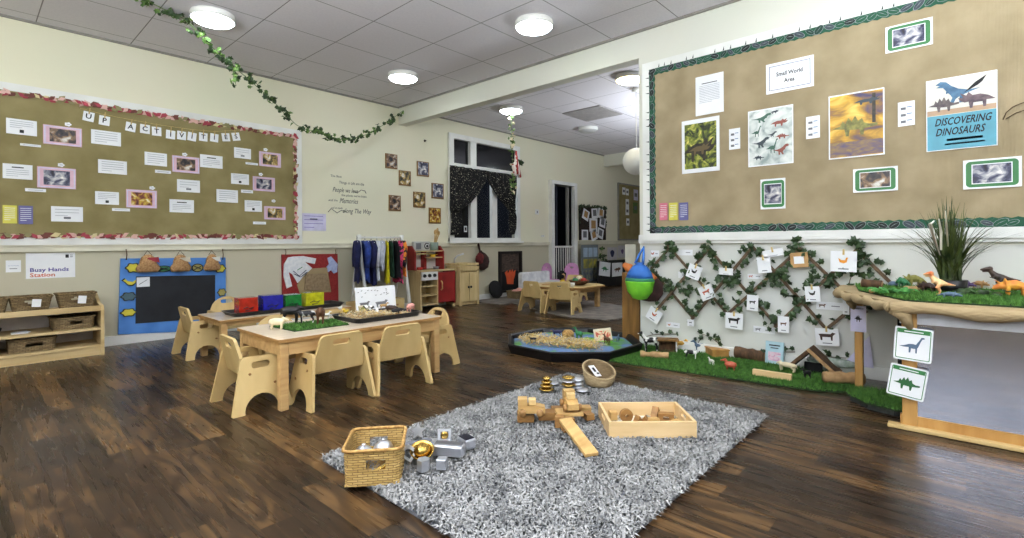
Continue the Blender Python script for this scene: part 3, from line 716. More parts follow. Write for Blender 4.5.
# posters low on the left
def busy(b, w, h):
    pu = mat('poster_purple', (62, 48, 148), .5); og = mat('poster_orange', (206, 98, 66), .5)
    b.text('Busy Hands', -w * .03, -h * .17, h * .145, pu, width=w * .78, bold=True); b.text('Station', -w * .17, -h * .37, h * .145, og, width=w * .5, bold=True)
    b.rect(w * .33, h * .36, w * .07, h * .13, INK); b.rect(w * .42, h * .40, w * .06, h * .03, GREYINK); b.rect(w * .42, h * .33, w * .06, h * .03, GREYINK)
wall_paper('L', (25.6, 253.2, 75.3, 277), 'white Busy Hands Station sign with purple and orange lettering', fn=busy, off=.001, name='station_sign', cat='sign')
def card(b, w, h):
    b.text('~~~~', 0, h * .05, h * .16, mat('card_blue', (80, 120, 170), .5), width=w * .7); b.rect(0, -h * .2, w * .5, h * .05, GREYINK)
wall_paper('L', (5.6, 260.5, 21, 272), 'small white card left of the Busy Hands Station sign', fn=card, off=.001, name='small_card', cat='card')
# light switches in the rear room
for px, py, w, h, lb in ((536.7, 212, .09, .085, 'white light switch on the rear wall left of the doorway'), (542.5, 236, .08, .03, 'small white wall plate just above the dado rail by the doorway')):
    s, z = wp('L', px, py); t = thing('wall_switch', lb, 'switch', (s, YA, z)); MB().box((0, -.006, 0), (w, .012, h), WHITE, bev=.003).build('plate', t)
    MB().box((0, -.014, 0), (w * .2, .006, h * .4), GREYINK).build('rocker', t)

# ------------------------------------------------------------------ right board
def sheetR(b, w, h): b.rect(0, h * .3, w * .55, h * .018, INK); lines(b, w, h, 11, z0=.32, z1=.74, th=.012, x0=.14, x1=.86)
wall_paper('R', (695.5, 77.8, 723.8, 111.5), 'portrait white text sheet left of the small world sign', fn=sheetR, name='text_sheet')
def swa(b, w, h):
    b.plate([rc(-w * .43, -h * .4, w * .43, h * .4), rc(-w * .42, -h * .385, w * .42, h * .385)], .0004, mat('frame_navy', (60, 70, 120), .5), Matrix.Translation((0, -.0014, 0)) @ RX)
    b.text('Small World', 0, h * .1, h * .13, INK, width=w * .55, bold=True); b.text('Area', 0, -h * .14, h * .13, INK, width=w * .22, bold=True)
wall_paper('R', (766, 65.2, 814, 85.9), 'white Small World Area sign with thin blue frame', fn=swa, name='area_sign', cat='sign')
def info(b, w, h):
    for k in (-1, 0, 1):
        b.rect(-w * .18, h * .27 * k - h * .05, w * .3, h * .1, GREYINK); b.rect(w * .18, h * .27 * k, w * .3, h * .03, mat('card_blue', (80, 120, 170), .5))
wall_paper('R', (729, 129.3, 740.3, 148.6), 'small white information card left of the grey many dinosaurs poster', fn=info, name='info_card', cat='card')
wall_paper('R', (806, 117.2, 820, 137.5), 'small white information card between two dinosaur pictures', fn=info, name='info_card', cat='card')
wall_paper('R', (897.8, 102.8, 915, 124.8), 'small white information card left of the blue dinosaur book poster', fn=info, name='info_card', cat='card')
# dinosaur silhouettes used on posters, drawn as outlines (x, z) in a unit box
SAUROPOD = [(-.95, -.05), (-.6, .02), (-.3, .16), (0, .2), (.2, .16), (.4, .5), (.55, .78), (.72, .8), (.78, .7), (.62, .66), (.5, .4), (.36, -.02), (.3, -.1), (.3, -.5), (.2, -.5), (.18, -.16), (-.12, -.16), (-.15, -.5), (-.26, -.5), (-.28, -.08), (-.6, -.1)]
TRIC = [(-.95, -.1), (-.6, .15), (-.2, .3), (.2, .28), (.4, .5), (.52, .3), (.85, .5), (.68, .18), (.95, .2), (.8, -.02), (.6, -.12), (.4, -.1), (.34, -.5), (.2, -.5), (.16, -.18), (-.3, -.18), (-.34, -.5), (-.48, -.5), (-.5, -.1)]
STEG = [(-.95, .0), (-.6, .1), (-.5, .35), (-.38, .2), (-.25, .5), (-.12, .28), (.02, .56), (.14, .28), (.3, .4), (.38, .16), (.6, .06), (.9, .08), (.92, -.04), (.6, -.1), (.4, -.12), (.36, -.45), (.24, -.45), (.2, -.16), (-.2, -.14), (-.24, -.45), (-.36, -.45), (-.42, -.08)]
THER = [(-.98, .12), (-.5, .1), (-.1, .22), (.2, .42), (.42, .66), (.66, .72), (.88, .58), (.7, .5), (.86, .42), (.56, .38), (.42, .18), (.44, .02), (.34, .06), (.24, -.06), (.16, -.22), (.3, -.52), (.12, -.52), (.02, -.3), (-.14, -.18), (-.12, -.52), (-.28, -.52), (-.3, -.12), (-.5, -.04)]
def shape(b, pts, cx, cz, sx, sz, m, y): b.sheet([(cx + p[0] * sx, cz + p[1] * sz) for p in pts], y, m)
JUN = picture_mat('jungle_print', [(24, 22, 14), (60, 70, 26), (130, 140, 50), (220, 208, 110)], 16, 3)
SUN = picture_mat('sunset_print', [(70, 60, 96), (150, 110, 40), (206, 160, 46), (236, 200, 96)], 6, 8, .8, (1, .5, 2.2))
def dino1(b, w, h):
    b.rect(0, 0, w * .84, h * .84, JUN); shape(b, TRIC, -w * .02, -h * .08, w * .44, h * .42, mat('print_darkolive', (64, 54, 36), .4, rgb2=(30, 26, 18), scale=30), -.002)
    shape(b, TRIC, -w * .02, -h * .07, w * .3, h * .2, mat('print_olive', (104, 88, 56), .4), -.0026)
wall_paper('R', (681.7, 121.8, 719.8, 170.4), 'framed picture of a horned dinosaur in green jungle', fn=dino1, name='dinosaur_picture', cat='picture')
def many(b, w, h):
    b.rect(0, 0, w * .95, h * .96, picture_mat('pale_print', [(150, 162, 160), (206, 212, 208), (232, 234, 230)], 9, 2))
    gr = mat('print_green', (74, 112, 96), .4); rd = mat('print_rust', (150, 84, 70), .4); bl = mat('print_slate', (58, 70, 78), .4)
    for sh, x, z, sx, sz, m in ((THER, -.18, .33, .26, .1, gr), (TRIC, .2, .22, .2, .1, rd), (SAUROPOD, -.3, .1, .14, .12, gr), (THER, -.2, -.1, .22, .12, bl), (SAUROPOD, .05, -.2, .16, .16, gr),
                                (STEG, .26, -.02, .17, .08, rd), (THER, .24, -.26, .2, .12, rd), (STEG, -.26, -.35, .14, .07, bl), (TRIC, .1, .42, .1, .05, bl), (THER, .05, .03, .12, .06, bl)):
        shape(b, sh, x * w, z * h, sx * w, sz * h * 1.2, m, -.002)
wall_paper('R', (748, 111.8, 793.6, 162.9), 'pale grey poster showing many small dinosaurs', fn=many, name='dinosaur_poster', cat='poster')
def sunset(b, w, h):
    b.rect(0, 0, w * .95, h * .96, SUN); b.rect(0, -h * .36, w * .95, h * .22, picture_mat('dusk_print', [(84, 74, 110), (120, 96, 90), (150, 124, 70)], 14, 4, 1, (1, .5, 2.5)), y=-.0012)
    shape(b, STEG, -.02 * w, -.03 * h, w * .44, h * .30, mat('print_moss', (150, 146, 70), .4, rgb2=(96, 92, 44), scale=30), -.002); b.rect(w * .32, h * .22, w * .06, h * .44, mat('print_darkolive', (56, 46, 32), .4), y=-.0022)
    shape(b, [(q[0] * .5, q[1] * .5) for q in TRIC], .2 * w, .34 * h, w * .5, h * .2, mat('print_slate', (58, 70, 78), .4), -.0024)
wall_paper('R', (828.5, 96.8, 884.8, 154.3), 'yellow sunset picture of a crouching dinosaur', fn=sunset, name='dinosaur_picture', cat='picture')
def disc(b, w, h):
    bl = mat('book_teal', (92, 164, 184), .35); b.rect(0, -h * .25, w * .97, h * .48, bl); b.rect(0, h * .235, w * .97, h * .49, mat('book_sky', (224, 222, 212), .4))
    b.rect(0, h * .03, w * .97, h * .07, mat('book_sand', (190, 160, 130), .4), y=-.0013)
    shape(b, THER, -.06 * w, .27 * h, -w * .34, h * .26, mat('print_blue', (88, 130, 160), .4, rgb2=(56, 92, 124), scale=20), -.002)
    shape(b, TRIC, .22 * w, .15 * h, -w * .27, h * .22, mat('print_mauve', (122, 102, 106), .4, rgb2=(80, 66, 74), scale=30), -.0024)
    shape(b, STEG, -.24 * w, .13 * h, w * .24, h * .2, mat('print_greybrown', (116, 104, 102), .4, rgb2=(78, 70, 72), scale=30), -.0026)
    b.sheet([(.05 * w, .26 * h), (.2 * w, .38 * h), (.36 * w, .46 * h), (.3 * w, .38 * h), (.24 * w, .34 * h)], -.003, INK)
    b.text('DISCOVERING', .03 * w, -.11 * h, h * .1, INK, width=w * .78, bold=True, slant=.2); b.text('DINOSAURS', -.01 * w, -.25 * h, h * .1, INK, width=w * .68, bold=True, slant=.2)
    b.rect(.05 * w, -.36 * h, w * .5, h * .03, INK); b.rect(.05 * w, -.42 * h, w * .56, h * .02, INK)
wall_paper('R', (926, 81.6, 997.8, 145.2), 'blue Discovering Dinosaurs book poster at the right of the board', fn=disc, name='book_poster', cat='poster')
GF = mat('photo_green_frame', (62, 128, 74), .4)
def gphoto(k):
    def f(b, w, h):
        b.plate([rrect(w * .9, h * .88, min(w, h) * .12)], .0005, GF, Matrix.Translation((0, -.0014, 0)) @ RX)
        b.rect(0, 0, w * .70, h * .68, PAPER, y=-.002); b.rect(0, 0, w * .66, h * .62, PHOTO[k], y=-.003)
    return f
wall_paper('R', (760.4, 179.7, 785.6, 208.4), 'portrait photo with green border below the many dinosaurs poster', fn=gphoto(2), name='green_framed_photo', cat='photo')
wall_paper('R', (885.3, 27.8, 933, 44), 'landscape photo with green border at the top of the dinosaur board', fn=gphoto(2), name='green_framed_photo', cat='photo')
wall_paper('R', (853, 169.5, 898, 190.2), 'landscape photo with green border below the yellow sunset picture', fn=gphoto(0), name='green_framed_photo', cat='photo')
wall_paper('R', (963, 160.8, 1022, 186.3), 'landscape photo with green border at the lower right of the board', fn=gphoto(2), name='green_framed_photo', cat='photo')
pp = [(1003, 120), (1006, 113), (1013, 107), (1020, 104), (1030, 101), (1040, 103), (1038, 112), (1026, 110), (1016, 113), (1006, 119)]
tag(MB().tube([(XB - OFF - .006, -wp('R', x, y, OFF)[0], wp('R', x, y, OFF)[1]) for x, y in pp], .0022, TWIG, seg=5).build('looped_twig'), 'thin brown looped twig at the right end of the dinosaur board', 'twig')
struct(MB().box((XB - .011, (YR + YP) / 2, .882), (.022, YP - YR, .07), WHITE).build('trim_8'))
MBA = MATS
# ------------------------------------------------------------------ toddler chairs
RYZ = Matrix(((0, 0, 1, 0), (1, 0, 0, 0), (0, 1, 0, 0), (0, 0, 0, 1)))     # plate XY -> world YZ, thickness along x
def arc(cx, cy, r, a0, a1, n=8): return [(cx + r * math.cos(math.radians(a0 + (a1 - a0) * i / n)), cy + r * math.sin(math.radians(a0 + (a1 - a0) * i / n))) for i in range(n + 1)]
def chair_side(): # (y, z); y forward
    out = [(-.150, .006), (-.144, 0), (-.088, 0)] + arc(-.005, .012, .083, 175, 8, 12) + [(.088, 0), (.142, 0), (.150, .008)] + \
          [(.085, .262)] + arc(.063, .262, .022, 10, 90, 4) + [(-.072, .286)] + arc(-.078, .262, .024, 95, 175, 4)
    return out
SLOT = rrect(.09, .034, .016, 4, -.005, .242)
def make_chair(name, label, round_back=False, heart=False, m=PLY):
    t = thing(name, label, 'chair')
    for s in (-1, 1):
        b = MB().plate([chair_side(), SLOT], .016, m, Matrix.Translation((s * .181, 0, 0)) @ Matrix.Rotation(-s * math.radians(6.5), 4, 'Y') @ RYZ)
        for zz in (.17, .11): b.lathe([(.007, -.001), (.007, .002)], PLY_EDGE, tf((s * (.189 - zz * .114), -.06 if zz > .15 else .06, zz + .03), (0, PI / 2, 0)), 8)
        b.build('side_panel', t)
    if round_back: out = [(-.147, 0), (.147, 0), (.138, .08)] + arc(0, .075, .137, 5, 175, 12) + [(-.138, .08)]
    else: out = [(-.152, .012), (-.146, 0), (.146, 0), (.152, .012), (.122, .172)] + arc(.096, .174, .025, 8, 90, 4) + arc(-.096, .174, .025, 90, 172, 4) + [(-.122, .172)]
    hz = .155 if not round_back else .17
    hole = rrect(.10, .034, .016, 4, 0, hz)
    if heart: hole = [(0, hz - .035), (.03, hz - .005), (.028, hz + .012), (.012, hz + .014), (0, hz + .004), (-.012, hz + .014), (-.028, hz + .012), (-.03, hz - .005)]
    MB().plate([out, hole], .015, m, Matrix.Translation((0, -.066, .185)) @ Matrix.Rotation(math.radians(14), 4, 'X') @ RX).build('backrest', t)
    MB().box((0, .03, .18), (.318, .2, .015), m, bev=.004).build('seat', t)
    MB().box((0, .105, .15), (.318, .014, .045), m, bev=.003).build('stretcher', t)
    return t
GC = 'plywood toddler chairs around the two low tables'
ch = make_chair('toddler_chair', 'plywood toddler chair in front of the near table, left of two, back to camera')
ch.location = (1.372, 2.60, 0); ch.rotation_euler = (0, 0, 0); ch['group'] = GC
K_ = lambda x, y, rz, lb, src=None: dup(src or ch, (x, y, 0), rz, lb, GC)
K_(1.757, 2.575, math.radians(-4), 'plywood toddler chair in front of the near table, right of two, back to camera')
K_(1.045, 2.86, math.radians(-92), 'plywood toddler chair at the left end of the near table')
rb = make_chair('toddler_chair', 'round backed plywood toddler chair at the right end of the near table', True)
rb.location = (2.235, 2.86, 0); rb.rotation_euler = (0, 0, PI / 2); rb['group'] = GC
K_(1.40, 3.30, PI, 'round backed plywood toddler chair behind the near table, facing the grass mat', rb)
K_(1.83, 3.32, PI, 'plywood toddler chair behind the near table, half hidden below its top')
K_(1.25, 4.44, math.radians(-90), 'plywood toddler chair at the left end of the rear table by the chalkboard')
K_(1.60, 4.83, PI, 'round backed plywood toddler chair behind the rear table by the chalkboard', rb)
# ------------------------------------------------------------------ low tables
def low_table(x0, x1, y0, y1, h, label, loc_only=False, name='low_table', leg=.044, ap=.07):
    cx, cy = (x0 + x1) / 2, (y0 + y1) / 2; w, d = x1 - x0, y1 - y0
    t = thing(name, label, 'table', (cx, cy, 0))
    MB().plate([rrect(w, d, .02)], .018, TABLETOP, Matrix.Translation((0, 0, h - .009))).plate([rrect(w + .004, d + .004, .021), rrect(w - .004, d - .004, .02)], .016, PLY_EDGE, Matrix.Translation((0, 0, h - .0095))).build('tabletop', t)
    ins = .012
    for sx in (-1, 1):
        for sy in (-1, 1): MB().box((sx * (w / 2 - ins - leg / 2), sy * (d / 2 - ins - leg / 2), (h - .018) / 2), (leg, leg, h - .018), BEECH, bev=.005).build('leg', t)
    for sy in (-1, 1): MB().box((0, sy * (d / 2 - ins - .012), h - .018 - ap / 2), (w - 2 * ins - 2 * leg, .02, ap), BEECH).build('apron', t)
    for sx in (-1, 1): MB().box((sx * (w / 2 - ins - .012), 0, h - .018 - ap / 2), (.02, d - 2 * ins - 2 * leg, ap), BEECH).build('apron', t)
    return t
TH = .372
low_table(1.08, 2.15, 2.585, 3.17, TH, 'low wooden table with grass mat and tray of toy animals, nearest the rug')
T2 = .322
low_table(1.22, 2.25, 3.90, 4.40, T2, 'low wooden table behind, with black tray of coloured boxes', ap=.03)
# ------------------------------------------------------------------ left shelf unit with baskets
SX1 = at_z(105.4, 354.9).x
SD0, SD1 = 5.02, YA - .022
t = thing('open_shelf_unit', 'low pale wooden open shelf unit with baskets under the station sign', 'shelf unit', (0, 0, 0))
PL = wood('shelf_wood', (206, 184, 140), (186, 160, 112), 6, (.4, 4, 4))
x0 = -.75
for x in (x0, SX1 - .012):
    MB().plate([[(SD0, 0), (SD1, 0), (SD1, .45), (SD1 - .06, .465), (SD1 - .1, .455), (SD0 + .16, .40), (SD0 + .03, .385), (SD0, .35)]], .022, PL, Matrix.Translation((x, 0, 0)) @ RYZ).build('side_panel', t)
for z in (.07, .205, .355): MB().box(((x0 + SX1) / 2, (SD0 + SD1) / 2, z), (SX1 - x0 - .03, SD1 - SD0 - .02, .02), PL, bev=.003).build('shelf', t)
MB().box(((x0 + SX1) / 2, SD0 + .03, .03), (SX1 - x0 - .03, .02, .06), PL).build('plinth', t)
MB().box(((x0 + SX1) / 2, SD1 - .008, .22), (SX1 - x0 - .03, .01, .3), mat('shelf_back', (214, 208, 206), .6)).build('back_panel', t)
MB().box(((x0 + SX1) / 2, SD0 + .018, .372), (SX1 - x0 - .03, .016, .03), PL, bev=.004).build('front_lip', t)
def woven_basket(label, x, y, z, w, d, h, taper=.88, tagm=True, m=SEAW, weave=.012, name='seagrass_basket', rz=0.0, group=None, hole=True, rim=SEAG):
    t = thing(name, label, 'basket', (x, y, z), rz, group)
    b = MB(); n = max(4, int(h / weave)); rings = []
    per = int((w + d) * 2 / (weave * 1.6))
    for i in range(n + 1):
        k = taper + (1 - taper) * i / n; r = rrect(w * k, d * k, min(w, d) * .12, 3)
        # resample outline evenly and push strands in and out to weave
        L = [0]
        for a, c_ in zip(r, r[1:] + r[:1]): L.append(L[-1] + math.hypot(c_[0] - a[0], c_[1] - a[1]))
        ring = []; cyc = r + r[:1]
        for j in range(per):
            dd = L[-1] * j / per; q = 0
            while L[q + 1] < dd: q += 1
            f = (dd - L[q]) / max(1e-9, L[q + 1] - L[q]); px_ = cyc[q][0] + (cyc[q + 1][0] - cyc[q][0]) * f; py_ = cyc[q][1] + (cyc[q + 1][1] - cyc[q][1]) * f
            g = 1 + (weave * .10 / (min(w, d) / 2)) * (1 if (i + j) % 2 else -1)
            ring.append((px_ * g, py_ * g, h * i / n))
        rings.append(ring)
    for i in range(n):
        for j in range(per):
            j2 = (j + 1) % per
            if hole and i >= int(.52 * n) and i < int(.8 * n) and abs(rings[i][j][0]) < w * .15 and abs(rings[i][j][1]) > d * .35: continue
            b.add([rings[i][j], rings[i][j2], rings[i + 1][j2], rings[i + 1][j]], [(0, 1, 2, 3)], m, smooth=True)
    b.build('woven_side', t)
    MB().box((0, 0, .004), (w * taper * .98, d * taper * .98, .006), m).build('basket_floor', t)
    k = [(p[0] * 1.01, p[1] * 1.01, h) for p in rrect(w, d, min(w, d) * .12, 3)]
    MB().tube(k, weave * .55, rim, closed=True, seg=6).build('rim', t)
    if tagm:
        MB().box((.02, -d / 2 - .012, h * .62), (.05, .002, h * .5), PAPER, tf((0, 0, 0), (0, .1, 0))).build('label_tag', t)
    return t
xb = [at_y(px, 300, 5.2).x for px in (0, 32, 73)]
woven_basket('seagrass basket at the left edge of the photo on top of shelf unit', xb[0] - .07, 5.19, .366, .225, .17, .115, .80, tagm=False)
woven_basket('seagrass basket with hanging white tag on top of shelf unit, in the middle', xb[1] - .01, 5.19, .366, .235, .17, .115, .80)
woven_basket('seagrass basket with small tag at the right end of the shelf unit top', xb[2] + .015, 5.19, .366, .235, .17, .12, .80)
woven_basket('dark seagrass basket at the right of the middle shelf', .575, 5.2, .216, .25, .26, .088, .97, False)
woven_basket('dark seagrass basket in the middle of the bottom shelf', .345, 5.2, .082, .26, .26, .09, .97, False)
t = thing('file_box', 'cream open file box at the left of the bottom shelf', 'box', (.06, 5.18, .081))
CB = mat('cardboard_cream', (220, 206, 168), .8)
MB().plate([[(-.12, 0), (.12, 0), (.12, .05), (-.12, .085)]], .006, CB, Matrix.Translation((.1, 0, 0)) @ RYZ).build('end_flap', t)
MB().box((0, -.12, .03), (.2, .006, .06), CB).box((0, .12, .04), (.2, .006, .08), CB).box((0, 0, .003), (.2, .24, .006), CB).box((-.1, 0, .03), (.006, .24, .06), CB).build('box_body', t)
t = thing('wooden_bowl', 'dark round dish at the left of the middle shelf', 'dish', (.10, 5.15, .216))
MB().lathe([(.001, 0), (.05, .002), (.085, .03), (.09, .05), (.084, .05), (.05, .012), (.001, .01)], BLACKM, seg=24).build('bowl', t)
tag(MB().box((0, 0, .002), (.09, .1, .004), PAPER).box((.012, .01, .006), (.08, .09, .003), PAPER, tf((0, 0, 0), (0, 0, .2))).build('paper_pile', None, (.28, 5.16, .216)), 'few white papers lying on the middle shelf of the shelf unit', 'papers')

# ------------------------------------------------------------------ chalkboard panel
def prr(wall, pts, off): return [wp(wall, x, y, off) for x, y in pts]
cp = prr('L', [(120.5, 258.5), (225.5, 257.5), (226, 329.5), (118, 334.5)], .02)
c0 = (sum(p[0] for p in cp) / 4, sum(p[1] for p in cp) / 4)
t = thing('chalkboard_panel', 'blue framed chalkboard panel hung on the left wall', 'chalkboard', (c0[0], YA, c0[1]))
MB().sheet([(p[0] - c0[0], p[1] - c0[1]) for p in cp][::-1], -.016, BLUEF, th=.016).build('blue_panel', t)
cb_ = prr('L', [(136, 276.5), (215, 275), (215, 317.5), (135.5, 323.5)], .026)
MB().sheet([(p[0] - c0[0], p[1] - c0[1]) for p in cb_][::-1], -.028, mat('chalkboard', (30, 31, 36), .75, rgb2=(42, 44, 50), scale=5), th=.006).build('black_surface', t)
a = wp('L', 143.2, 282, .03); n = MB(); n.rect(a[0] - c0[0], a[1] - c0[1], .095, .085, PAPER, y=-.033)
n.tube([(a[0] - c0[0] - .03, -.034, a[1] - c0[1] - .02), (a[0] - c0[0] + .03, -.034, a[1] - c0[1] + .02)], .002, GREYINK, seg=4).build('note', t)
OUTL = mat('bug_outline', (44, 48, 40), .6); YEL = mat('bug_yellow', (206, 196, 70), .5); GRB = mat('bug_green', (70, 130, 92), .5); SLB = mat('bug_slate', (84, 110, 120), .5); OLV = mat('bug_olive', (160, 150, 90), .5)
def bug(px, py, kind, w, h, mm, lb):
    s, z = wp('L', px, py, .03); q = thing('felt_bug', lb, 'wall decoration', (s, YA - .026, z)); b = MB(); p2 = MB()
    if kind == 'oval': out = [(w * math.cos(a_), h * math.sin(a_)) for a_ in [2 * PI * i / 20 for i in range(20)]]
    elif kind == 'leaf': out = [(w * math.cos(a_) * (1 + .12 * math.cos(6 * a_)), h * math.sin(a_) * (1 + .12 * math.cos(6 * a_))) for a_ in [2 * PI * i / 30 for i in range(30)]]
    else: out = [(-w, h * .5), (-w * .6, h), (-w * .3, h * .3), (w * .5, 0), (w, h * .6), (w * .9, -h * .3), (w * .4, -h), (-w * .2, -h * .8), (-w * .6, 0)]
    b.sheet([(x * 1.25, y_ * 1.25) for x, y_ in out], -.004, OUTL, th=.005); b.build('backing', q)
    p2.sheet(out, -.009, mm, th=.004)
    if kind == 'oval':
        for i in (-1, 1): p2.tube([(-w * .7, -.012, h * .5 * i), (w * .7, -.012, -h * .4 * i)], .004, OUTL, seg=4)
    p2.build('shape', q)
bug(133, 267.8, 'leaf', .042, .034, YEL, 'yellow flower felt shape at the top left corner of the chalkboard panel')
bug(163.5, 268.8, 'oval', .05, .024, GRB, 'green oval felt bug between the first two cloth pouches')
bug(197.5, 267.8, 'oval', .04, .032, OLV, 'olive and black round felt bug between the second and third pouches')
bug(220, 268.5, 'leaf', .04, .032, YEL, 'yellow felt shape at the top right corner of the chalkboard panel')
bug(129.3, 282, 'snake', .045, .028, YEL, 'yellow felt caterpillar at the left edge of the chalkboard panel')
bug(128.8, 296.5, 'leaf', .045, .03, SLB, 'slate grey felt bug at the left edge of chalkboard, between two yellow ones')
bug(128.6, 312.5, 'leaf', .045, .028, YEL, 'yellow felt bug low at the left edge of the chalkboard panel')
bug(221.8, 292.3, 'leaf', .03, .03, OLV, 'olive felt bug at the right edge of the chalkboard panel')
POU = fabric('pouch_hessian', (186, 150, 108), (150, 116, 80), 80)
def pouch(px, py, w, h, lb, lining):
    h *= 1.2; w *= .92
    s, z = wp('L', px, py, .05); q = thing('cloth_pouch', lb, 'pouch', (s, YA - .04, z)); b = MB(); n = 14; rings = []
    for i in range(9):
        f = i / 8; z_ = -h / 2 + h * f
        ww = w * (.56 * math.sqrt(max(0.0, 1 - f)) * (.72 + .28 * min(1, f * 5)) + .06); dd = .045 * math.sin(PI * min(.95, .12 + f * .8)) + .006
        rings.append([(ww * math.cos(2 * PI * k / n) + .006 * math.sin(5 * k + i), -.03 + dd * math.sin(2 * PI * k / n) * .6 + .003 * math.sin(3 * k + 2 * i), z_) for k in range(n)])
    vs = [v for r in rings for v in r]; fs = [(i * n + k, i * n + (k + 1) % n, (i + 1) * n + (k + 1) % n, (i + 1) * n + k) for i in range(8) for k in range(n)] + [tuple(reversed(range(n)))]
    b.add(vs, fs, POU, smooth=True); b.build('bag', q)
    MB().sheet([(-w * .1, h * .30), (w * .46, h * .36), (w * .52, h * .02), (w * .2, h * .12)], -.055, lining, th=.004).build('lining_flap', q)
    zt_ = wp('L', px, 250.5, .03)[1] - z
    MB().tube([(-.03, -.03, h * .45), (0, -.012, zt_), (.03, -.03, h * .45)], .003, TWIG, seg=5).build('hanging_loop', q)
pouch(147.5, 263.3, .17, .13, 'hessian pouch with a red lining hanging at the left of the chalkboard', mat('pouch_red', (160, 60, 70), .8))
pouch(180, 263, .16, .13, 'hessian pouch with pale flap hanging above the middle of the chalkboard', mat('pouch_pale', (206, 196, 176), .8))
pouch(211.5, 262.3, .14, .13, 'hessian pouch with striped pale cloth hanging at the right of the chalkboard', mat('pouch_white', (216, 214, 206), .8))
for px, lb in ((126, 'left string tying the chalkboard panel to the dado rail'), (222.3, 'right string tying the chalkboard panel to the dado rail'),
               (285, 'left string tying the red panel to the dado rail'), (335, 'right string tying the red panel to the dado rail')):
    s, z = wp('L', px, 250, .02); z2 = wp('L', px, 258.5 if px < 250 else 254.5, .02)[1]
    tag(MB().tube([(s, YA - .026, z + .008), (s + .004, YA - .034, (z + z2) / 2), (s, YA - .03, z2 - .012)], .004, TWIG, seg=6).build('hanging_string'), lb, 'string')
# ------------------------------------------------------------------ red panel with baby clothes
rp = prr('L', [(281.8, 254.5), (337.5, 253.8), (338.5, 302), (282.5, 306)], .02)
c1 = (sum(p[0] for p in rp) / 4, sum(p[1] for p in rp) / 4)
t = thing('red_felt_panel', 'red felt panel hung on the left wall with doll clothes on it', 'wall panel', (c1[0], YA, c1[1]))
MB().sheet([(p[0] - c1[0], p[1] - c1[1]) for p in rp][::-1], -.014, REDF, th=.014).build('panel', t)
def cloth(pts, lb, name, m, off=.03, th=.012, extra=None, cat='clothing'):
    w = prr('L', pts, off); cc = (sum(p[0] for p in w) / len(w), sum(p[1] for p in w) / len(w)); b = MB()
    b.sheet([(p[0] - cc[0], p[1] - cc[1]) for p in w], 0, m, th=th)
    if extra: extra(b, cc)
    return tag(b.build(name, None, (cc[0], YA - off, cc[1])), lb, cat)
WC = fabric('white_cotton', (232, 232, 234), (214, 216, 222), 30)
def emb(b, cc):
    for pts, m in (([(293, 271), (299, 276), (306, 270)], TOY['navy']), ([(294, 274), (300, 277), (307, 272)], TOY['navy']), ([(297, 270), (302, 267)], TOY['green'])):
        w = prr('L', pts, .03); b.tube([(p[0] - cc[0], -.008, p[1] - cc[1]) for p in w], .004, m, seg=5)
cloth([(284, 264), (288, 257.5), (293, 256.5), (303, 256), (316, 258.5), (314.5, 264), (305, 262), (312, 268), (297.5, 283), (292, 274), (288.5, 272), (292, 286), (286.5, 288.5), (283.5, 276)], 'white embroidered long sleeved baby top on the red panel', 'doll_blouse', WC, extra=emb)
cloth([(312, 268.5), (327, 267.5), (331, 292), (300, 293.5), (297, 285), (303, 276)], 'beige hessian patch pinned on the red panel', 'hessian_patch', BURLAP, cat='fabric')
cloth([(306, 274), (326, 273.5), (330.5, 290), (304, 290)], 'darker folded beige cloth over the hessian patch', 'folded_cloth', fabric('taupe_cloth', (160, 140, 112), (140, 120, 94), 40), off=.045, cat='fabric')
BON = fabric('bonnet_blue', (196, 204, 232), (168, 178, 216), 30)
cloth([(327.5, 258), (331, 256.5), (334, 260), (337.5, 264), (337, 272), (333.5, 273.5), (331, 270), (327.5, 272.5), (326.5, 267), (329, 264)], 'pale blue ruffled bonnet at the right corner of the red panel', 'baby_bonnet', BON)
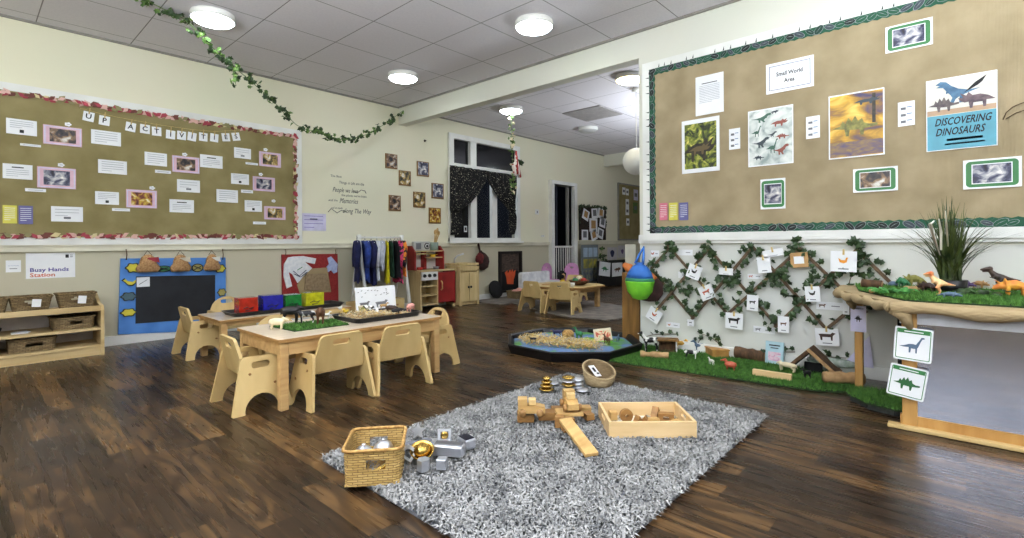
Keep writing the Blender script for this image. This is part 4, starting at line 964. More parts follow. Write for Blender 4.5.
# ------------------------------------------------------------------ clothes rail with dressing-up clothes
ra = at_y(359, 239, 5.12); rb_ = at_y(401.5, 239.5, 5.12)
t = thing('clothes_rail', 'white wooden A frame clothes rail hung with dressing up clothes', 'clothes rail', (0, 0, 0))
ZR = .93
for x in (ra.x, rb_.x):
    for dy, dx in ((-.19, .03), (.19, -.03)): MB().tube([(x, 5.12 + dy, 0), (x, 5.12 + dy * -.06, ZR + .03)], .021, WHITE, seg=6).build('leg', t)
MB().tube([(ra.x - .02, 5.12, ZR), (rb_.x + .02, 5.12, ZR)], .011, WHITE, seg=8).build('rail', t)
MB().tube([(ra.x, 5.12, .18), (rb_.x, 5.12, .18)], .01, WHITE, seg=8).build('lower_bar', t)
def garment(f, lb, name, m, L, w, ang, m2=None, skirt=1.0, sleeves=True):
    x = ra.x + (rb_.x - ra.x) * f; w *= 1.22; ang = 1.15 + .12 * math.sin(9 * f)
    q = thing(name, lb, 'clothing', (x, 5.12, ZR), rotz=ang, group=None)
    MB().tube([(-w * .42, 0, -.055), (0, 0, -.02), (w * .42, 0, -.055)], .004, CHROME, seg=5).tube([(0, 0, -.02), (0, 0, .008), (.012, 0, .016), (.02, 0, .008)], .003, CHROME, seg=5).build('hanger', q)
    b = MB(); n = 18; rows = 10; vs = []; fs = []; rn = random.Random(lb); ph = rn.uniform(0, 6)
    for i in range(rows + 1):
        fz_ = i / rows; z = -.04 - L * fz_; ww = w * (.5 if i == 0 else .78 + (skirt - .78) * fz_) * .55; dd = .016 + .014 * fz_
        for k in range(n):
            a_ = 2 * PI * k / n; rp_ = 1 + .16 * fz_ * math.sin(6 * a_ + ph) + .05 * math.sin(3 * a_ + i)
            vs.append((ww * math.cos(a_) * rp_, dd * math.sin(a_) * rp_, z - .012 * math.sin(4 * a_ + ph) * fz_))
    for i in range(rows):
        for k in range(n): fs.append((i * n + k, (i + 1) * n + k, (i + 1) * n + (k + 1) % n, i * n + (k + 1) % n))
    fs.append(tuple(range(n)))
    b.add(vs, fs, m, smooth=True); b.build('body', q)
    if sleeves:
        for s in (-1, 1): MB().tube([(s * w * .30, 0, -.055), (s * w * .46, 0, -.12), (s * w * .50, .01, -.25), (s * w * .46, .012, -.34)], [.032, .038, .034, .028], m2 or m, seg=10).build('sleeve', q)
    return q
NAVY = fabric('navy_cloth', (36, 40, 88), (24, 28, 64), 20); WHC = fabric('white_cloth', (220, 222, 226), (196, 200, 210), 20); GRC = fabric('grey_cloth', (186, 188, 198), (160, 164, 176), 20)
YLC = fabric('yellow_cloth', (218, 206, 40), (190, 176, 30), 20); GNC = fabric('green_cloth', (36, 74, 56), (24, 50, 40), 20); BKC = fabric('black_cloth', (26, 26, 30), (18, 18, 22), 20)
PKC = mat('floral_cloth', (214, 70, 120), .8, rgb2=(60, 30, 44), scale=26, contrast=(.45, .5), detail=2); ORC = mat('orange_print', (224, 138, 50), .8, rgb2=(40, 32, 40), scale=14, contrast=(.4, .46), detail=2)
BLC = fabric('blue_cloth', (50, 76, 150), (34, 50, 110), 20)
garment(-.05, 'navy blue dress up jacket at the left end of the clothes rail', 'dress_up_jacket', NAVY, .46, .34, 1.0)
garment(.13, 'royal blue dress up robe second from the left on the clothes rail', 'dress_up_robe', BLC, .46, .28, 1.2)
garment(.27, 'dark navy dress up coat beside the white one on the rail', 'dress_up_coat', NAVY, .50, .30, 1.05)
garment(.40, 'white dress up shirt hanging in the middle of the rail', 'dress_up_shirt', WHC, .46, .24, 1.2)
garment(.52, 'light grey dress up tunic right of the white shirt', 'dress_up_tunic', GRC, .34, .30, .6, skirt=1.1)
garment(.64, 'bright yellow dress up tabard on the clothes rail', 'dress_up_tabard', YLC, .50, .20, 1.2, sleeves=False)
garment(.73, 'dark green dress up waistcoat beside the yellow tabard', 'dress_up_waistcoat', GNC, .42, .24, 1.1, sleeves=False)
garment(.83, 'black dress up cape near the right end of the rail', 'dress_up_cape', BKC, .44, .28, .9, sleeves=False, skirt=1.2)
garment(.90, 'pink floral dress at the right end of the clothes rail', 'floral_dress', PKC, .50, .24, 1.0, skirt=1.2)
garment(1.00, 'orange and black patterned costume at the rail end by the play kitchen', 'patterned_costume', ORC, .42, .26, .8, skirt=1.15)
for i, (x, w, lb) in enumerate(((ra.x - .02, .17, 'wooden storage crate under the left end of the clothes rail'), (ra.x + .42, .24, 'wooden storage crate under the right end of the clothes rail'))):
    q = thing('storage_crate', lb, 'crate', (x, 5.12, 0))
    b = MB(); h = .2
    for s in (-1, 1): b.box((s * w / 2, 0, h / 2), (.012, .2, h), PLY); b.box((0, s * .1, h / 2), (w, .012, h), PLY)
    b.box((0, 0, .008), (w, .2, .012), PLY); b.build('crate_body', q)
    MB().box((0, -.108, .13), (.07, .004, .02), PLY_EDGE).build('handle_slot', q)
# ------------------------------------------------------------------ play kitchen
KX0, KX1, KY = at_y(420.5, 300, 5.14).x, at_y(455.5, 300, 5.14).x, 5.14
zk = lambda px, py, y=KY: at_y(px, py, y).z
KT = .50; KB = YA - .025
KW_ = wood('kitchen_wood', (206, 186, 142), (188, 164, 118), 6, (4, 4, .5))
t = thing('play_kitchen', 'wooden play kitchen with red cupboard door and red shelf backs', 'play kitchen', (0, 0, 0))
kw, kd = KX1 - KX0, KB - KY; KM = at_y(438.3, 300, KY).x
MB().box((KX0 + .01, (KY + KB) / 2, KT / 2), (.02, kd, KT), KW_).build('side_panel', t)
MB().box((KX1 - .01, (KY + KB) / 2, (KT + .05) / 2), (.02, kd, KT - .05), RED).build('side_panel', t)
MB().box((KM, (KY + KB) / 2, KT / 2 + .02), (.018, kd - .01, KT - .04), KW_).build('divider', t)
MB().box(((KX0 + KX1) / 2, (KY + KB) / 2, KT), (kw + .03, kd + .02, .02), KW_, bev=.004).build('worktop', t)
for z in (.06, .18, .30): MB().box(((KX0 + KM) / 2, (KY + KB) / 2, z), (KM - KX0 - .02, kd - .02, .014), KW_).build('shelf', t)
MB().box(((KX0 + KX1) / 2, KB - .006, KT / 2), (kw, .01, KT - .04), KW_).build('back_panel', t)
op = thing('x', None, None); bpy.data.objects.remove(op)
pn = MB().box(((KX0 + KM) / 2, KY + .008, .435), (KM - KX0 - .01, .016, .11), WHITE).build('control_panel', t)
for k in (-1, 0, 1): MB().lathe([(.001, 0), (.024, 0), (.02, .022), (.001, .024)], BLACK, tf(((KX0 + KM) / 2 + k * .082, KY, .44), (PI / 2, 0, 0)), 14).build('knob', pn)
dr = MB().box(((KM + KX1) / 2, KY + .008, .275), (KX1 - KM - .01, .018, .40), RED, bev=.003).build('door', t)
MB().tube([(KM + .05, KY, .24), (KM + .05, KY - .025, .26), (KM + .05, KY - .025, .34), (KM + .05, KY, .36)], .009, BLOCK, seg=8).build('handle', dr)
for x in (KX0 + .02, KX1 - .02): MB().box((x, KY + .02, .02), (.03, .03, .04), KW_).build('foot', t)
UB = KB - .02; UT = at_y(408, 246, UB).z   # upper shelf unit
for px in (410.5, 424, 436, 446):
    pass
ux = [KX0 - .02, KX0 + kw * .36, KX0 + kw * .76]
for i, x in enumerate(ux):
    dpt = .16 if i != 1 else .06
    MB().plate([[(UB - dpt, KT + .01), (UB, KT + .01), (UB, UT), (UB - dpt * .5, UT), (UB - dpt, UT - .08)]], .05 if i == 1 else .022, RED, Matrix.Translation((x, 0, 0)) @ RYZ).build('upper_panel', t)
MB().box(((ux[0] + ux[2]) / 2, UB + .006, (KT + UT) / 2 - .02), (ux[2] - ux[0], .006, UT - KT - .08), WHITE).build('upper_back', t)
for a_, c_, z in ((ux[0], ux[1], KT + .22), (ux[0], ux[2], UT - .07), (ux[1], ux[2], KT + .17)): MB().box(((a_ + c_) / 2, UB - .075, z), (c_ - a_, .15, .014), KW_).build('upper_shelf', t)
zs = UT - .063
q = thing('toy_radio', 'silver toy radio with round speaker on top of the play kitchen', 'toy', (ux[0] + .15, UB - .08, zs)); TR = mat('radio_silver', (190, 190, 186), .4)
MB().box((0, 0, .06), (.26, .06, .12), TR, bev=.008).build('case', q)
for r_, m_, y_ in ((.042, BLACK, -.032), (.030, WHITE, -.035), (.018, BLACK, -.038)): MB().lathe([(.001, 0), (r_, 0), (r_, .004), (.001, .004)], m_, tf((.075, y_ + .002, .06), (PI / 2, 0, 0)), 20).build('speaker', q)
MB().box((-.06, -.031, .06), (.08, .003, .08), GREYINK).build('dial', q)
q = thing('utensil_tin', 'grey green tin holding wooden spoons on the play kitchen', 'tin', (ux[1] + .14, UB - .08, zs))
MB().lathe([(.001, 0), (.055, 0), (.055, .11), (.050, .11), (.050, .01), (.001, .008)], mat('tin_green', (140, 158, 148), .4), seg=20).build('tin', q)
for i, (dx, dz, lb) in enumerate(((.05, .24, 'wooden spoon leaning right in the tin, the longest'), (.02, .22, 'wooden spoon in the middle of the tin'), (.075, .20, 'wooden spatula leaning furthest right in the tin'))):
    tag(MB().tube([(0, 0, .012), (dx * .6, 0, dz * .6), (dx, 0, dz)], [.008, .008, .008], BLOCK, seg=6).ell((dx * 1.12, 0, dz + .03), (.022, .008, .035), BLOCK, rot=(0, .3, 0)).build('wooden_spoon', None, (ux[1] + .135 + .006 * i, UB - .085 + .01 * i, zs)), lb, 'spoon')
for i, (x, z, m_, lb) in enumerate(((ux[0] + .12, KT + .010, TOY['red'], 'small red toy pan on the play kitchen worktop'), (ux[1] + .16, KT + .010, TOY['grey'], 'small grey toy kettle on the play kitchen worktop'), (ux[1] + .1, KT + .177, TOY['yellow'], 'small yellow toy cup on the right upper shelf of the play kitchen'))):
    tag(MB().lathe([(.001, 0), (.035, 0), (.04, .035), (.036, .035), (.03, .006), (.001, .005)], m_, seg=16).tube([(.036, 0, .025), (.09, 0, .03)], .005, m_, seg=6).build('toy_pot', None, (x, UB - .09, z)), lb, 'toy pot')
# play sink cabinet
SX0, SX1_ = at_y(459.5, 300, 5.10).x, at_y(479, 300, 5.10).x
t = thing('play_sink_cabinet', 'pale wooden play sink cabinet with two doors', 'cabinet', (0, 0, 0)); SY, SB = 5.10, YA - .025; sw = SX1_ - SX0; ST_ = .565
SW_ = wood('sink_wood', (212, 192, 146), (194, 170, 122), 6, (4, 4, .5))
MB().box(((SX0 + SX1_) / 2, (SY + SB) / 2 + .01, ST_ / 2 - .01), (sw - .01, SB - SY - .03, ST_ - .03), SW_).build('carcass', t)
MB().plate([rc(SX0, SY, SX1_, SB), rrect(sw * .6, .15, .03, 4, (SX0 + SX1_) / 2, (SY + SB) / 2 - .01)], .03, SW_, Matrix.Translation((0, 0, ST_))).build('worktop', t)
for s, hx in ((0, .2), (1, -.2)):
    x_ = SX0 + sw * (.27 + .46 * s); d_ = MB().box((x_, SY + .004, .25), (sw * .43, .016, .40), SW_, bev=.004).build('door', t)
    MB().ell((x_ + sw * .17 * (1 if s == 0 else -1), SY - .014, .25), .016, BLACK, seg=10, ring=6).build('knob', d_)
MB().box(((SX0 + SX1_) / 2, SY + .002, .505), (sw, .02, .06), SW_).build('fascia', t)
for s in (0, 1): MB().box((SX0 + .02 + s * (sw - .04), SY + .002, .25), (.035, .02, .5), SW_).build('stile', t)
tp = (SX0 + .10, SB - .08, ST_ + .015)
MB().tube([(tp[0], tp[1], tp[2] - .01), (tp[0], tp[1], tp[2] + .05), (tp[0] + .02, tp[1] - .04, tp[2] + .10), (tp[0] + .09, tp[1] - .1, tp[2] + .13)], .012, SILVER, seg=8).build('tap', t)
# hanging brown bag
p = wp('L', 479, 258, .03)
t = thing('hanging_bag', 'dark red and brown drawstring bag hanging on the wall right of play sink', 'bag', (p[0], YA - .02, p[1]))
BB1 = fabric('bag_brown', (70, 44, 40), (46, 30, 28), 20); BB2 = fabric('bag_red', (112, 44, 44), (90, 34, 36), 20)
MB().lathe([(.001, -.19), (.08, -.17), (.125, -.10), (.13, -.03), (.09, .04), (.035, .09), (.03, .11)], BB1, tf((.05, -.02, 0), (0, -.3, 0), (1, .45, 1)), 18).build('bag_body', t)
MB().lathe([(.001, -.09), (.07, -.08), (.09, -.02), (.07, .04), (.02, .08)], BB2, tf((-.02, -.05, 0), (0, -.2, 0), (1, .35, 1)), 14).build('front_pocket', t)
MB().tube([(.02, -.02, .09), (.0, -.01, .2), (-.01, -.008, .215), (-.02, -.01, .2), (0, -.03, .09)], .011, BB1, seg=6).build('strap', t)
# ------------------------------------------------------------------ printed fireplace, cushion, basket, rugs
a = at_y(498.5, 251.5, YA - .01); b_ = at_y(521.5, 290.5, YA - .01)
fw_, fh_ = b_.x - a.x, a.z - b_.z
t = thing('fireplace_print', 'tall framed fireplace picture with orange flames on the rear left wall', 'picture', ((a.x + b_.x) / 2, YA - .001, (a.z + b_.z) / 2))
MB().plate([rc(-fw_ / 2, -fh_ / 2, fw_ / 2, fh_ / 2), rc(-fw_ / 2 + .05, -fh_ / 2 + .03, fw_ / 2 - .05, fh_ / 2 - .04)], .03, mat('dark_frame', (34, 26, 24), .5), Matrix.Translation((0, -.016, 0)) @ RX).build('frame', t)
MB().rect(0, 0, fw_ * .8, fh_ * .9, mat('brick_print', (92, 76, 66), .6, rgb2=(50, 42, 38), scale=16, stretch=(1, 1, 3)), y=-.01).rect(0, -fh_ * .22, fw_ * .72, fh_ * .46, BLACKM, y=-.012).build('print', t)
FL = [(-.16, -.30), (-.2, -.12), (-.26, -.02), (-.14, .04), (-.12, -.04), (-.06, .02), (-.02, .06), (.02, -.02), (.08, .06), (.12, -.02), (.22, .04), (.2, -.1), (.14, -.2), (.12, -.32)]
MB().sheet([(x * fw_, z * fh_) for x, z in FL], -.016, mat('flame_orange', (214, 96, 56), .5)).build('flames', t)
RUGR = mat('rear_rug', (132, 124, 116), .95, rgb2=(104, 98, 92), scale=8, bump=.4)
def flat_rug(pts, lb, name='mottled_rug', z=.012):
    cx = sum(p[0] for p in pts) / len(pts); cy = sum(p[1] for p in pts) / len(pts)
    o = MB().plate([[(p[0] - cx, p[1] - cy) for p in pts]], z, RUGR).build(name, None, (cx, cy, z / 2 + .001)); return tag(o, lb, 'rug')
flat_rug([(4.95, 4.72), (6.6, 4.85), (6.7, YA - .06), (5.0, YA - .06)], 'pale mottled rug beside the fireplace picture along the rear left wall')
flat_rug([at_z(508, 302.5).to_2d(), at_z(560, 297).to_2d(), at_z(626, 307).to_2d(), at_z(634, 317.5).to_2d(), at_z(606, 321).to_2d(), at_z(560, 316.5).to_2d()], 'worn grey brown rug under the rear octagonal table')
p = at_y(501, 288, YA - .18)
t = thing('round_cushion', 'black round cushion leaning on the wall by the fireplace picture', 'cushion', (p.x - .02, YA - .09, .145))
MB().lathe([(.001, -.025), (.09, -.03), (.135, -.018), (.14, 0), (.135, .018), (.09, .03), (.001, .025)], BLACKM, tf((0, 0, 0), (PI / 2 - .25, 0, 0)), 24).build('cushion_body', t)
woven_basket('shallow brown basket in front of the fireplace picture', p.x + .26, YA - .34, .014, .42, .22, .11, .95, False, hole=False, name='shallow_basket')
for dx, m_, lb in ((-.1, TOY['pink'], 'pink soft toy lying in the shallow basket'), (.06, TOY['cream'], 'cream folded cloth in the shallow basket')):
    tag(MB().ell((0, 0, 0), (.09, .07, .05), m_).ell((.05, -.02, .03), (.05, .05, .04), m_).build('soft_toy', None, (p.x + .26 + dx, YA - .34, .10)), lb, 'soft toy')
# white bench, pink chairs and dolls behind the rear table
p0 = at_y(526, 300, 4.95); p1 = at_y(554, 300, 4.95)
SOF = fabric('white_quilt', (214, 214, 214), (190, 190, 194), 12)
t = thing('quilted_bench', 'small white quilted bench behind the rear table', 'bench', ((p0.x + p1.x) / 2, 4.95, 0)); bw_ = p1.x - p0.x
MB().box((0, .12, .26), (bw_, .1, .28), SOF, bev=.03).build('backrest', t); MB().box((0, -.06, .2), (bw_, .36, .1), SOF, bev=.03).build('seat_cushion', t)
for s in (-1, 1):
    for yy in (-.18, .12): MB().box((s * (bw_ / 2 - .05), yy, .075), (.04, .04, .15), BEECH).build('leg', t)
PKW = mat('pink_wood', (204, 150, 190), .5)
def pink_chair(px, py0, y, lb, rz):
    p = at_y(px, py0, y); t = thing('pink_chair', lb, 'chair', (p.x, y, 0), rz)
    MB().plate([[(-.13, 0), (.13, 0), (.13, .17)] + arc(0, .15, .13, 10, 170, 8) + [(-.13, .17)], rrect(.06, .02, .009, 3, 0, .2)], .016, PKW, Matrix.Translation((0, .13, .24)) @ RX).build('backrest', t)
    MB().box((0, 0, .24), (.26, .26, .016), PKW, bev=.004).build('seat', t)
    for sx in (-1, 1):
        for sy in (-1, 1): MB().box((sx * .11, sy * .11, .116), (.028, .028, .232), PKW).build('leg', t)
pink_chair(553, 280, 5.02, 'pink painted chair behind the white bench near the doorway', 0)
pink_chair(575, 280, 4.75, 'pink painted chair behind the rear table left of its bowl', math.radians(-30))
p = at_y(562.5, 281.5, 4.6)
t = thing('dark_haired_doll', 'doll with a mass of black hair sitting behind the rear table', 'doll', (p.x, 4.6, 0))
MB().lathe([(.001, .12), (.06, .12), (.055, .22), (.03, .29), (.001, .30)], TOY['yellow'], seg=14).build('doll_dress', t)
MB().ell((0, 0, .33), (.05, .05, .055), TOY['tan']).build('doll_head', t)
hb = MB(); rr = random.Random(4)
for i in range(34): 
    v = Vector((rr.uniform(-1, 1), rr.uniform(-.3, 1), rr.uniform(-.7, 1))).normalized(); hb.ell((v.x * .055, v.y * .05 + .01, .35 + v.z * .05), .03, BLACKM, seg=6, ring=4)
hb.build('doll_hair', t)
tag(MB().plate([[(-.16, -.16), (.16, -.16), (.16, .16), (-.16, .16)]], .12, PLY, Matrix.Translation((0, 0, .06))).build('step_stool', None, (p.x, 4.6, 0)), 'low wooden step under the dark haired doll', 'stool')
# rear table with its chairs
RT_H = .30
cx, cy = 5.36, 3.93
t = thing('octagonal_table', 'low pale wooden octagonal table in the rear room', 'table', (cx, cy, 0))
oc = [(-.42, -.28), (-.25, -.46), (.25, -.46), (.42, -.28), (.42, .28), (.25, .46), (-.25, .46), (-.42, .28)]
MB().plate([oc], .02, PLY, Matrix.Translation((0, 0, RT_H - .01))).plate([[(x * 1.003, y * 1.003) for x, y in oc], [(x * .99, y * .99) for x, y in oc]], .018, PLY_EDGE, Matrix.Translation((0, 0, RT_H - .0105))).build('tabletop', t)
for sx in (-1, 1):
    for sy in (-1, 1): MB().box((sx * .26, sy * .34, (RT_H - .02) / 2), (.055, .055, RT_H - .02), BEECH, bev=.005).build('leg', t)
MB().plate([[(x * .88, y * .88) for x, y in oc], [(x * .84, y * .84) for x, y in oc]], .05, BEECH, Matrix.Translation((0, 0, RT_H - .046))).build('apron', t)
hc = make_chair('toddler_chair', 'plywood chair with heart cutout, left of the two at the rear table', heart=True)
hc.location = (4.86, 4.00, 0); hc.rotation_euler = (0, 0, -PI / 2); hc['group'] = 'heart cutout chairs at the rear table'
dup(hc, (4.88, 3.60, 0), math.radians(-80), 'plywood chair with heart cutout, right of the two at the rear table')
dup(hc, (5.98, 4.25, 0), math.radians(100), 'plywood chair on the far side of the rear table')
RB = [(5.48, 3.92)]
t = thing('wicker_bowl', 'brown wicker bowl of play food on the rear table', 'bowl', (5.42, 3.74, RT_H))
MB().lathe([(.001, 0), (.06, .002), (.11, .03), (.14, .065), (.132, .065), (.10, .035), (.055, .01), (.001, .009)], mat('dark_wicker', (120, 84, 56), .8, rgb2=(76, 52, 34), scale=70), seg=24).build('bowl_body', t)
for i, (dx, dy, m_, lb) in enumerate(((0, 0, TOY['cream'], 'cream play food roll on top of the wicker bowl'), (.06, .03, TOY['orange'], 'orange play fruit in the wicker bowl'), (-.06, .02, TOY['green'], 'green play vegetable in the wicker bowl'), (.02, -.06, TOY['red'], 'red play fruit in the wicker bowl'))):
    tag(MB().ell((0, 0, 0), (.045, .038, .034), m_).tube([(0, 0, .03), (.004, 0, .045)], .004, TOY['brown'], seg=5).build('play_food', None, (5.42 + dx, 3.74 + dy, RT_H + .062 + (.03 if i == 0 else 0))), lb, 'play food')
for (x, y, m_, lb) in ((5.1, 3.86, TOY['black'], 'black flat slate on the rear table'), (5.22, 4.1, TOY['tan'], 'tan wooden board on the rear table')):
    tag(MB().plate([rrect(.16, .12, .02)], .008, m_, tf((0, 0, .004), (0, 0, .3))).build('flat_board', None, (x, y, RT_H + .0005)), lb, 'board')
for (x, y, s, lb) in ((5.08, 4.22, 1, 'small white cup on the left of rear table'), (5.16, 3.66, .9, 'small pale cup at the front of the rear table')):
    tag(MB().lathe([(.001, 0), (.022, 0), (.03, .05), (.027, .05), (.02, .005), (.001, .004)], WHITE, seg=14).build('toy_cup', None, (x, y, RT_H)), lb, 'cup')
# ------------------------------------------------------------------ toy animals, each body one continuous skin
_vl = bpy.context.view_layer
def fused(parts, voxel=.0035, smooth=2):
    """parts: list of (pts, radii) tubes -> one continuous mesh data block"""
    b = MB()
    for pts, r in parts:
        if len(pts) == 1: b.ell(pts[0], r, WHITE, seg=12, ring=8)
        else:
            b.tube(pts, r, WHITE, seg=10)
            for p, q in ((pts[0], r[0]), (pts[-1], r[-1])): b.ell(p, q, WHITE, seg=10, ring=6)
    me = b.mesh(); ob = bpy.data.objects.new('tmp', me); C.objects.link(ob)
    md = ob.modifiers.new('r', 'REMESH'); md.mode = 'VOXEL'; md.voxel_size = voxel; md.use_smooth_shade = True
    m2 = ob.modifiers.new('s', 'SMOOTH'); m2.factor = .5; m2.iterations = smooth
    _vl.update(); dg = bpy.context.evaluated_depsgraph_get()
    out = bpy.data.meshes.new_from_object(ob.evaluated_get(dg), depsgraph=dg)
    bpy.data.objects.remove(ob); out.materials.clear(); return out
def quad(L, H, fat=1.0, neck=.35, head=1.0, snout=1.0, tail=.5, horn=False, ears=True, legw=1.0):
    """four legged animal facing +x; L body length, H height at the back"""
    r = H * .24 * fat; zb = H - r; P = []
    P.append(([(-L * .42, 0, zb * .98), (-L * .2, 0, zb), (L * .1, 0, zb * .98), (L * .38, 0, zb * 1.0)], [r * .8, r, r * 1.02, r * .82]))
    nx, nz = L * .38, zb + r * .3
    hx, hz = nx + L * neck * .6, nz + H * neck
    P.append(([(nx - r * .3, 0, nz - r * .3), ((nx + hx) / 2, 0, (nz + hz) / 2), (hx, 0, hz)], [r * .7, r * .5, r * .42]))
    P.append(([(hx, 0, hz), (hx + r * .9 * snout, 0, hz - r * .25), (hx + r * 1.3 * snout, 0, hz - r * .4)], [r * .46 * head, r * .34 * head, r * .24 * head]))
    if ears:
        for s in (-1, 1): P.append(([(hx - r * .1, s * r * .3 * head, hz + r * .3 * head), (hx - r * .2, s * r * .55 * head, hz + r * .6 * head)], [r * .15, r * .07]))
    lw = H * .065 * legw
    for s in (-1, 1):
        P.append(([(L * .34, s * r * .5, zb), (L * .36, s * r * .52, zb * .5), (L * .34, s * r * .52, H * .03)], [lw * 1.8, lw * 1.05, lw * .9]))
        P.append(([(-L * .36, s * r * .5, zb), (-L * .32, s * r * .55, zb * .62), (-L * .42, s * r * .52, zb * .4), (-L * .39, s * r * .52, H * .03)], [lw * 2.1, lw * 1.4, lw * .95, lw * .9]))
    P.append(([(-L * .45, 0, zb + r * .5), (-L * .55, 0, zb + r * .2), (-L * .58, 0, zb - H * tail * .5)], [r * .18, r * .13, r * .12]))
    return fused(P, max(.0022, H * .035))
def sauropod(L, H):
    r = H * .17
    P = [([(-L * .5, 0, H * .12), (-L * .3, 0, H * .28), (-L * .12, 0, H * .42), (L * .08, 0, H * .42), (L * .2, 0, H * .55), (L * .27, 0, H * .8), (L * .30, 0, H * .96)], [r * .12, r * .4, r * 1.0, r * 1.0, r * .55, r * .32, r * .28]),
         ([(L * .30, 0, H * .96), (L * .38, 0, H * .94)], [r * .36, r * .2])]
    for s in (-1, 1):
        for x in (-.12, .1): P.append(([(L * x, s * r * .6, H * .36), (L * x, s * r * .65, H * .04)], [r * .42, r * .3]))
    return fused(P, H * .022)
def theropod(L, H):
    r = H * .16
    P = [([(-L * .5, 0, H * .42), (-L * .25, 0, H * .46), (-L * .05, 0, H * .5), (L * .12, 0, H * .6), (L * .22, 0, H * .78), (L * .26, 0, H * .88)], [r * .15, r * .45, r * 1.0, r * .9, r * .55, r * .5]),
         ([(L * .24, 0, H * .9), (L * .36, 0, H * .88), (L * .46, 0, H * .85)], [r * .62, r * .45, r * .28]),
         ([(L * .3, 0, H * .80), (L * .42, 0, H * .76)], [r * .3, r * .18])]
    for s in (-1, 1):
        P.append(([(-L * .04, s * r * .7, H * .46), (L * .04, s * r * .9, H * .3), (-L * .04, s * r * .9, H * .16), (L * 0, s * r * .9, H * .03), (L * .07, s * r * .9, H * .02)], [r * .65, r * .5, r * .28, r * .24, r * .2]))
        P.append(([(L * .13, s * r * .7, H * .6), (L * .2, s * r * .9, H * .5), (L * .24, s * r * .8, H * .54)], [r * .24, r * .16, r * .12]))
    return fused(P, H * .022)
def triceratops(L, H):
    r = H * .3
    P = [([(-L * .5, 0, H * .3), (-L * .3, 0, H * .5), (-L * .05, 0, H * .6), (L * .18, 0, H * .56), (L * .34, 0, H * .5), (L * .46, 0, H * .38)], [r * .12, r * .5, r, r * .9, r * .62, r * .3]),
         ([(L * .2, 0, H * .72)], (r * .25, r * 1.0, r * .85))]
    for s in (-1, 1):
        P.append(([(L * .3, s * r * .35, H * .66), (L * .46, s * r * .4, H * .86)], [r * .16, r * .06]))
        for x in (-.22, .14): P.append(([(L * x, s * r * .6, H * .45), (L * x, s * r * .65, H * .05)], [r * .38, r * .26]))
    P.append(([(L * .44, 0, H * .48), (L * .5, 0, H * .6)], [r * .14, r * .05]))
    return fused(P, H * .03)
def bird(L):
    return fused([([(-L * .55, 0, L * .55), (-L * .3, 0, L * .42), (0, 0, L * .36), (L * .2, 0, L * .42), (L * .3, 0, L * .68)], [L * .06, L * .18, L * .27, L * .2, L * .14]), ([(L * .3, 0, L * .7), (L * .5, 0, L * .66)], [L * .14, L * .05]),
                  ([(0, L * .1, L * .1), (.0, L * .1, L * .02)], [L * .06, L * .05]), ([(0, -L * .1, L * .1), (0, -L * .1, L * .02)], [L * .06, L * .05])], L * .04)
SHAPES = {}
def shape_mesh(key, fn, *a, **k):
    if key not in SHAPES: SHAPES[key] = fn(*a, **k)
    return SHAPES[key]
def toy(key, fn, args, m, name, label, cat, loc, rz, extras=None, kw={}, group=None):
    me = shape_mesh(key, fn, *args, **kw).copy(); me.materials.append(m)
    t = thing(name, label, cat, loc, rz, group)
    o = bpy.data.objects.new('body', me); C.objects.link(o); o.parent = t
    zs = min(v.co.z for v in me.vertices); o.location = (0, 0, -zs)
    if extras: extras(t)
    return t
# ------------------------------------------------------------------ turf along the wall
def turf(name, label, outline, z, dens, seed, h=.022, base=.006, lift=None):
    cx = sum(p[0] for p in outline) / len(outline); cy = sum(p[1] for p in outline) / len(outline)
    out = [(p[0] - cx, p[1] - cy) for p in outline]
    t = thing(name, label, 'grass mat', (cx, cy, z))
    MB().plate([out], base, GRASSB, Matrix.Translation((0, 0, base / 2))).build('mat_base', t)
    rn = random.Random(seed); xs = [p[0] for p in out]; ys = [p[1] for p in out]; vs = []; fs = []
    def inside(x, y):
        c_ = False
        for i in range(len(out)):
            x1, y1 = out[i]; x2, y2 = out[i - 1]
            if (y1 > y) != (y2 > y) and x < (x2 - x1) * (y - y1) / (y2 - y1) + x1: c_ = not c_
        return c_
    for _ in range(int(dens * (max(xs) - min(xs)) * (max(ys) - min(ys)))):
        x, y = rn.uniform(min(xs), max(xs)), rn.uniform(min(ys), max(ys))
        if not inside(x, y): continue
        a_ = rn.uniform(0, 2 * PI); w = .0028; hh = h * rn.uniform(.5, 1.1); lx, ly = rn.uniform(-.012, .012), rn.uniform(-.012, .012); o = len(vs)
        vs += [(x - w * math.cos(a_), y - w * math.sin(a_), base), (x + w * math.cos(a_), y + w * math.sin(a_), base), (x + lx, y + ly, base + hh)]; fs.append((o, o + 1, o + 2))
    b = MB(); b.add(vs, fs, GRASSM); g = b.build('grass_blades', t); g['kind'] = 'stuff'
    return t
turf('grass_strip', 'long green artificial grass strip along the foot of the trellis wall', [(3.10, 1.98), (3.16, 1.45), (3.22, 1.0), (3.27, .62), (3.36, .47), (3.78, .47), (3.78, 2.0), (3.45, 2.1)], .001, 26000, 1)
turf('grass_offcut', 'curled green grass offcut under the corner of the mirror table', [(3.04, .25), (3.08, .38), (3.2, .475), (3.36, .44), (3.42, .2), (3.34, .10), (3.1, .11)], .03, 30000, 2, .026)
tag(MB().plate([[(3.05, .26), (3.09, .37), (3.2, .46), (3.35, .43), (3.4, .2), (3.33, .12), (3.11, .12)]], .026, mat('underlay', (64, 66, 64), .9, rgb2=(44, 46, 44), scale=60), Matrix.Translation((-3.2, -.28, 0))).build('underlay_mat', None, (3.2, .28, .016)), 'grey ribbed underlay showing beneath the curled grass offcut', 'mat')
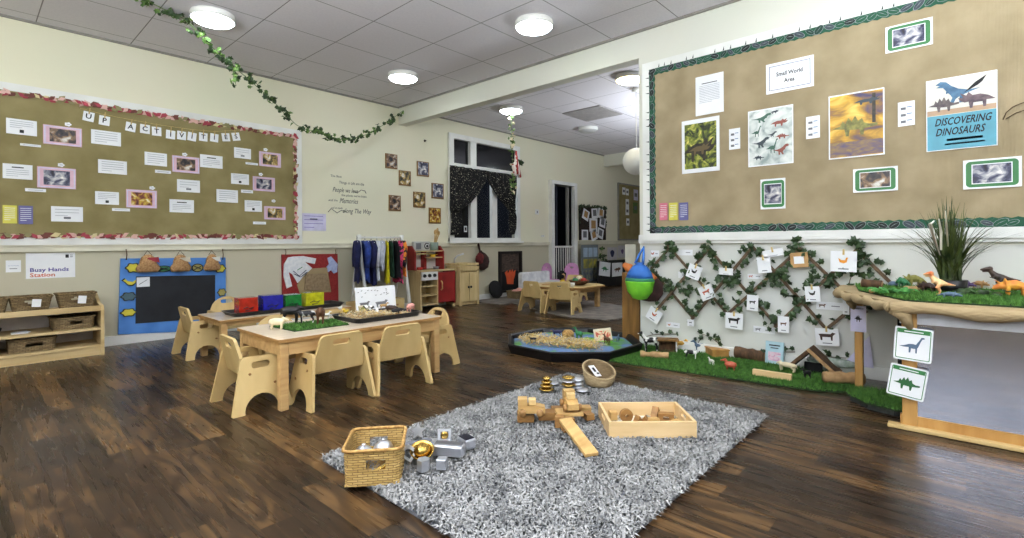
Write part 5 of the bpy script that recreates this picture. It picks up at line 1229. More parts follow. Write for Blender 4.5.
# ------------------------------------------------------------------ trellis with ivy
TO = .02
SL = [((651, 269), (673, 244)), ((668, 245), (728.5, 314)), ((651, 269), (694, 319)), ((710, 248), (651, 317)), ((708, 248), (778, 327)), ((753, 247), (692, 319)), ((752, 246), (827, 330)), ((801, 248), (727, 315)),
      ((799, 248), (867, 313)), ((858, 249), (775, 327)), ((856, 249), (897, 289)), ((884, 283), (824, 331))]
t = thing('willow_trellis', 'brown expanding wooden trellis fixed in diamonds on the right wall', 'trellis', (XB, 1.2, .55))
SEGS = []
for i, (p, q) in enumerate(SL):
    a = at_x(*p, XB - TO); c_ = at_x(*q, XB - TO); a.x = c_.x = XB - TO - (.012 if i % 2 else 0); SEGS.append((a, c_))
    d = (c_ - a); L = d.length; b = MB(); mid = (a + c_) / 2
    B = Matrix.Translation(mid - Vector((XB, 1.2, .55))) @ Matrix.Rotation(math.atan2(-d.z, d.y) , 4, 'X').inverted().inverted()
    ang = math.atan2(d.z, d.y); B = Matrix.Translation(mid - Vector((XB, 1.2, .55))) @ Matrix.Rotation(ang, 4, 'X')
    b.box((0, 0, 0), (.009, L, .021), TWIG, B, bev=.003); b.build('slat', t)
LEAF = [(0, -.5), (.12, -.42), (.42, -.38), (.34, -.12), (.5, .08), (.24, .14), (.12, .32), (0, .55), (-.12, .32), (-.24, .14), (-.5, .08), (-.34, -.12), (-.42, -.38), (-.12, -.42)]
def leaf(b, p, size, m, rn, face=(-1, 0, 0), spread=.7):
    """a lobed ivy leaf roughly facing the given way, folded a little along its vein"""
    n = (Vector(face) + Vector((rn.uniform(-1, 1), rn.uniform(-1, 1), rn.uniform(-1, 1))) * spread).normalized()
    u = n.orthogonal().normalized(); u.rotate(Matrix.Rotation(rn.uniform(0, 2 * PI), 3, n)); v = n.cross(u)
    vs = [p + n * size * .08] + [p + (u * x + v * y) * size - n * abs(x) * size * .25 for x, y in LEAF]; k = len(LEAF)
    b.add(vs, [(0, 1 + i, 1 + (i + 1) % k) for i in range(k)], m)
rn = random.Random(11)
t = thing('ivy_garland', 'green ivy leaves wound along the wooden trellis on the right wall', 'ivy', (XB, 1.2, .55)); b = MB(); O_ = Vector((XB, 1.2, .55))
for a, c_ in SEGS:
    L = (c_ - a).length; x = 0
    while x < L:
        if rn.random() < .66:
            p = a.lerp(c_, min(1, x / L)) - O_ + Vector((-.012 - rn.uniform(0, .02), 0, 0)) + Vector((0, -(c_ - a).z, (c_ - a).y)).normalized() * rn.choice((-1, 1)) * rn.uniform(.012, .05)
            leaf(b, p, rn.uniform(.036, .062), IVY, rn)
        x += rn.uniform(.012, .03)
for px, py, n in ((670, 247, 3), (709, 247, 6), (752, 246, 4), (800, 245, 6), (857, 246, 9), (862, 256, 6), (863, 268, 5), (662, 282, 6), (690, 292, 8), (735, 278, 8), (770, 278, 8), (812, 280, 8)):
    for _ in range(n):
        p = at_x(px + rn.uniform(-7, 7), py + rn.uniform(-6, 8), XB - TO - .02); leaf(b, p - O_, rn.uniform(.038, .062), IVY, rn)
b.build('leaves', t)
def sprig(pts, n, lb, seed, m=IVY):
    rr = random.Random(seed); P = [at_x(x, y, XB - .012) for x, y in pts]; o = P[0]; q = thing('ivy_sprig', lb, 'ivy', (XB, o.y, o.z)); O2 = Vector((XB, o.y, o.z))
    MB().tube([p - O2 for p in P], .0025, TWIG, seg=5).build('stem', q); l = MB()
    for i in range(n):
        f = i / max(1, n - 1) * (len(P) - 1); k = min(int(f), len(P) - 2); p = P[k].lerp(P[k + 1], f - k) - O2
        leaf(l, p + Vector((-.012, rr.uniform(-.02, .02), rr.uniform(-.012, .03))), rr.uniform(.035, .05), m, rr)
    l.build('leaves', q)
sprig([(641, 338), (652, 335), (662, 334), (676, 334)], 7, 'short ivy sprig behind the toy horse at the left end of the grass strip', 1)
sprig([(698, 343), (703, 334), (712, 338), (721, 345)], 8, 'ivy sprig above the golden wooden box on the grass strip', 2)
sprig([(762, 352), (770, 349), (782, 352), (795, 352)], 6, 'ivy sprig beside the pale blue picture book', 3)
sprig([(811, 353), (822, 355), (832, 357), (846, 358)], 6, 'ivy sprig above the log right of the bark roof', 4)
sprig([(856, 262), (853, 272), (850, 280), (848, 290)], 6, 'ivy sprig hanging below the trellis by the orange fox card', 5)
# cards on the trellis
def pcard(px, py, w, h, rot, lb, pic, m=PAPER, x=.068):
    p = at_x(px, py, XB - x); q = thing('animal_card', lb, 'card', (XB - x, p.y, p.z), rot=Euler((0, 0, -PI / 2)).to_matrix().to_euler())
    B = Matrix.Rotation(rot, 4, 'Y'); b = MB(); b.box((0, 0, 0), (w, .002, h), m, B); 
    shp, mm, sc = pic
    if shp is not None: b.sheet([(p_[0] * w * .36 * sc, p_[1] * w * .3 * sc + h * .04) for p_ in shp], -.0018, mm, B)
    b.rect(0, -h * .36, w * .4, h * .05, GREYINK, B, y=-.0018); b.build('card', q)
    if abs(rot) > .05 or w > .09: MB().box((0, -.004, h * .46), (.01, .008, .035), PEG, B).build('peg', q)
    return q
MAM = [(-.9, .3), (-.6, .35), (.4, .35), (.6, .6), (.95, .45), (.75, .25), (.62, .05), (.58, -.6), (.42, -.6), (.4, -.1), (-.5, -.1), (-.52, -.6), (-.7, -.6), (-.75, .0)]
HEN = [(-.7, .5), (-.3, .1), (.2, .1), (.35, .6), (.6, .6), (.5, .2), (.4, -.3), (0, -.5), (-.5, -.3)]
br, bk, rd_, og = TOY['brown'], TOY['black'], mat('print_brick', (186, 92, 66), .4), TOY['orange']
CARDS = [(694, 272, .105, .105, .35, 'white card with a hen, tilted at the left of the trellis', (HEN, bk, .9)), (706.5, 292.5, .105, .105, -.42, 'white card with a reddish pig, tilted beside the hen card', (MAM, rd_, .9)),
    (654, 315, .115, .105, .5, 'tilted white card with a cockerel below the left end of the trellis', (HEN, rd_, .8)), (734, 321, .12, .115, .03, 'large white card with a dark cow hanging below the trellis', (MAM, bk, 1.1)),
    (752.5, 302.8, .075, .11, .04, 'narrow white card with a black and white animal in the trellis middle', (MAM, bk, .9)), (764, 265, .085, .11, -.12, 'plain pale card near the top of the trellis left of the book card', (None, bk, 1)),
    (843.5, 261.5, .14, .13, .02, 'large white card with an orange duckling high on the trellis', (HEN, mat('print_duckling', (226, 150, 40), .4), .8)), (812.5, 294, .085, .1, -.08, 'white card with a black bird in the right half of the trellis', (HEN, bk, 1)),
    (783.5, 324.5, .07, .11, .0, 'white card with a brown horse hanging at a bottom point of the trellis', (MAM, br, .9)), (827, 337, .13, .11, -.06, 'pale card with a dark horse under the trellis, right side', (MAM, TOY['darkbrown'], 1.1)),
    (690.5, 322.8, .05, .05, .0, 'tiny card with a dark mark hanging below the left trellis diamond', (MAM, bk, .7)), (773, 253, .13, .05, -.2, 'pale caption strip card near the top of the trellis', (None, bk, 1)),
    (726, 271.5, .10, .05, .04, 'pale strip card between the first two trellis diamonds', (None, bk, 1)), (846, 305, .035, .12, 0, 'narrow pale card beside the mirror table corner', (None, bk, 1))]
for c_ in CARDS: pcard(*c_)
for px, py, w, h, lb, shp, m_ in ((755, 276.5, .10, .035, 'wall strip with a red fox like animal left of the book card', MAM, rd_), (764, 330, .14, .045, 'wall strip with a grey wolf above the blue picture book', MAM, TOY['grey']),
        (830, 306, .155, .05, 'wall strip with a brown bear right of the bird card', MAM, br), (673, 325, .11, .04, 'wall strip with tiny animals below the trellis left side', HEN, og), (655, 253.5, .07, .05, 'wall strip with a red bird at the top left of the trellis', HEN, rd_),
        (685, 252.5, .12, .045, 'pale wall strip between the first two trellis peaks', None, None), (682, 275, .06, .05, 'pale wall strip hidden left of the hen card', None, None)):
    p = at_x(px, py, XB - .002); b = MB(); b.box((0, 0, 0), (w, .0015, h), PAPER)
    if shp: b.sheet([(-w * .28 + q[0] * h * .45, q[1] * h * .4) for q in shp], -.0014, m_)
    b.rect(w * .2, 0, w * .3, h * .1, GREYINK, y=-.0014)
    tag(b.build('caption_strip', None, (XB - .002, p.y, p.z), rotz=-PI / 2), lb, 'label')
p = at_x(799, 260, XB - .05)
t = thing('mini_book', 'tiny tan picture book hung at a trellis peak', 'book', (XB - .03, p.y, p.z), rotz=-PI / 2)
MB().box((0, -.012, 0), (.105, .02, .10), TOY['tan'], tf((0, 0, 0), (0, -.08, 0)), bev=.002).build('cover', t); MB().rect(0, 0, .06, .05, PAPER, tf((0, 0, 0), (0, -.08, 0)), y=-.023).build('cover_picture', t)
p = at_x(862, 352, XB - .01)
tag(MB().plate([[(-.07, -.09), (.07, .11), (.09, -.09)]], .002, LAVP, tf((0, 0, 0), (0, 0, 0)) @ RX).build('folded_paper', None, (XB - .02, p.y + .03, p.z), rotz=-PI / 2), 'pale lavender folded paper on the wall behind the table post', 'paper')
# ------------------------------------------------------------------ small world on the grass strip
GZ_ = .012
def gx(px, py, z=GZ_): return at_z(px, py, z)
def log(p, q, r, lb, m=BARK, name='log', mend=LOGW, z=None):
    p = Vector(p); q = Vector(q); o = (p + q) / 2; t = thing(name, lb, 'log', o); d = q - p; b = MB(); rr = random.Random(lb); n = 7
    pts = [p - o + d * i / n + Vector((0, 0, rr.uniform(-.1, .1) * r)) for i in range(n + 1)]
    b.tube(pts, [r * rr.uniform(.88, 1.08) for _ in pts], m, seg=11); b.build('bark', t)
    for s, pt in ((-1, pts[0]), (1, pts[-1])): MB().tube([pt, pt + d.normalized() * s * .003], r * .85, mend, seg=12).build('cut_end', t)
    return t
a = gx(641, 357); b_ = gx(668, 358.5)
t = thing('rough_log_slice', 'rough pale split log at the left end of the grass strip, horse behind', 'log', ((a + b_) / 2 + Vector((0, 0, .0)))); m_ = (a + b_) / 2; rr = random.Random(2); b = MB()
n = 9; d = (b_ - a) * 1.05
b.tube([d * (i / n - .5) + Vector((0, 0, .022)) for i in range(n + 1)], [.024 * rr.uniform(.7, 1.15) for _ in range(n + 1)], LOGW, seg=8); b.build('wood', t)
p = gx(648, 352.5); toy('horse', quad, (.11, .11), COW, 'toy_horse', 'white and grey toy horse at the left end of the grass strip', 'toy animal', (p.x + .05, p.y, GZ_), math.radians(130), kw=dict(neck=.45, fat=.8))
p = gx(662, 354); t = thing('wooden_hutch', 'small dark wooden hutch with flat roof beside the toy horse', 'toy building', (p.x + .10, p.y, GZ_), math.radians(-60))
MB().box((0, .03, .045), (.13, .006, .09), BARK).box((-.062, 0, .045), (.008, .07, .09), BARK).box((.062, 0, .045), (.008, .07, .09), TOY['white']).box((0, 0, .006), (.13, .07, .006), BARK).build('hutch_wall', t)
MB().box((0, 0, .095), (.16, .1, .012), OAK).build('roof', t)
p = gx(677.5, 351); toy('lion', quad, (.08, .07), mat('toy_lion', (206, 160, 66), .5), 'toy_lion', 'golden toy lion standing on the grass strip', 'toy animal', (p.x + .06, p.y, GZ_), math.radians(-60), kw=dict(neck=.2, head=1.8))
p = gx(690, 359); toy('cow', quad, (.085, .06), COW, 'toy_cow', 'black and white toy cow left of the golden wooden box', 'toy animal', (p.x + .02, p.y, GZ_), math.radians(-70), kw=dict(neck=.12, head=1.3))
p = gx(697.5, 353.5); toy('shire', quad, (.08, .07), TOY['bluegrey'], 'toy_foal', 'blue grey toy foal behind the black and white cow', 'toy animal', (p.x + .06, p.y, GZ_), math.radians(110))
p = gx(713.5, 357); t = thing('wooden_box', 'golden brown flat wooden box with ivy behind it, grass strip', 'box', (p.x + .07, p.y, GZ_), math.radians(-48))
MB().box((0, 0, .024), (.12, .14, .048), mat('golden_wood', (190, 148, 84), .5, rgb2=(160, 116, 60), scale=14), bev=.003).build('box_body', t); MB().box((0, 0, .052), (.13, .15, .01), mat('golden_wood', (0, 0, 0)), bev=.002).build('lid', t)
def animal_small(px, py, m, name, lb, L=.06, H=.05, rz=90, key='smallq', dx=.0, **kw):
    p = gx(px, py); return toy(key, quad, (L, H), m, name, lb, 'toy animal', (p.x + dx, p.y, GZ_), math.radians(rz), kw=kw)
animal_small(711.5, 365, TOY['white'], 'toy_lamb', 'tiny white toy lamb in front of the golden wooden box', .045, .04, 60, 'lamb')
animal_small(730.5, 370.5, rd_, 'toy_hen', 'red and cream toy hen at the front of the grass strip', .055, .06, 100, 'hen', fat=1.4)
animal_small(729, 353, TOY['grey'], 'toy_donkey', 'small grey toy donkey beside the long bark log', .06, .055, 60, 'donkey', dx=.06)
a = gx(731, 360); b_ = gx(761, 364); log((a.x + .09, a.y, .052), (b_.x + .09, b_.y, .048), .04, 'long split bark log leaning at the wall left of the picture book')
# picture book
p = gx(771, 366.5); t = thing('picture_book', 'pale blue and pink picture book standing by the wall', 'book', (p.x + .09, p.y, GZ_), rotz=-PI / 2)
TB = Matrix.Translation((0, 0, .078)) @ Matrix.Rotation(-.12, 4, 'X'); 
MB().box((0, 0, 0), (.115, .014, .15), mat('book_paleblue', (176, 206, 216), .4), TB, bev=.002).build('cover', t)
bb = MB().rect(0, -.025, .08, .06, picture_mat('book_pink', [(196, 150, 180), (226, 196, 206), (186, 206, 216)], 30, 2), TB, y=-.008); lines(MB(), 1, 1, 1); bb.rect(0, .05, .07, .008, INK, TB, y=-.0085).rect(0, .032, .05, .006, INK, TB, y=-.0085); bb.build('cover_picture', t)
a = gx(752, 375.5); b_ = gx(791, 381.5)
t = thing('pale_plank', 'pale cut wooden plank at the front of the grass strip', 'plank', ((a.x + b_.x) / 2 + .01, (a.y + b_.y) / 2, GZ_), math.atan2(b_.y - a.y, b_.x - a.x))
MB().box((0, .01, .02), ((b_ - a).length, .03, .038), PALEWOOD, bev=.002).build('plank_body', t)
p = gx(786, 374); toy('bear', quad, (.11, .055), TOY['cream'], 'toy_polar_bear', 'cream toy polar bear lying behind the pale plank', 'toy animal', (p.x + .03, p.y, GZ_ + .012), math.radians(75), kw=dict(neck=.05, fat=1.25, legw=1.6, head=1.3))
# bark lean-to
p = gx(812, 377); t = thing('bark_shelter', 'leaning bark roof shelter on the grass strip', 'bark shelter', (p.x + .1, p.y, GZ_))
for (y0, z0, y1, z1) in ((.13, .045, .015, .165), (.03, .165, -.13, .02)):
    b = MB(); L = math.hypot(y1 - y0, z1 - z0); B = Matrix.Translation((0, (y0 + y1) / 2, (z0 + z1) / 2)) @ Matrix.Rotation(math.atan2(z1 - z0, y1 - y0), 4, 'X'); b.box((0, 0, 0), (.14, L, .022), BARK, B, bev=.006)
    if y0 > .1: b.box((-.01, 0, .014), (.12, L * .9, .006), BLACKM, B)
    else: b.box((-.07, 0, 0), (.006, L, .02), LOGW, B)
    b.build('bark_slab', t)
MB().box((.04, .02, .03), (.02, .1, .06), BLACKM).build('back_slab', t)
animal_small(806, 379.5, TOY['black'], 'toy_bear_cub', 'tiny black toy bear in the mouth of the bark shelter', .04, .05, 130, 'cub', dx=.03)
a = gx(822, 385); b_ = gx(856, 387.5); log((a.x + .06, a.y, .045), (b_.x + .1, b_.y - .02, .045), .034, 'smooth pale log right of the bark shelter', LOGW)
q = thing('clear_bag', 'crumpled clear plastic bag lying on the log by the wall', 'bag', (at_x(835, 366, 3.72).x, at_x(835, 366, 3.72).y, .085))
CLR = mat('clear_film', (206, 214, 204), .15, rgb2=(150, 166, 150), scale=30, bump=.8, alpha=.6)
MB().ell((0, 0, .0), (.03, .13, .03), CLR, seg=14, ring=10).ell((0, .1, 0), (.028, .06, .028), CLR).build('film', q)
# ------------------------------------------------------------------ mirror table draped in hessian
MX = 2.883; MY1 = at_z(900, 428).y
TZ = .55
t = thing('mirror_table', 'hessian draped wooden table with a mirror panel front', 'table', (MX, MY1, 0))
TWD = wood('table_wood', (190, 150, 90), (168, 124, 66), 7, (4, 4, .5))
def lb_(b, c_, d_, m=TWD, **k): return b.box((c_[0] - MX, c_[1] - MY1, c_[2]), d_, m, **k)
lb_(MB(), (MX + .02, MY1 - .035, TZ / 2), (.03, .055, TZ), bev=.004).build('leg', t)
bp_ = at_z(859.5, 388.5); lb_(MB(), (bp_.x, bp_.y, TZ / 2), (.04, .04, TZ), bev=.004).build('leg', t)
lb_(MB(), (MX + .02, -1.25, TZ / 2), (.03, .055, TZ), bev=.004).build('leg', t); lb_(MB(), (3.7, -1.25, TZ / 2), (.04, .04, TZ), bev=.004).build('leg', t)
lb_(MB(), (MX + .022, (MY1 - 1.25) / 2, .038), (.022, MY1 + 1.25, .05)).build('bottom_rail', t); lb_(MB(), (MX + .022, (MY1 - 1.25) / 2, TZ - .045), (.022, MY1 + 1.25, .05), mat('glare_grey', (196, 198, 206), .4)).build('top_glare_band', t)  # top band is added, its pale colour standing in for glare on the mirror
lb_(MB(), (MX + .02, (MY1 - 1.25) / 2 - .03, .28), (.008, MY1 + 1.2, .44), MIRROR).build('mirror', t)
lb_(MB(), (MX + .002, (MY1 - 1.25) / 2 + .02, .01), (.05, MY1 + 1.3, .018), WOODB if 'WOODB' in globals() else PLY, bev=.004).build('foot_strip', t)
lb_(MB(), (MX + .03, (MY1 - 1.25) / 2 - .03, .28), (.006, MY1 + 1.2, .46), BLACKM).build('mirror_back', t)
# the top with its rucked hessian cover; the far left edge runs obliquely to the wall
TOP = [(MX - .03, MY1 + .03), (3.44, .56), (3.785, .58), (3.785, -1.3), (MX - .03, -1.3)]
b = MB(); b.plate([[(p[0] - MX + .02, p[1] - MY1 - .01) for p in TOP]], .02, TWD, Matrix.Translation((0, 0, TZ + .005))); b.build('top_board', t)
b = MB(); b.plate([[(p[0] - MX, p[1] - MY1) for p in TOP]], .012, BURLAP, Matrix.Translation((0, 0, TZ + .021)))
rr = random.Random(8)
def drape(p, q, seed, rad=.022):
    p = Vector((p[0] - MX, p[1] - MY1, TZ + .008)); q = Vector((q[0] - MX, q[1] - MY1, TZ + .008)); n = 26; r2 = random.Random(seed)
    b.tube([p.lerp(q, i / n) + Vector((r2.uniform(-.004, .004), 0, .006 * math.sin(i * .9) - .006)) for i in range(n + 1)], [rad * (1 + .22 * math.sin(i * 1.3 + seed)) for i in range(n + 1)], BURLAP, seg=10)
drape((MX - .03, MY1 + .03), (MX - .03, -1.3), 1, .026); drape((MX - .03, MY1 + .03), (3.44, .56), 2, .022); drape((3.44, .56), (3.785, .58), 3, .018)
b.tube([(-.028, .02, TZ), (-.02, -.02, TZ - .03), (-.006, -.04, TZ - .09)], [.03, .03, .012], BURLAP, seg=10)
b.tube([(bp_.x - MX - .03, bp_.y - MY1 + .04, TZ), (bp_.x - MX - .03, bp_.y - MY1 + .03, TZ - .05), (bp_.x - MX - .02, bp_.y - MY1 + .02, TZ - .09)], [.03, .028, .01], BURLAP, seg=10)
b.build('hessian_cover', t)
MB().box((3.42 - MX, -.2, .25), (.01, .5, .48), BLACKM).build('inner_panel', t)
# dinosaur cards on the post
def dcard(px, py, w, h, rot, lb, shp, m, hd):
    p = at_x(px, py, MX - .012); q = thing('dinosaur_card', lb, 'card', (MX - .013, p.y, p.z), rotz=-PI / 2); B = Matrix.Rotation(rot, 4, 'Y')
    b = MB(); b.plate([rrect(w, h, .008)], .002, PAPER, B @ RX); b.plate([rrect(w * .9, h * .9, .006), rrect(w * .86, h * .86, .005)], .0008, hd, Matrix.Translation((0, -.0012, 0)) @ B @ RX); b.rect(0, h * .38, w * .84, h * .11, hd, B, y=-.0018)
    b.rect(0, h * .38, w * .5, h * .03, PAPER, B, y=-.0022); b.sheet([(x * w * .38, z * w * .42 - h * .06) for x, z in shp], -.002, m, B); b.build('card', q)
dcard(913, 344.5, .135, .150, .06, 'white green bordered card with a blue grey long necked dinosaur', SAUROPOD, TOY['bluegrey'], GF)
dcard(907, 382, .135, .145, .14, 'white green bordered card with a green armoured dinosaur on the post', STEG, mat('print_dgreen', (52, 104, 62), .4), GF)
p = at_z(859.5, 388.5); pz = at_x(861, 319, bp_.x - .03)
q = thing('info_tag', 'lavender card with dark emblem on the far table post', 'card', (bp_.x - .03, bp_.y - .0, pz.z), rotz=-PI / 2); b = MB(); b.box((0, 0, 0), (.075, .002, .15), LAVP); b.sheet([(x * .02, z * .04) for x, z in STEG], -.002, INK); b.rect(0, .06, .05, .008, GREYINK); b.build('card', q)
# ------------------------------------------------------------------ on top of the mirror table
TT = TZ + .028
turf('table_grass', 'green artificial grass mat on top of the mirror table', [(2.93, MY1 - .02), (3.36, .44), (3.70, .50), (3.70, -1.0), (2.93, -1.0)], TT, 26000, 5, .022)
DZ = TT + .014
def tp(px, py, x=None, z=None): return at_z(px, py, DZ if z is None else z)
log((*tp(862, 288).to_2d(), DZ + .03), (*tp(882, 289).to_2d(), DZ + .022), .024, 'short brown log at the left end of the table grass')
log((*tp(905, 291).to_2d(), DZ + .012), (*tp(922, 291).to_2d(), DZ + .012), .014, 'thin tan stick lying behind the orange tyrannosaur', LOGW, 'stick')
def dino(px, py, key, fn, args, m, name, lb, rz, ex=None):
    p = tp(px, py); return toy(key, fn, args, m, name, lb, 'toy dinosaur', (p.x, p.y, DZ), math.radians(rz), ex)
dino(924, 285, 'sauro', sauropod, (.20, .17), TOY['bluegrey'], 'toy_sauropod', 'blue grey long necked toy dinosaur standing near the grass plant', -80)
dino(914, 286.5, 'stego', triceratops, (.12, .075), TOY['olive'], 'toy_horned_dinosaur', 'olive yellow toy dinosaur left of the long necked one', 110)
dino(939, 295, 'trex', theropod, (.12, .115), mat('toy_trex', (206, 112, 58), .5, rgb2=(226, 190, 140), scale=22, contrast=(.45, .6)), 'toy_tyrannosaur', 'orange and cream toy tyrannosaur in the centre of the table', 90)
dino(903, 287.5, 'stego2', triceratops, (.08, .06), TOY['green'], 'toy_green_dinosaur', 'small dark green toy dinosaur near the log', 60)
dino(963, 289, 'anky', triceratops, (.12, .045), TOY['purple'], 'toy_purple_dinosaur', 'purple toy dinosaur lying right of the grass plant pot', -70)
dino(979, 288, 'anky2', triceratops, (.09, .045), TOY['tan'], 'toy_brown_dinosaur', 'pale orange brown toy dinosaur right of the purple one', -100)
dino(1000, 290, 'allo', theropod, (.16, .125), mat('toy_allo', (92, 72, 62), .5, rgb2=(56, 46, 42), scale=24), 'toy_allosaur', 'dark brown upright toy dinosaur at the right of the table', 100)
dino(1014, 296, 'tric', triceratops, (.15, .085), mat('toy_tric_yellow', (224, 178, 62), .5, rgb2=(206, 120, 60), scale=20), 'toy_triceratops', 'yellow toy horned dinosaur at the right edge of photo', 95)
dino(991, 287, 'egg', sauropod, (.12, .08), TOY['green'], 'toy_small_sauropod', 'teal green toy dinosaur behind the dark brown one', 80)
dino(950, 298.5, 'low', triceratops, (.09, .035), TOY['bluegrey'], 'toy_crocodile', 'slate blue low toy reptile in front of the orange tyrannosaur', -95)
dino(928, 292, 'low2', triceratops, (.11, .055), TOY['darkbrown'], 'toy_dark_dinosaur', 'dark brown toy dinosaur left of the orange tyrannosaur', 60)
for px, py, r_, m_, lb in ((893, 286, .03, TOY['bluegrey'], 'slate coloured pebble on the table grass left of the dinosaurs'), (872, 292, .018, LOGW, 'small tan pebble at the left of the table grass')):
    p = tp(px, py); tag(MB().ell((0, 0, r_ * .5), (r_, r_ * .8, r_ * .6), m_).build('pebble', None, (p.x, p.y, DZ - .004)), lb, 'stone')
def leafpatch(px, py, n, lb, seed, m=IVYL, w=.1):
    p = tp(px, py); rr = random.Random(seed); b = MB()
    for _ in range(n): leaf(b, Vector((rr.uniform(-.03, .03), rr.uniform(-w, w), rr.uniform(.008, .03))), rr.uniform(.03, .05), m, rr, (-.3, 0, 1), .5)
    tag(b.build('leaf_scatter', None, (p.x, p.y, DZ)), lb, 'leaves', kind=None)
leafpatch(893, 294, 26, 'loose green leaves at the left front of the table grass', 1, mat('leaf_bright', (74, 140, 60), .5, rgb2=(40, 96, 40), scale=30)); leafpatch(985, 296, 18, 'loose green leaves in front of the dark brown dinosaur', 2, IVY)
# grass plant in black pot
p = tp(952, 287.5)
PX, PY = min(p.x + .04, 3.42), p.y
t = thing('grass_plant', 'tall spiky green artificial grass plant in a small black pot', 'plant', (PX, PY, TT + .002))
MB().lathe([(.001, 0), (.06, 0), (.068, .075), (.06, .075), (.001, .07)], BLACK, seg=20).build('pot', t)
b = MB(); rr = random.Random(21); GRB_ = mat('blade_green', (92, 104, 52), .5, rgb2=(42, 58, 28), scale=14)
for i in range(190):
    a_ = rr.uniform(0, 2 * PI); lean = rr.uniform(.02, .95); L = rr.uniform(.24, .46) * (1 - .12 * lean); w = rr.uniform(.003, .006); n = 6; x0_, y0_ = .04 * rr.uniform(-1, 1), .04 * rr.uniform(-1, 1); vs = []; side = Vector((-math.sin(a_), math.cos(a_), 0))
    if math.cos(a_) > .5: lean *= .45
    for k in range(n + 1):
        f = k / n; rad = L * lean * (.35 * f + .65 * f * f); zz = .07 + L * (f - .42 * lean * f * f); c_ = Vector((x0_ + rad * math.cos(a_), y0_ + rad * math.sin(a_), zz)); ww = w * (1 - f) ** .6 + .0004
        vs += [c_ - side * ww, c_ + side * ww]
    b.add(vs, [(2 * k, 2 * k + 1, 2 * k + 3, 2 * k + 2) for k in range(n)], GRB_)
b.build('blades', t)
WF = mat('white_spike', (232, 228, 214), .6)
for pts in ([(940, 255), (934, 238), (930, 224), (934, 221)], [(941, 250), (941, 232), (939, 219)], [(948, 246), (946.5, 226), (945.5, 211)]):
    P = [at_y(x, y, PY) for x, y in pts]; MB().tube([q_ - Vector((PX, PY, TT + .002)) for q_ in P], [.0015, .003, .0035, .0015][-len(P):], WF, seg=6).build('flower_spike', t)
# ------------------------------------------------------------------ shaggy rug
RX0, RX1, RY0, RY1 = .955, 2.605, .72, 1.885
RC_ = ((RX0 + RX1) / 2, (RY0 + RY1) / 2)
SHAG = mat('rug_shag', (160, 159, 157), .95, rgb2=(126, 126, 125), scale=42, contrast=(.32, .62), detail=3)
SHAG2 = mat('rug_shag_light', (176, 175, 173), .95, rgb2=(150, 150, 148), scale=30, contrast=(.35, .6))
SHAG3 = mat('rug_shag_dark', (132, 132, 131), .95, rgb2=(104, 105, 106), scale=30)
t = thing('shaggy_rug', 'large grey shaggy rug lying on the dark plank floor', 'rug', (RC_[0], RC_[1], 0))
w, d = RX1 - RX0, RY1 - RY0
MB().box((0, 0, .005), (w, d, .010), mat('rug_base', (104, 106, 112), .95)).build('rug_base', t)
rn = random.Random(77); b = MB(); buf = {0: ([], []), 1: ([], []), 2: ([], [])}
for _ in range(36000):
    x, y = rn.uniform(-w / 2 - .006, w / 2 + .006), rn.uniform(-d / 2 - .006, d / 2 + .006)
    cl = math.sin(x * 23 + 2 * math.sin(y * 17)) + math.sin(y * 29 + 2 * math.sin(x * 19)) + rn.uniform(-1.6, 1.6)
    k = 1 if cl > .7 else (2 if cl < -1.5 else 0)
    vs, fs = buf[k]; a_ = rn.uniform(0, 2 * PI); L = rn.uniform(.016, .036); ww = rn.uniform(.0024, .0046); dx, dy = math.cos(a_), math.sin(a_); hz = rn.uniform(.010, .024)
    o = len(vs); sx_, sy_ = -dy * ww, dx * ww
    vs += [(x - sx_, y - sy_, .008), (x + sx_, y + sy_, .008), (x + dx * L * .4 - sx_, y + dy * L * .4 - sy_, .008 + hz), (x + dx * L * .4 + sx_, y + dy * L * .4 + sy_, .008 + hz), (x + dx * L, y + dy * L, .008 + hz * .8)]
    fs += [(o, o + 1, o + 3, o + 2), (o + 2, o + 3, o + 4)]
for k, m in ((0, SHAG), (1, SHAG2), (2, SHAG3)): b.add(buf[k][0], buf[k][1], m)
o = b.build('pile', t); o['kind'] = 'stuff'
RZ = .031
def gr(px, py, z=RZ): return at_z(px, py, z)
# ------------------------------------------------------------------ wicker basket with its spilled metal things
bl, brr = gr(344, 491, .012), gr(400, 487, .012)
bw_ = (brr - bl).length; ang = math.atan2(brr.y - bl.y, brr.x - bl.x)
dirx = (brr - bl).normalized(); diry = Vector((-dirx.y, dirx.x, 0)); BD = .215; BH = .125
cen = (bl + brr) / 2 + diry * BD / 2
woven_basket('rectangular golden wicker basket with handle holes at the left corner of the rug', cen.x, cen.y, .02, bw_ * 1.06, BD, BH, .96, False, WICW, .011, 'wicker_basket', ang, rim=WICKER)
def rugpt(px, py, z=RZ): p = at_z(px, py, z); return (p.x, p.y, z)
def simple(name, lb, cat, loc, b, rz=0.0, rot=None, part='body'):
    t = thing(name, lb, cat, loc, rz, rot=rot); b.build(part, t); return t
o_ = cen - dirx * .05 + diry * .03
tag(MB().ell((0, 0, 0), (.035, .035, .033), SILVER, seg=20, ring=12).lathe([(.006, .03), (.008, .038), (.001, .04)], SILVER).build('metal_ball', None, (o_.x, o_.y, .078)), 'silver ball inside the wicker basket, left of two', 'ball')
o_ = cen + dirx * .02 + diry * .05
tag(MB().ell((0, 0, 0), (.038, .038, .036), SILVER, seg=20, ring=12).lathe([(.006, .033), (.008, .041), (.001, .043)], SILVER).build('metal_ball', None, (o_.x, o_.y, .082)), 'larger silver ball inside the wicker basket, right of two', 'ball')
o_ = cen - diry * .06 + dirx * .03
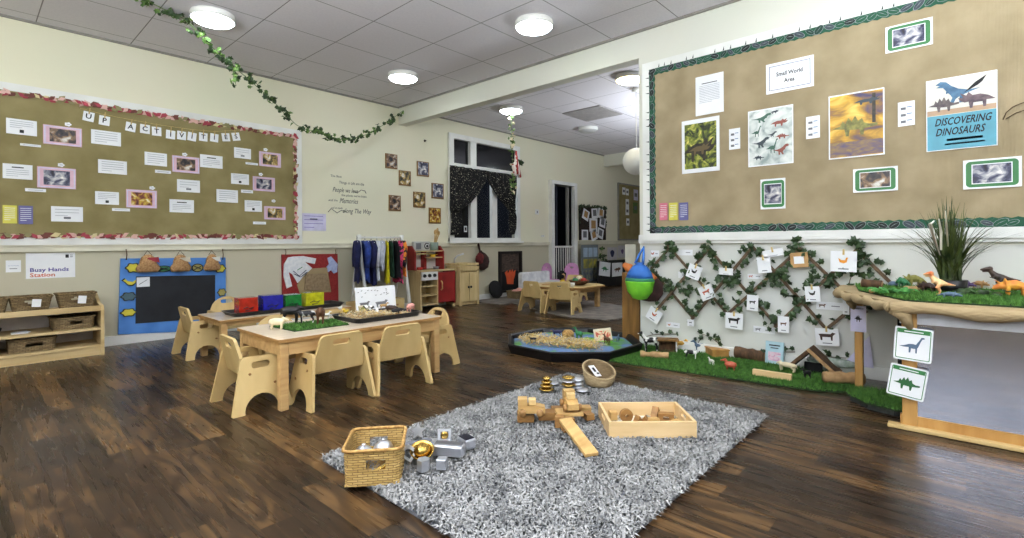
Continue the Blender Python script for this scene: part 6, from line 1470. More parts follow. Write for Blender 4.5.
tag(MB().tube([(-.05, 0, 0), (.05, .01, .01)], .014, GOLD, seg=12).build('brass_tube', None, (o_.x, o_.y, .05)), 'brass tube seen through the front handle hole of the wicker basket', 'tube')
p = rugpt(418, 440); t = thing('metal_star', 'silver star shaped tin standing at the back of the metal objects', 'tin', p, ang)
st = [((.034 if i % 2 == 0 else .016) * math.sin(i * PI / 5), .036 + (.034 if i % 2 == 0 else .016) * math.cos(i * PI / 5)) for i in range(10)]
MB().plate([st], .02, SILVER, tf((0, 0, 0), (-.25, 0, 0)) @ RX).build('star', t)
p = rugpt(416, 447); simple('metal_tray', 'flat silver tray lying left of the silver star', 'tray', p, MB().plate([rrect(.15, .05, .02)], .012, SILVER, Matrix.Translation((0, 0, .012))).plate([rrect(.13, .03, .012)], .004, GREYINK, Matrix.Translation((0, 0, .02))), ang + .25)
p = rugpt(434, 444.5); simple('pewter_dish', 'flat silver lid in the middle of the metal objects', 'dish', p, MB().plate([rrect(.12, .08, .01)], .01, SILVER, Matrix.Translation((0, 0, .006))), ang - .3)
p = rugpt(444.5, 441.5); t = thing('pewter_picture', 'small silver frame holding a gold heart at the back right', 'frame', p, ang)
MB().plate([rc(-.028, 0, .028, .05), rc(-.017, .010, .017, .04)], .02, SILVER, tf((0, 0, 0), (-.3, 0, 0)) @ RX).build('frame', t); MB().ell((0, .005, .024), (.016, .008, .018), GOLD).build('heart', t)
p = rugpt(466.5, 447.5); t = thing('silver_tin', 'silver rectangular tin with dark top at the right of the metal objects', 'tin', p, ang + .5)
MB().box((0, 0, .022), (.05, .07, .04), SILVER, bev=.006).build('tin_body', t); MB().box((0, 0, .043), (.04, .055, .004), mat('dark_tin', (70, 70, 84), .3, .8)).build('lid_inset', t)
p = rugpt(449, 456); t = thing('long_tin', 'long silver tin with rounded corners in front of the other metal objects', 'tin', p, ang - .35)
MB().box((0, 0, .026), (.125, .046, .045), SILVER, bev=.008).build('tin_body', t); MB().box((0, 0, .0495), (.11, .034, .003), mat('dull_silver', (160, 160, 166), .35, .9), bev=.001).build('lid', t)
p = rugpt(422, 460); t = thing('brass_bowl', 'golden hammered brass bowl lying tilted among silver objects', 'bowl', (p[0], p[1], RZ + .022))
MB().lathe([(.001, -.022), (.025, -.02), (.040, -.002), (.046, .014), (.043, .015), (.036, .002), (.020, -.014), (.001, -.016)], GOLD, tf((0, 0, .008), (.35, -.3, 0)), 28).build('bowl_body', t)
MB().ell((.0, -.0, .014), (.034, .03, .026), GOLD).build('brass_egg', t)
p = rugpt(407.5, 462.5); simple('silver_diamond_tin', 'silver diamond shaped tin leaning beside the wicker basket', 'tin', (p[0], p[1], RZ), MB().plate([[(-.035, .03), (0, .066), (.04, .04), (.012, 0)], [(-.02, .032), (0, .052), (.024, .036), (.008, .012)]], .016, SILVER, tf((0, 0, 0), (-.35, 0, 0)) @ RX), ang)
for px, py, lb, r_ in ((423.5, 470, 'silver hexagonal block in front of the brass bowl', .3), (442, 468.5, 'silver cube in front of the long silver tin', -.2)):
    p = rugpt(px, py); b = MB()
    if px < 430: b.plate([[(.024 * math.cos(i * PI / 3), .024 * math.sin(i * PI / 3)) for i in range(6)]], .04, SILVER, Matrix.Translation((0, 0, .02)))
    else: b.box((0, 0, .02), (.037, .037, .038), SILVER, bev=.003)
    simple('silver_block', lb, 'block', p, b, ang + r_)
# ------------------------------------------------------------------ stacks of metal discs and rope basket
def saucers(px, py, n, m, lb, r0=.042, dr=.006, h=.017, seed=0, cols=None):
    p = rugpt(px, py)
    for i in range(n):
        r_ = r0 - dr * i; z = p[2] + h * i; mm = cols[i % len(cols)] if cols else m
        tag(MB().lathe([(.001, 0), (r_ * .6, 0), (r_, h * .4), (r_ * .95, h * .6), (r_ * .4, h * .98), (.001, h)], mm, seg=24).build('metal_saucer', None, (p[0], p[1], z)), lb % ('bottom', 'second', 'third', 'top')[i if i < n - 1 else 3], 'saucer', 'stacked metal saucers at the back of the rug')
saucers(546.5, 390.5, 4, GOLD, '%s saucer of the brass stack at the back of the rug', .043, .006, .02)
saucers(568.5, 389.5, 4, SILVER, '%s saucer of the silver stack right of the brass one', .042, .002, .02, cols=[SILVER, GOLD])
saucers(577.5, 388, 3, SILVER, '%s saucer of the silver stack beside the rope basket', .036, .001, .02)
p = rugpt(582.5, 391.5); tag(MB().lathe([(.001, 0), (.02, 0), (.038, .008), (.03, .014), (.001, .018)], SILVER, seg=24).build('metal_saucer', None, p), 'single silver saucer lying in front of the rope basket', 'saucer')
p = rugpt(553.5, 384.5); tag(MB().lathe([(.001, 0), (.02, 0), (.032, .006), (.026, .012), (.001, .014)], SILVER, seg=24).build('metal_saucer', None, p), 'single silver saucer lying behind the brass stack', 'saucer')
p = rugpt(599, 384); t = thing('rope_basket', 'round beige rope basket with sloping rim and paper tag', 'basket', (p[0], p[1], p[2]), math.radians(-45))
ROPE = mat('rope_beige', (190, 170, 136), .9, rgb2=(160, 140, 106), scale=40, stretch=(1, 1, 6), bump=.4)
b = MB(); N = 32; rings = []
for i in range(12):
    f = i / 11; ring = []
    for k in range(N):
        a_ = 2 * PI * k / N; top = .085 + .034 * math.sin(a_) - .010 * math.cos(a_); r_ = .075 + .018 * math.sin(f * PI * .6) + .0016 * (i % 2); ring.append((r_ * math.cos(a_), r_ * math.sin(a_), top * f))
    rings.append(ring)
for i in range(12):
    f = 1 - i / 11; rings.append([((.066 + .016 * math.sin(f * PI * .6)) * math.cos(2 * PI * k / N), (.066 + .016 * math.sin(f * PI * .6)) * math.sin(2 * PI * k / N), (.087 + .034 * math.sin(2 * PI * k / N) - .010 * math.cos(2 * PI * k / N)) * f + .005) for k in range(N)])
ROPE_SHADE = mat('rope_inner_shade', (140, 120, 90), .9, rgb2=(116, 98, 72), scale=40, stretch=(1, 1, 6)); vs = [v for r_ in rings[11:] for v in r_]; b2 = MB(); b2.add(vs, [(i * N + k, i * N + (k + 1) % N, (i + 1) * N + (k + 1) % N, (i + 1) * N + k) for i in range(len(rings) - 12) for k in range(N)], ROPE_SHADE, smooth=True); b2.build('lining', t)  # inner rope face, its colour darkened to paint in the shade inside
b.tube(rings[11], .005, ROPE, closed=True, seg=6)
vs = [v for r_ in rings[:12] for v in r_]; b.add(vs, [(i * N + k, i * N + (k + 1) % N, (i + 1) * N + (k + 1) % N, (i + 1) * N + k) for i in range(11) for k in range(N)] + [tuple(reversed(range(N)))], ROPE, smooth=True)
b.build('basket_body', t)
b = MB(); b.box((0, 0, 0), (.055, .08, .0015), PAPER); b.box((0, .008, .0015), (.02, .03, .001), INK); b.box((.01, -.02, .0015), (.02, .012, .001), INK)
o = b.build('paper_tag', t); o.location = (-.02, .02, .072); o.rotation_euler = (.7, .1, .7)
# ------------------------------------------------------------------ wooden blocks, ramp and vehicles
def wblock(px, py, w, d, h, rz, lb, z=RZ, name='wooden_block', hole=None, m=BLOCK):
    p = rugpt(px, py, z); b = MB()
    if hole: b.plate([rc(-w / 2, -h / 2, w / 2, h / 2), [(hole * math.cos(k * PI / 8), hole * math.sin(k * PI / 8)) for k in range(16)]], d, m, Matrix.Translation((0, 0, h / 2)) @ RX)
    else: b.box((0, 0, h / 2), (w, d, h), m, bev=.002)
    o = b.build(name, None, p, rotz=rz); return tag(o, lb, 'block')
A45 = math.radians(-42)
pa, pb = gr(516.5, 421, RZ), gr(534, 421.5, RZ)
rdir = Vector((RT[0], RT[1], 0)); RA = math.atan2(RT[1], RT[0])
wblock(525.5, 420, .078, .07, .035, RA + .02, 'square wooden block under the left wooden car', m=BLOCK2)
wblock(547, 418.5, .085, .06, .036, RA + .05, 'long wooden block between the two wooden cars', m=BLOCK2)
wblock(563, 414.5, .11, .055, .036, RA + .1, 'wooden block under the crossing of the wooden road', m=BLOCK2)
wblock(585, 413, .055, .045, .034, RA, 'short wooden block at the right end of the wooden road', hole=None)
wblock(588, 418.5, .04, .06, .028, RA + .3, 'small dark edged wooden block beside the top of ramp', m=BLOCK2)
wblock(568, 430.5, .05, .04, .055, RA + .25, 'upright wooden block with round hole beside the ramp', hole=.012, m=BLOCK2)
wblock(559.5, 427, .04, .035, .05, RA - .2, 'small upright wooden block behind the ramp support', m=BLOCK2)
wblock(569, 414, .12, .075, .016, RA + .08, 'flat wooden board carrying the right wooden car', z=RZ + .038, name='wooden_board')
# ramp
a = at_z(565, 419.5, RZ + .060); c_ = at_z(592, 455, RZ + .004); mid = (a + c_) / 2; dv = c_ - a; L = dv.length
q = thing('wooden_ramp', 'long flat wooden ramp leaning down from the block road', 'ramp', mid); q.rotation_euler = (0, 0, 0)
yv = dv.normalized(); xv = yv.cross(Vector((0, 0, 1))).normalized(); zv = xv.cross(yv)
B = Matrix((xv, yv, zv)).transposed().to_4x4()
MB().box((0, 0, 0), (.058, L, .014), BLOCK, B, bev=.002).build('ramp_board', q)
WHL = wood('wheel_wood', (170, 132, 84), (134, 98, 56), 20, (1, 1, 1)); NAT = wood('natural_wood', (218, 192, 140), (196, 164, 108), 10, (1, 4, 1))
def car(px, py, z, rz, lb):
    p = rugpt(px, py, z); t = thing('wooden_car', lb, 'toy car', p, rz); t.scale = (1.42, 1.42, 1.42)
    MB().plate([[(-.042, .0), (.045, .0), (.045, .018), (.02, .024), (-.012, .024), (-.012, .045), (-.042, .045)]], .036, BLOCK, Matrix.Translation((0, 0, .009)) @ RX).build('car_body', t)
    MB().box((.004, 0, .043), (.024, .026, .02), NAT, bev=.003).build('cab', t)
    for sx in (-1, 1):
        for s in (-1, 1):
            w_ = MB().lathe([(.001, -.005), (.0115, -.005), (.0115, .005), (.001, .005)], WHL, tf((sx * .028, s * .024, .012), (PI / 2, 0, 0)), 18).lathe([(.001, .0065), (.005, .0065), (.004, .009), (.001, .009)], NAT, tf((sx * .028, s * .024, .012), (-s * -PI / 2, 0, 0)), 10).build('wheel', t)
car(531, 414.5, RZ + .036, RA, 'wooden toy car seen from the side on the left block')
car(570.5, 408.5, RZ + .055, RA - PI / 2 + .1, 'wooden toy car seen from the front on the raised board')
# ------------------------------------------------------------------ wooden tray box with blocks
c0_, c1_ = gr(609, 438.5, .02), gr(697, 438, .02)
bx = (c1_ - c0_).normalized(); by = Vector((-bx.y, bx.x, 0)); bl_ = (c1_ - c0_).length; BDp = .27; Hb = .070
cen = (c0_ + c1_) / 2 + by * BDp / 2; ba = math.atan2(bx.y, bx.x)
t = thing('wooden_crate', 'shallow pale wooden crate of blocks on the rug', 'crate', (cen.x, cen.y, .02), ba)
for s in (-1, 1):
    b = MB().box((0, s * (BDp / 2 - .006), Hb / 2), (bl_, .012, Hb), PALEWOOD, bev=.0015)
    b.build('long_side', t)
    MB().plate([rc(-BDp / 2 + .012, 0, BDp / 2 - .012, Hb), rrect(.07, .02, .009, 4, 0, Hb * .68)], .012, PALEWOOD, Matrix.Translation((s * (bl_ / 2 - .006), 0, 0)) @ RYZ).build('end_side', t)
MB().box((0, 0, .004), (bl_ - .02, BDp - .02, .006), mat('crate_floor', (240, 232, 214), .5)).build('crate_floor', t)
def inb(fx_, fy_, z=.028): v = cen + bx * fx_ + by * fy_; return (v.x, v.y, z)
def cblock(fx_, fy_, b, rz, lb, z=.028, rot=None, name='wooden_block'):
    o = b.build(name, None, inb(fx_, fy_, z), rot=rot or (0, 0, ba + rz)); tag(o, lb, 'block')
tri = lambda w, h, d_: MB().plate([[(-w / 2, 0), (w / 2, 0), (0, h)]], d_, BLOCK2, RX)
cblock(-.13, .07, MB().box((0, 0, .02), (.035, .035, .04), BLOCK, bev=.002), .1, 'small wooden cube in the left back corner of the crate')
ring = MB().plate([[(.03 * math.cos(k * PI / 10), .03 * math.sin(k * PI / 10)) for k in range(20)], [(.008 * math.cos(k * PI / 6), .008 * math.sin(k * PI / 6)) for k in range(12)]], .02, BLOCK2, Matrix.Translation((0, 0, .03)) @ RX)
cblock(-.075, .04, ring, .1, 'round wooden disc with centre hole in the crate')
cblock(-.035, -.02, tri(.06, .05, .03), .5, 'dark edged wooden wedge in the middle of the crate')
cblock(.0, -.01, tri(.07, .045, .03), -.4, 'wooden triangle block beside the wedge in the crate', )
cblock(-.06, -.05, MB().box((0, 0, .009), (.1, .03, .018), BLOCK, bev=.002), .05, 'flat wooden block at the front middle of the crate')
cblock(.035, .0, MB().plate([rc(-.03, 0, .03, .03), rrect(.03, .014, .006, 3, 0, .016)], .03, BLOCK, RX), .1, 'wooden arch block right of centre in the crate')
cblock(.07, .07, tri(.08, .06, .03), .9, 'tall wooden triangle leaning at the back of the crate')
cblock(.11, .04, MB().plate([rc(-.035, 0, .035, .04), rrect(.03, .014, .006, 3, 0, .02)], .035, BLOCK2, RX), -.3, 'large wooden bridge block at the right of the crate')
cblock(.14, -.02, MB().box((0, 0, .015), (.035, .035, .03), BLOCK, bev=.002), .3, 'small wooden cube at the right end of the crate')
# ------------------------------------------------------------------ tuff tray with small world
TC = at_z(572, 341.5, .05); TR_ = .565; TA = math.atan2(FW[1], FW[0])
t = thing('tuff_tray', 'large black octagonal floor tray of straw and toy animals', 'tray', (TC.x, TC.y, 0), TA + math.radians(22.5))
def octr(r, z): return [(r * math.cos(k * PI / 4), r * math.sin(k * PI / 4), z) for k in range(8)]
b = MB(); prof = [(.93, .002), (.95, .0), (.985, .045), (1.0, .07), (.99, .077), (.955, .075), (.94, .066), (.92, .036), (.90, .028)]
R_ = [octr(TR_ * a_, z) for a_, z in prof]; vs = [v for r_ in R_ for v in r_]
b.add(vs, [(i * 8 + k, i * 8 + (k + 1) % 8, (i + 1) * 8 + (k + 1) % 8, (i + 1) * 8 + k) for i in range(len(R_) - 1) for k in range(8)] + [tuple(8 * (len(R_) - 1) + k for k in range(8)), tuple(reversed(range(8)))], BLACK)
b.build('tray_body', t)
MB().plate([[(p_[0], p_[1]) for p_ in octr(TR_ * .9, 0)]], .012, picture_mat('play_mat', [(60, 130, 60), (110, 170, 80), (92, 130, 180), (120, 150, 200), (70, 140, 70)], 4.5, 2, .8), Matrix.Translation((0, 0, .034))).build('play_mat', t)
def trayp(px, py, z=.045): p = at_z(px, py, z); return p
# straw heap
rn = random.Random(9); b = MB(); stc = []
for _ in range(2600):
    f = rn.random(); px = 522 + 74 * f + rn.gauss(0, 5); py = 338.5 + 7.5 * f + rn.gauss(0, 2.4) 
    p = trayp(px, py); v = Vector((p.x - TC.x, p.y - TC.y, 0))
    if v.length > TR_ * .84: continue
    z = .045 + rn.random() * .03; a_ = rn.uniform(0, PI); L = rn.uniform(.008, .02); e = Vector((math.cos(a_), math.sin(a_), rn.uniform(-.5, .5))) * L; s_ = Vector((-e.y, e.x, 0)).normalized() * .003
    c_ = Vector((p.x - TC.x, p.y - TC.y, z)); b.add([c_ - e - s_, c_ - e + s_, c_ + e + s_, c_ + e - s_], [(0, 1, 2, 3)], rn.choice((STRAW, STRAW, TOY['cream'], TOY['tan'])))
o = b.build('loose_straw', None, (TC.x, TC.y, 0)); tag(o, 'heap of yellow straw chips along the front of the black floor tray', 'straw', kind='stuff')
def mini(px, py, m, name, lb, L=.08, H=.07, rz=60, key='mini', z=.042, **kw):
    p = trayp(px, py, z); return toy(key, quad, (L, H), m, name, lb, 'toy animal', (p.x, p.y, z), math.radians(rz), kw=kw)
mini(557, 337, TOY['navy'], 'toy_cow', 'dark blue grey toy cow left of centre in the floor tray', .075, .06, 150)
mini(579, 340, TOY['green'], 'toy_goat', 'dark green toy animal pair in the middle of the floor tray', .05, .075, 100, 'mini2', neck=.5)
mini(607, 344.5, TOY['brown'], 'toy_horse', 'brown toy horse near the book in the floor tray', .08, .06, 60, 'mini3')
mini(618, 341.5, TOY['bluegrey'], 'toy_sheep', 'grey toy sheep at the right of the floor tray', .06, .045, 20, 'mini4')
mini(533, 341.8, TOY['black'], 'toy_dog', 'small black toy dog in the straw of the floor tray', .05, .035, 140, 'mini5', z=.06)
p = trayp(568, 336); q = thing('woven_nest', 'small woven straw hut at the back of the floor tray', 'toy building', (p.x, p.y, .04))
MB().lathe([(.001, 0), (.05, 0), (.055, .03), (.035, .055), (.001, .06)], WICKER, seg=16).build('hut', q)
p = trayp(596, 340); q = thing('foam_leaf', 'bright green leaf shape lying in the floor tray', 'leaf', (p.x, p.y, .041))
MB().plate([[(x * .3, y * .15) for x, y in LEAF]], .006, TOY['lime'], tf((0, 0, .004), (0, 0, TA + 1))).build('leaf_blade', q)
p = trayp(604, 341); q = thing('farm_book', 'cream picture book with red barn standing in the floor tray', 'book', (p.x, p.y, .041), TA - PI / 2 + .15)
B = tf((0, 0, 0), (-.3, -.08, 0)); MB().box((0, 0, .055), (.15, .012, .105), mat('book_cream', (228, 218, 190), .4), B, bev=.002).build('cover', q)
MB().rect(0, .05, .125, .075, picture_mat('farm_print', [(120, 150, 90), (226, 208, 170), (196, 90, 60), (150, 50, 40)], 14, 6), B, y=-.008).build('cover_picture', q)
# ------------------------------------------------------------------ things on the low tables
GT = TH
t = turf('table_grass_mat', 'green grass mat on the near low table under toy animals', [(1.24, 2.76), (1.56, 2.74), (1.60, 3.02), (1.22, 3.05)], GT, 30000, 31, .012, .004)
def ontab(px, py, z=GT + .016): return at_z(px, py, z)
def tabt(px, py, m, name, lb, L, H, rz, key, z=GT + .012, **kw):
    p = ontab(px, py, z); return toy(key, quad, (L, H), m, name, lb, 'toy animal', (p.x, p.y, z), math.radians(rz), kw=kw)
tabt(277, 329.5, TOY['cream'], 'toy_sheep', 'cream toy sheep at the left end of the near table', .072, .066, -42, 'tsheep', GT + .001, fat=1.35, neck=.15)
tabt(290.5, 322.8, COLLIE, 'toy_horse', 'large black toy horse with white feet on the table grass mat', .095, .10, -35, 'thorse', neck=.12, fat=1.1)
tabt(307, 323, COW, 'toy_calf', 'white and black toy calf right of the black horse', .085, .075, 150, 'tcalf', neck=.1)
tabt(320.5, 323.5, TOY['brown'], 'toy_cow', 'brown toy cow at the right of the table grass mat', .08, .095, -120, 'tcow', neck=.1, fat=1.2)
tabt(326, 319.5, TOY['white'], 'toy_lamb', 'small white toy lamb behind the brown cow', .045, .04, 0, 'lamb')
# black tray of oats and animals on near table
def corner(px, py, z=GT): p = at_z(px, py, z); return (p.x, p.y)
tx0, tx1, ty0, ty1 = 1.60, 2.09, 2.72, 3.05
def black_tray(lb, x0, x1, y0, y1, z, h=.03):
    t = thing('black_tray', lb, 'tray', ((x0 + x1) / 2, (y0 + y1) / 2, z)); w, d = x1 - x0, y1 - y0
    b = MB(); b.plate([rrect(w * .95, d * .93, .03)], .003, BLACK, Matrix.Translation((0, 0, .0025)))
    ro = [rrect(w * k, d * k2, .035) for k, k2 in ((.95, .93), (1, 1), (1.015, 1.02), (.985, .975), (.93, .9))]; zz = (0.001, h * .9, h, h, .004)
    n = len(ro[0]); vs = [(p_[0], p_[1], zz[i]) for i, r_ in enumerate(ro) for p_ in r_]
    b.add(vs, [(i * n + k, i * n + (k + 1) % n, (i + 1) * n + (k + 1) % n, (i + 1) * n + k) for i in range(4) for k in range(n)], BLACK); b.build('tray_body', t); return t
black_tray('black tray of oats and farm animals on the near low table', tx0, tx1, ty0, ty1, GT)
rn = random.Random(5); b = MB(); ox, oy = (tx0 + tx1) / 2, (ty0 + ty1) / 2
for _ in range(3200):
    x, y = rn.uniform(-.215, .2), rn.uniform(-.13, .13); z = .008 + .026 * math.exp(-((x + .08) ** 2) / .02) * rn.random() + rn.random() * .018
    a_ = rn.uniform(0, PI); L = rn.uniform(.004, .009); e = Vector((math.cos(a_), math.sin(a_), rn.uniform(-.4, .4))) * L; s_ = Vector((-e.y, e.x, 0)).normalized() * .0035; c_ = Vector((x, y, z))
    b.add([c_ - e - s_, c_ - e + s_, c_ + e + s_, c_ + e - s_], [(0, 1, 2, 3)], rn.choice((STRAW, TOY['cream'], TOY['cream'], TOY['tan'])))
tag(b.build('loose_oats', None, (ox, oy, GT)), 'pale oats scattered across the black tray on the near table', 'oats', kind='stuff')
def tray_toy(px, py, m, name, lb, L, H, rz, key, fn=None, **kw):
    z = GT + .018; p = at_z(px, py, z)
    if fn == 'bird': return toy(key, bird, (L,), m, name, lb, 'toy animal', (p.x, p.y, z), math.radians(rz))
    return toy(key, quad, (L, H), m, name, lb, 'toy animal', (p.x, p.y, z), math.radians(rz), kw=kw)
tray_toy(345.5, 314.5, TOY['yellow'], 'toy_duck', 'yellow toy duck at the left of the black oat tray', .05, .05, 200, 'duck', 'bird')
tray_toy(340, 310.5, TOY['white'], 'toy_goose', 'white toy goose behind the yellow duck', .04, .04, 20, 'goose', 'bird')
tray_toy(391, 312.5, TOY['darkbrown'], 'toy_boar', 'dark brown toy boar in the oat tray left of the pig', .065, .05, -60, 'boar', fat=1.4, neck=.05)
tray_toy(396, 314.5, TOY['black'], 'toy_bull', 'black toy bull beside the pink pig', .05, .04, -20, 'bull', fat=1.3, neck=.05)
tray_toy(369, 312, COW, 'toy_cow', 'black and white toy cow in the middle of oat tray', .06, .045, 150, 'traycow', neck=.1)
tray_toy(377, 314, TOY['white'], 'toy_sheep', 'white toy sheep at the front of the oat tray', .045, .035, 60, 'traysheep', fat=1.4)
tray_toy(361, 311, TOY['cream'], 'toy_goat', 'cream toy goat at the back of the oat tray', .045, .04, 20, 'traygoat')
tray_toy(383.5, 309.5, TOY['tan'], 'toy_calf', 'tan toy calf at the back of the oat tray', .045, .04, -30, 'traycalf')
tray_toy(410.5, 311.5, TOY['pink'], 'toy_pig', 'pink toy pig at the right end of the black oat tray', .075, .055, -150, 'pig', fat=1.6, neck=.02, legw=1.3)
p = at_z(377, 308, GT + .001); q = thing('animal_book', 'white open picture book with grey cats standing behind the oat tray', 'book', (1.905, 3.12, GT), 0.0)
bw = (at_y(396, 300, 3.12).x - at_y(356.5, 300, 3.12).x); bh = at_y(376, 286.5, 3.12).z - GT; qx = (at_y(396, 300, 3.12).x + at_y(356.5, 300, 3.12).x) / 2; q.location.x = qx
B = tf((0, 0, 0), (-.12, 0, 0)); MB().box((0, 0, bh / 2), (bw, .012, bh), PAPER, B, bev=.002).build('cover', q)
b = MB(); gy = TOY['grey']; rn = random.Random(6)
for x, z, s in ((-.3, .34, .16), (.12, .30, .2)): b.sheet([(x * bw + px_ * s * bw * .9, z * bh + pz_ * s * bw * .7) for px_, pz_ in MAM], -.0075, gy, B)
for _ in range(16): 
    x, z = rn.uniform(-.44, .44) * bw, rn.uniform(.55, .94) * bh; b.sheet([(x - .008, z), (x, z + .003), (x + .008, z + .004), (x, z - .002)], -.0075, INK, B)
b.sheet([(-.45 * bw, .05 * bh), (-.2 * bw, .12 * bh), (-.3 * bw, .3 * bh), (-.46 * bw, .3 * bh)], -.0078, TOY['olive'], B); b.build('cover_picture', q)
# rear table: black tray with four transparent coloured boxes
bx0, bx1 = at_z(222, 318, TH).x, at_z(327, 302, TH).x
black_tray('long black tray of coloured boxes on the rear low table', at_z(226, 316, T2).x, at_z(328, 303, T2).x, 3.98, 4.24, T2, .03)
def cbox(px0, px1, pyb, pyt, rgb, nm, lb):
    m = mat('clear_' + nm, rgb, .12, rgb2=tuple(v * .82 for v in rgb), scale=20, alpha=.88, coat=.5); m2 = mat('content_' + nm, tuple(v * .6 for v in rgb), .5, rgb2=tuple(v * .35 for v in rgb), scale=60, contrast=(.45, .55))
    z = T2 + .006; a = at_z((px0 + px1) / 2, pyb, z); k = a.to_2d().length; y = a.y; x0_ = at_y(px0, pyb, y - .0).x; x1_ = at_y(px1, pyb, y).x; h = at_y((px0 + px1) / 2, pyt, y).z - z; w = (x1_ - x0_) * .86
    t = thing('coloured_box', lb, 'box', ((x0_ + x1_) / 2, min(max(y + .055, 4.05), 4.17), z)); b = MB()
    b.box((0, 0, h / 2), (w, .11, h), m, bev=.004); b.build('box_shell', t)
    MB().tube([(-w * .3, -.057, h * .3), (-w * .1, -.058, h * .42), (w * .05, -.058, h * .3), (w * .25, -.057, h * .4), (w * .1, -.057, h * .2), (-w * .2, -.057, h * .16)], .004, m2, seg=6).build('contents', t)
    MB().box((0, 0, h + .002), (w * 1.01, .112, .004), m, bev=.001).build('lid', t)
cbox(236, 258, 312.5, 298, (196, 56, 40), 'red', 'red translucent box, leftmost in the black tray'); cbox(260, 283, 310, 295.5, (52, 54, 176), 'blue', 'blue translucent box right of the red one')
cbox(283, 301.5, 308, 295, (40, 140, 70), 'green', 'green translucent box between blue and yellow'); cbox(301.5, 322, 305.5, 292.5, (214, 212, 46), 'yellow', 'yellow translucent box, rightmost in the black tray')
# ------------------------------------------------------------------ ivy garland from the ceiling to the beam corner
def strand(name, lb, pts, seed, n, m1, m2, size=(.03, .055), spread=.03, flags=None):
    rr = random.Random(seed); o = pts[len(pts) // 2].copy(); t = thing(name, lb, 'garland', o)
    MB().tube([p - o for p in pts], .003, IVYL, seg=5).build('vine', t); b = MB(); tot = [0]
    for a, c_ in zip(pts, pts[1:]): tot.append(tot[-1] + (c_ - a).length)
    for i in range(n):
        d = tot[-1] * rr.random(); k = 0
        while k < len(pts) - 2 and tot[k + 1] < d: k += 1
        p = pts[k].lerp(pts[k + 1], (d - tot[k]) / max(1e-6, tot[k + 1] - tot[k])) - o + Vector([rr.uniform(-spread, spread) for _ in range(3)])
        leaf(b, p, rr.uniform(*size), m1 if rr.random() < .6 else m2, rr, (-.6, -.7, -.2), .9)
    b.build('leaves', t); return t
A0, A1 = Vector((.80, 4.30, 0)), Vector((XB - .06, YA - .10, 0)); nrm = Vector((A1.y - A0.y, -(A1.x - A0.x), 0)).normalized()
def onplane(px, py):
    r = ray(px, py); tt = nrm.dot(A0) / nrm.dot(Vector((r.x, r.y, 0))); return Vector((r.x * tt, r.y * tt, H_EYE + r.z * tt))
PTS = [(163, 0), (180, 14), (193, 27), (207, 42), (217, 52), (228, 61), (240, 72), (253, 83), (264, 93), (275, 103), (287, 116), (296.5, 125), (307, 130), (318, 131), (331, 137), (344, 140), (358, 138), (369.6, 133), (385, 124), (404, 110)]
gp = [onplane(*p) for p in PTS]; gp = [Vector((p.x, p.y, min(p.z, CEIL - .02))) for p in gp]
first = gp[0]; gp.insert(0, Vector((first.x - .25, first.y - .12, CEIL - .01)))
strand('leaf_garland', 'long green ivy garland swagged from the ceiling to the beam corner', gp, 3, 230, IVY, IVYL, (.035, .06), .035)
dp = [onplane(232, 62), onplane(234, 76), onplane(236, 86)]; strand('hanging_ivy_sprig', 'short ivy sprig dangling from the garland beside the first ceiling light', dp, 8, 14, IVYL, IVY, (.035, .055), .03)
# hanging ivy and striped ribbon below the far ceiling light
lx, ly = P4.x, P4.y
zz = lambda py: at_y(512, py, ly).z
strand('hanging_ivy', 'pale ivy strand hanging below the far ceiling light', [Vector((lx, ly, CEIL - .085)), Vector((lx + .01, ly, zz(130))), Vector((lx + .02, ly, zz(150))), Vector((lx + .03, ly, zz(172))), Vector((lx + .05, ly, zz(195)))], 4, 60, IVYL, TOY['cream'], (.035, .06), .03)
RWS = mat('ribbon_red_white', (226, 216, 210), .7, rgb2=(160, 56, 56), scale=5, kind='wave', stretch=(1, 1, 5), contrast=(.45, .55))
t = thing('striped_streamer', 'red and white striped streamer tied to the hanging ivy strand', 'streamer', (lx + .05, ly - .04, zz(165)))
for i, (dx, h0, h1) in enumerate(((0, .18, -.12), (.05, .1, -.16), (-.04, .05, -.14))): MB().tube([(0, 0, h0), (dx * .6, .01 * i, 0), (dx + .02, 0, h1)], [.012, .03, .022], RWS, seg=8).build('ribbon', t)
tag(MB().build('x') if False else strand('dark_leaf_spray', 'dark leaf spray beside the striped streamer', [Vector((lx + .06, ly, zz(158))), Vector((lx + .16, ly - .05, zz(164)))], 6, 14, IVY, IVY, (.04, .06), .03), None, None)
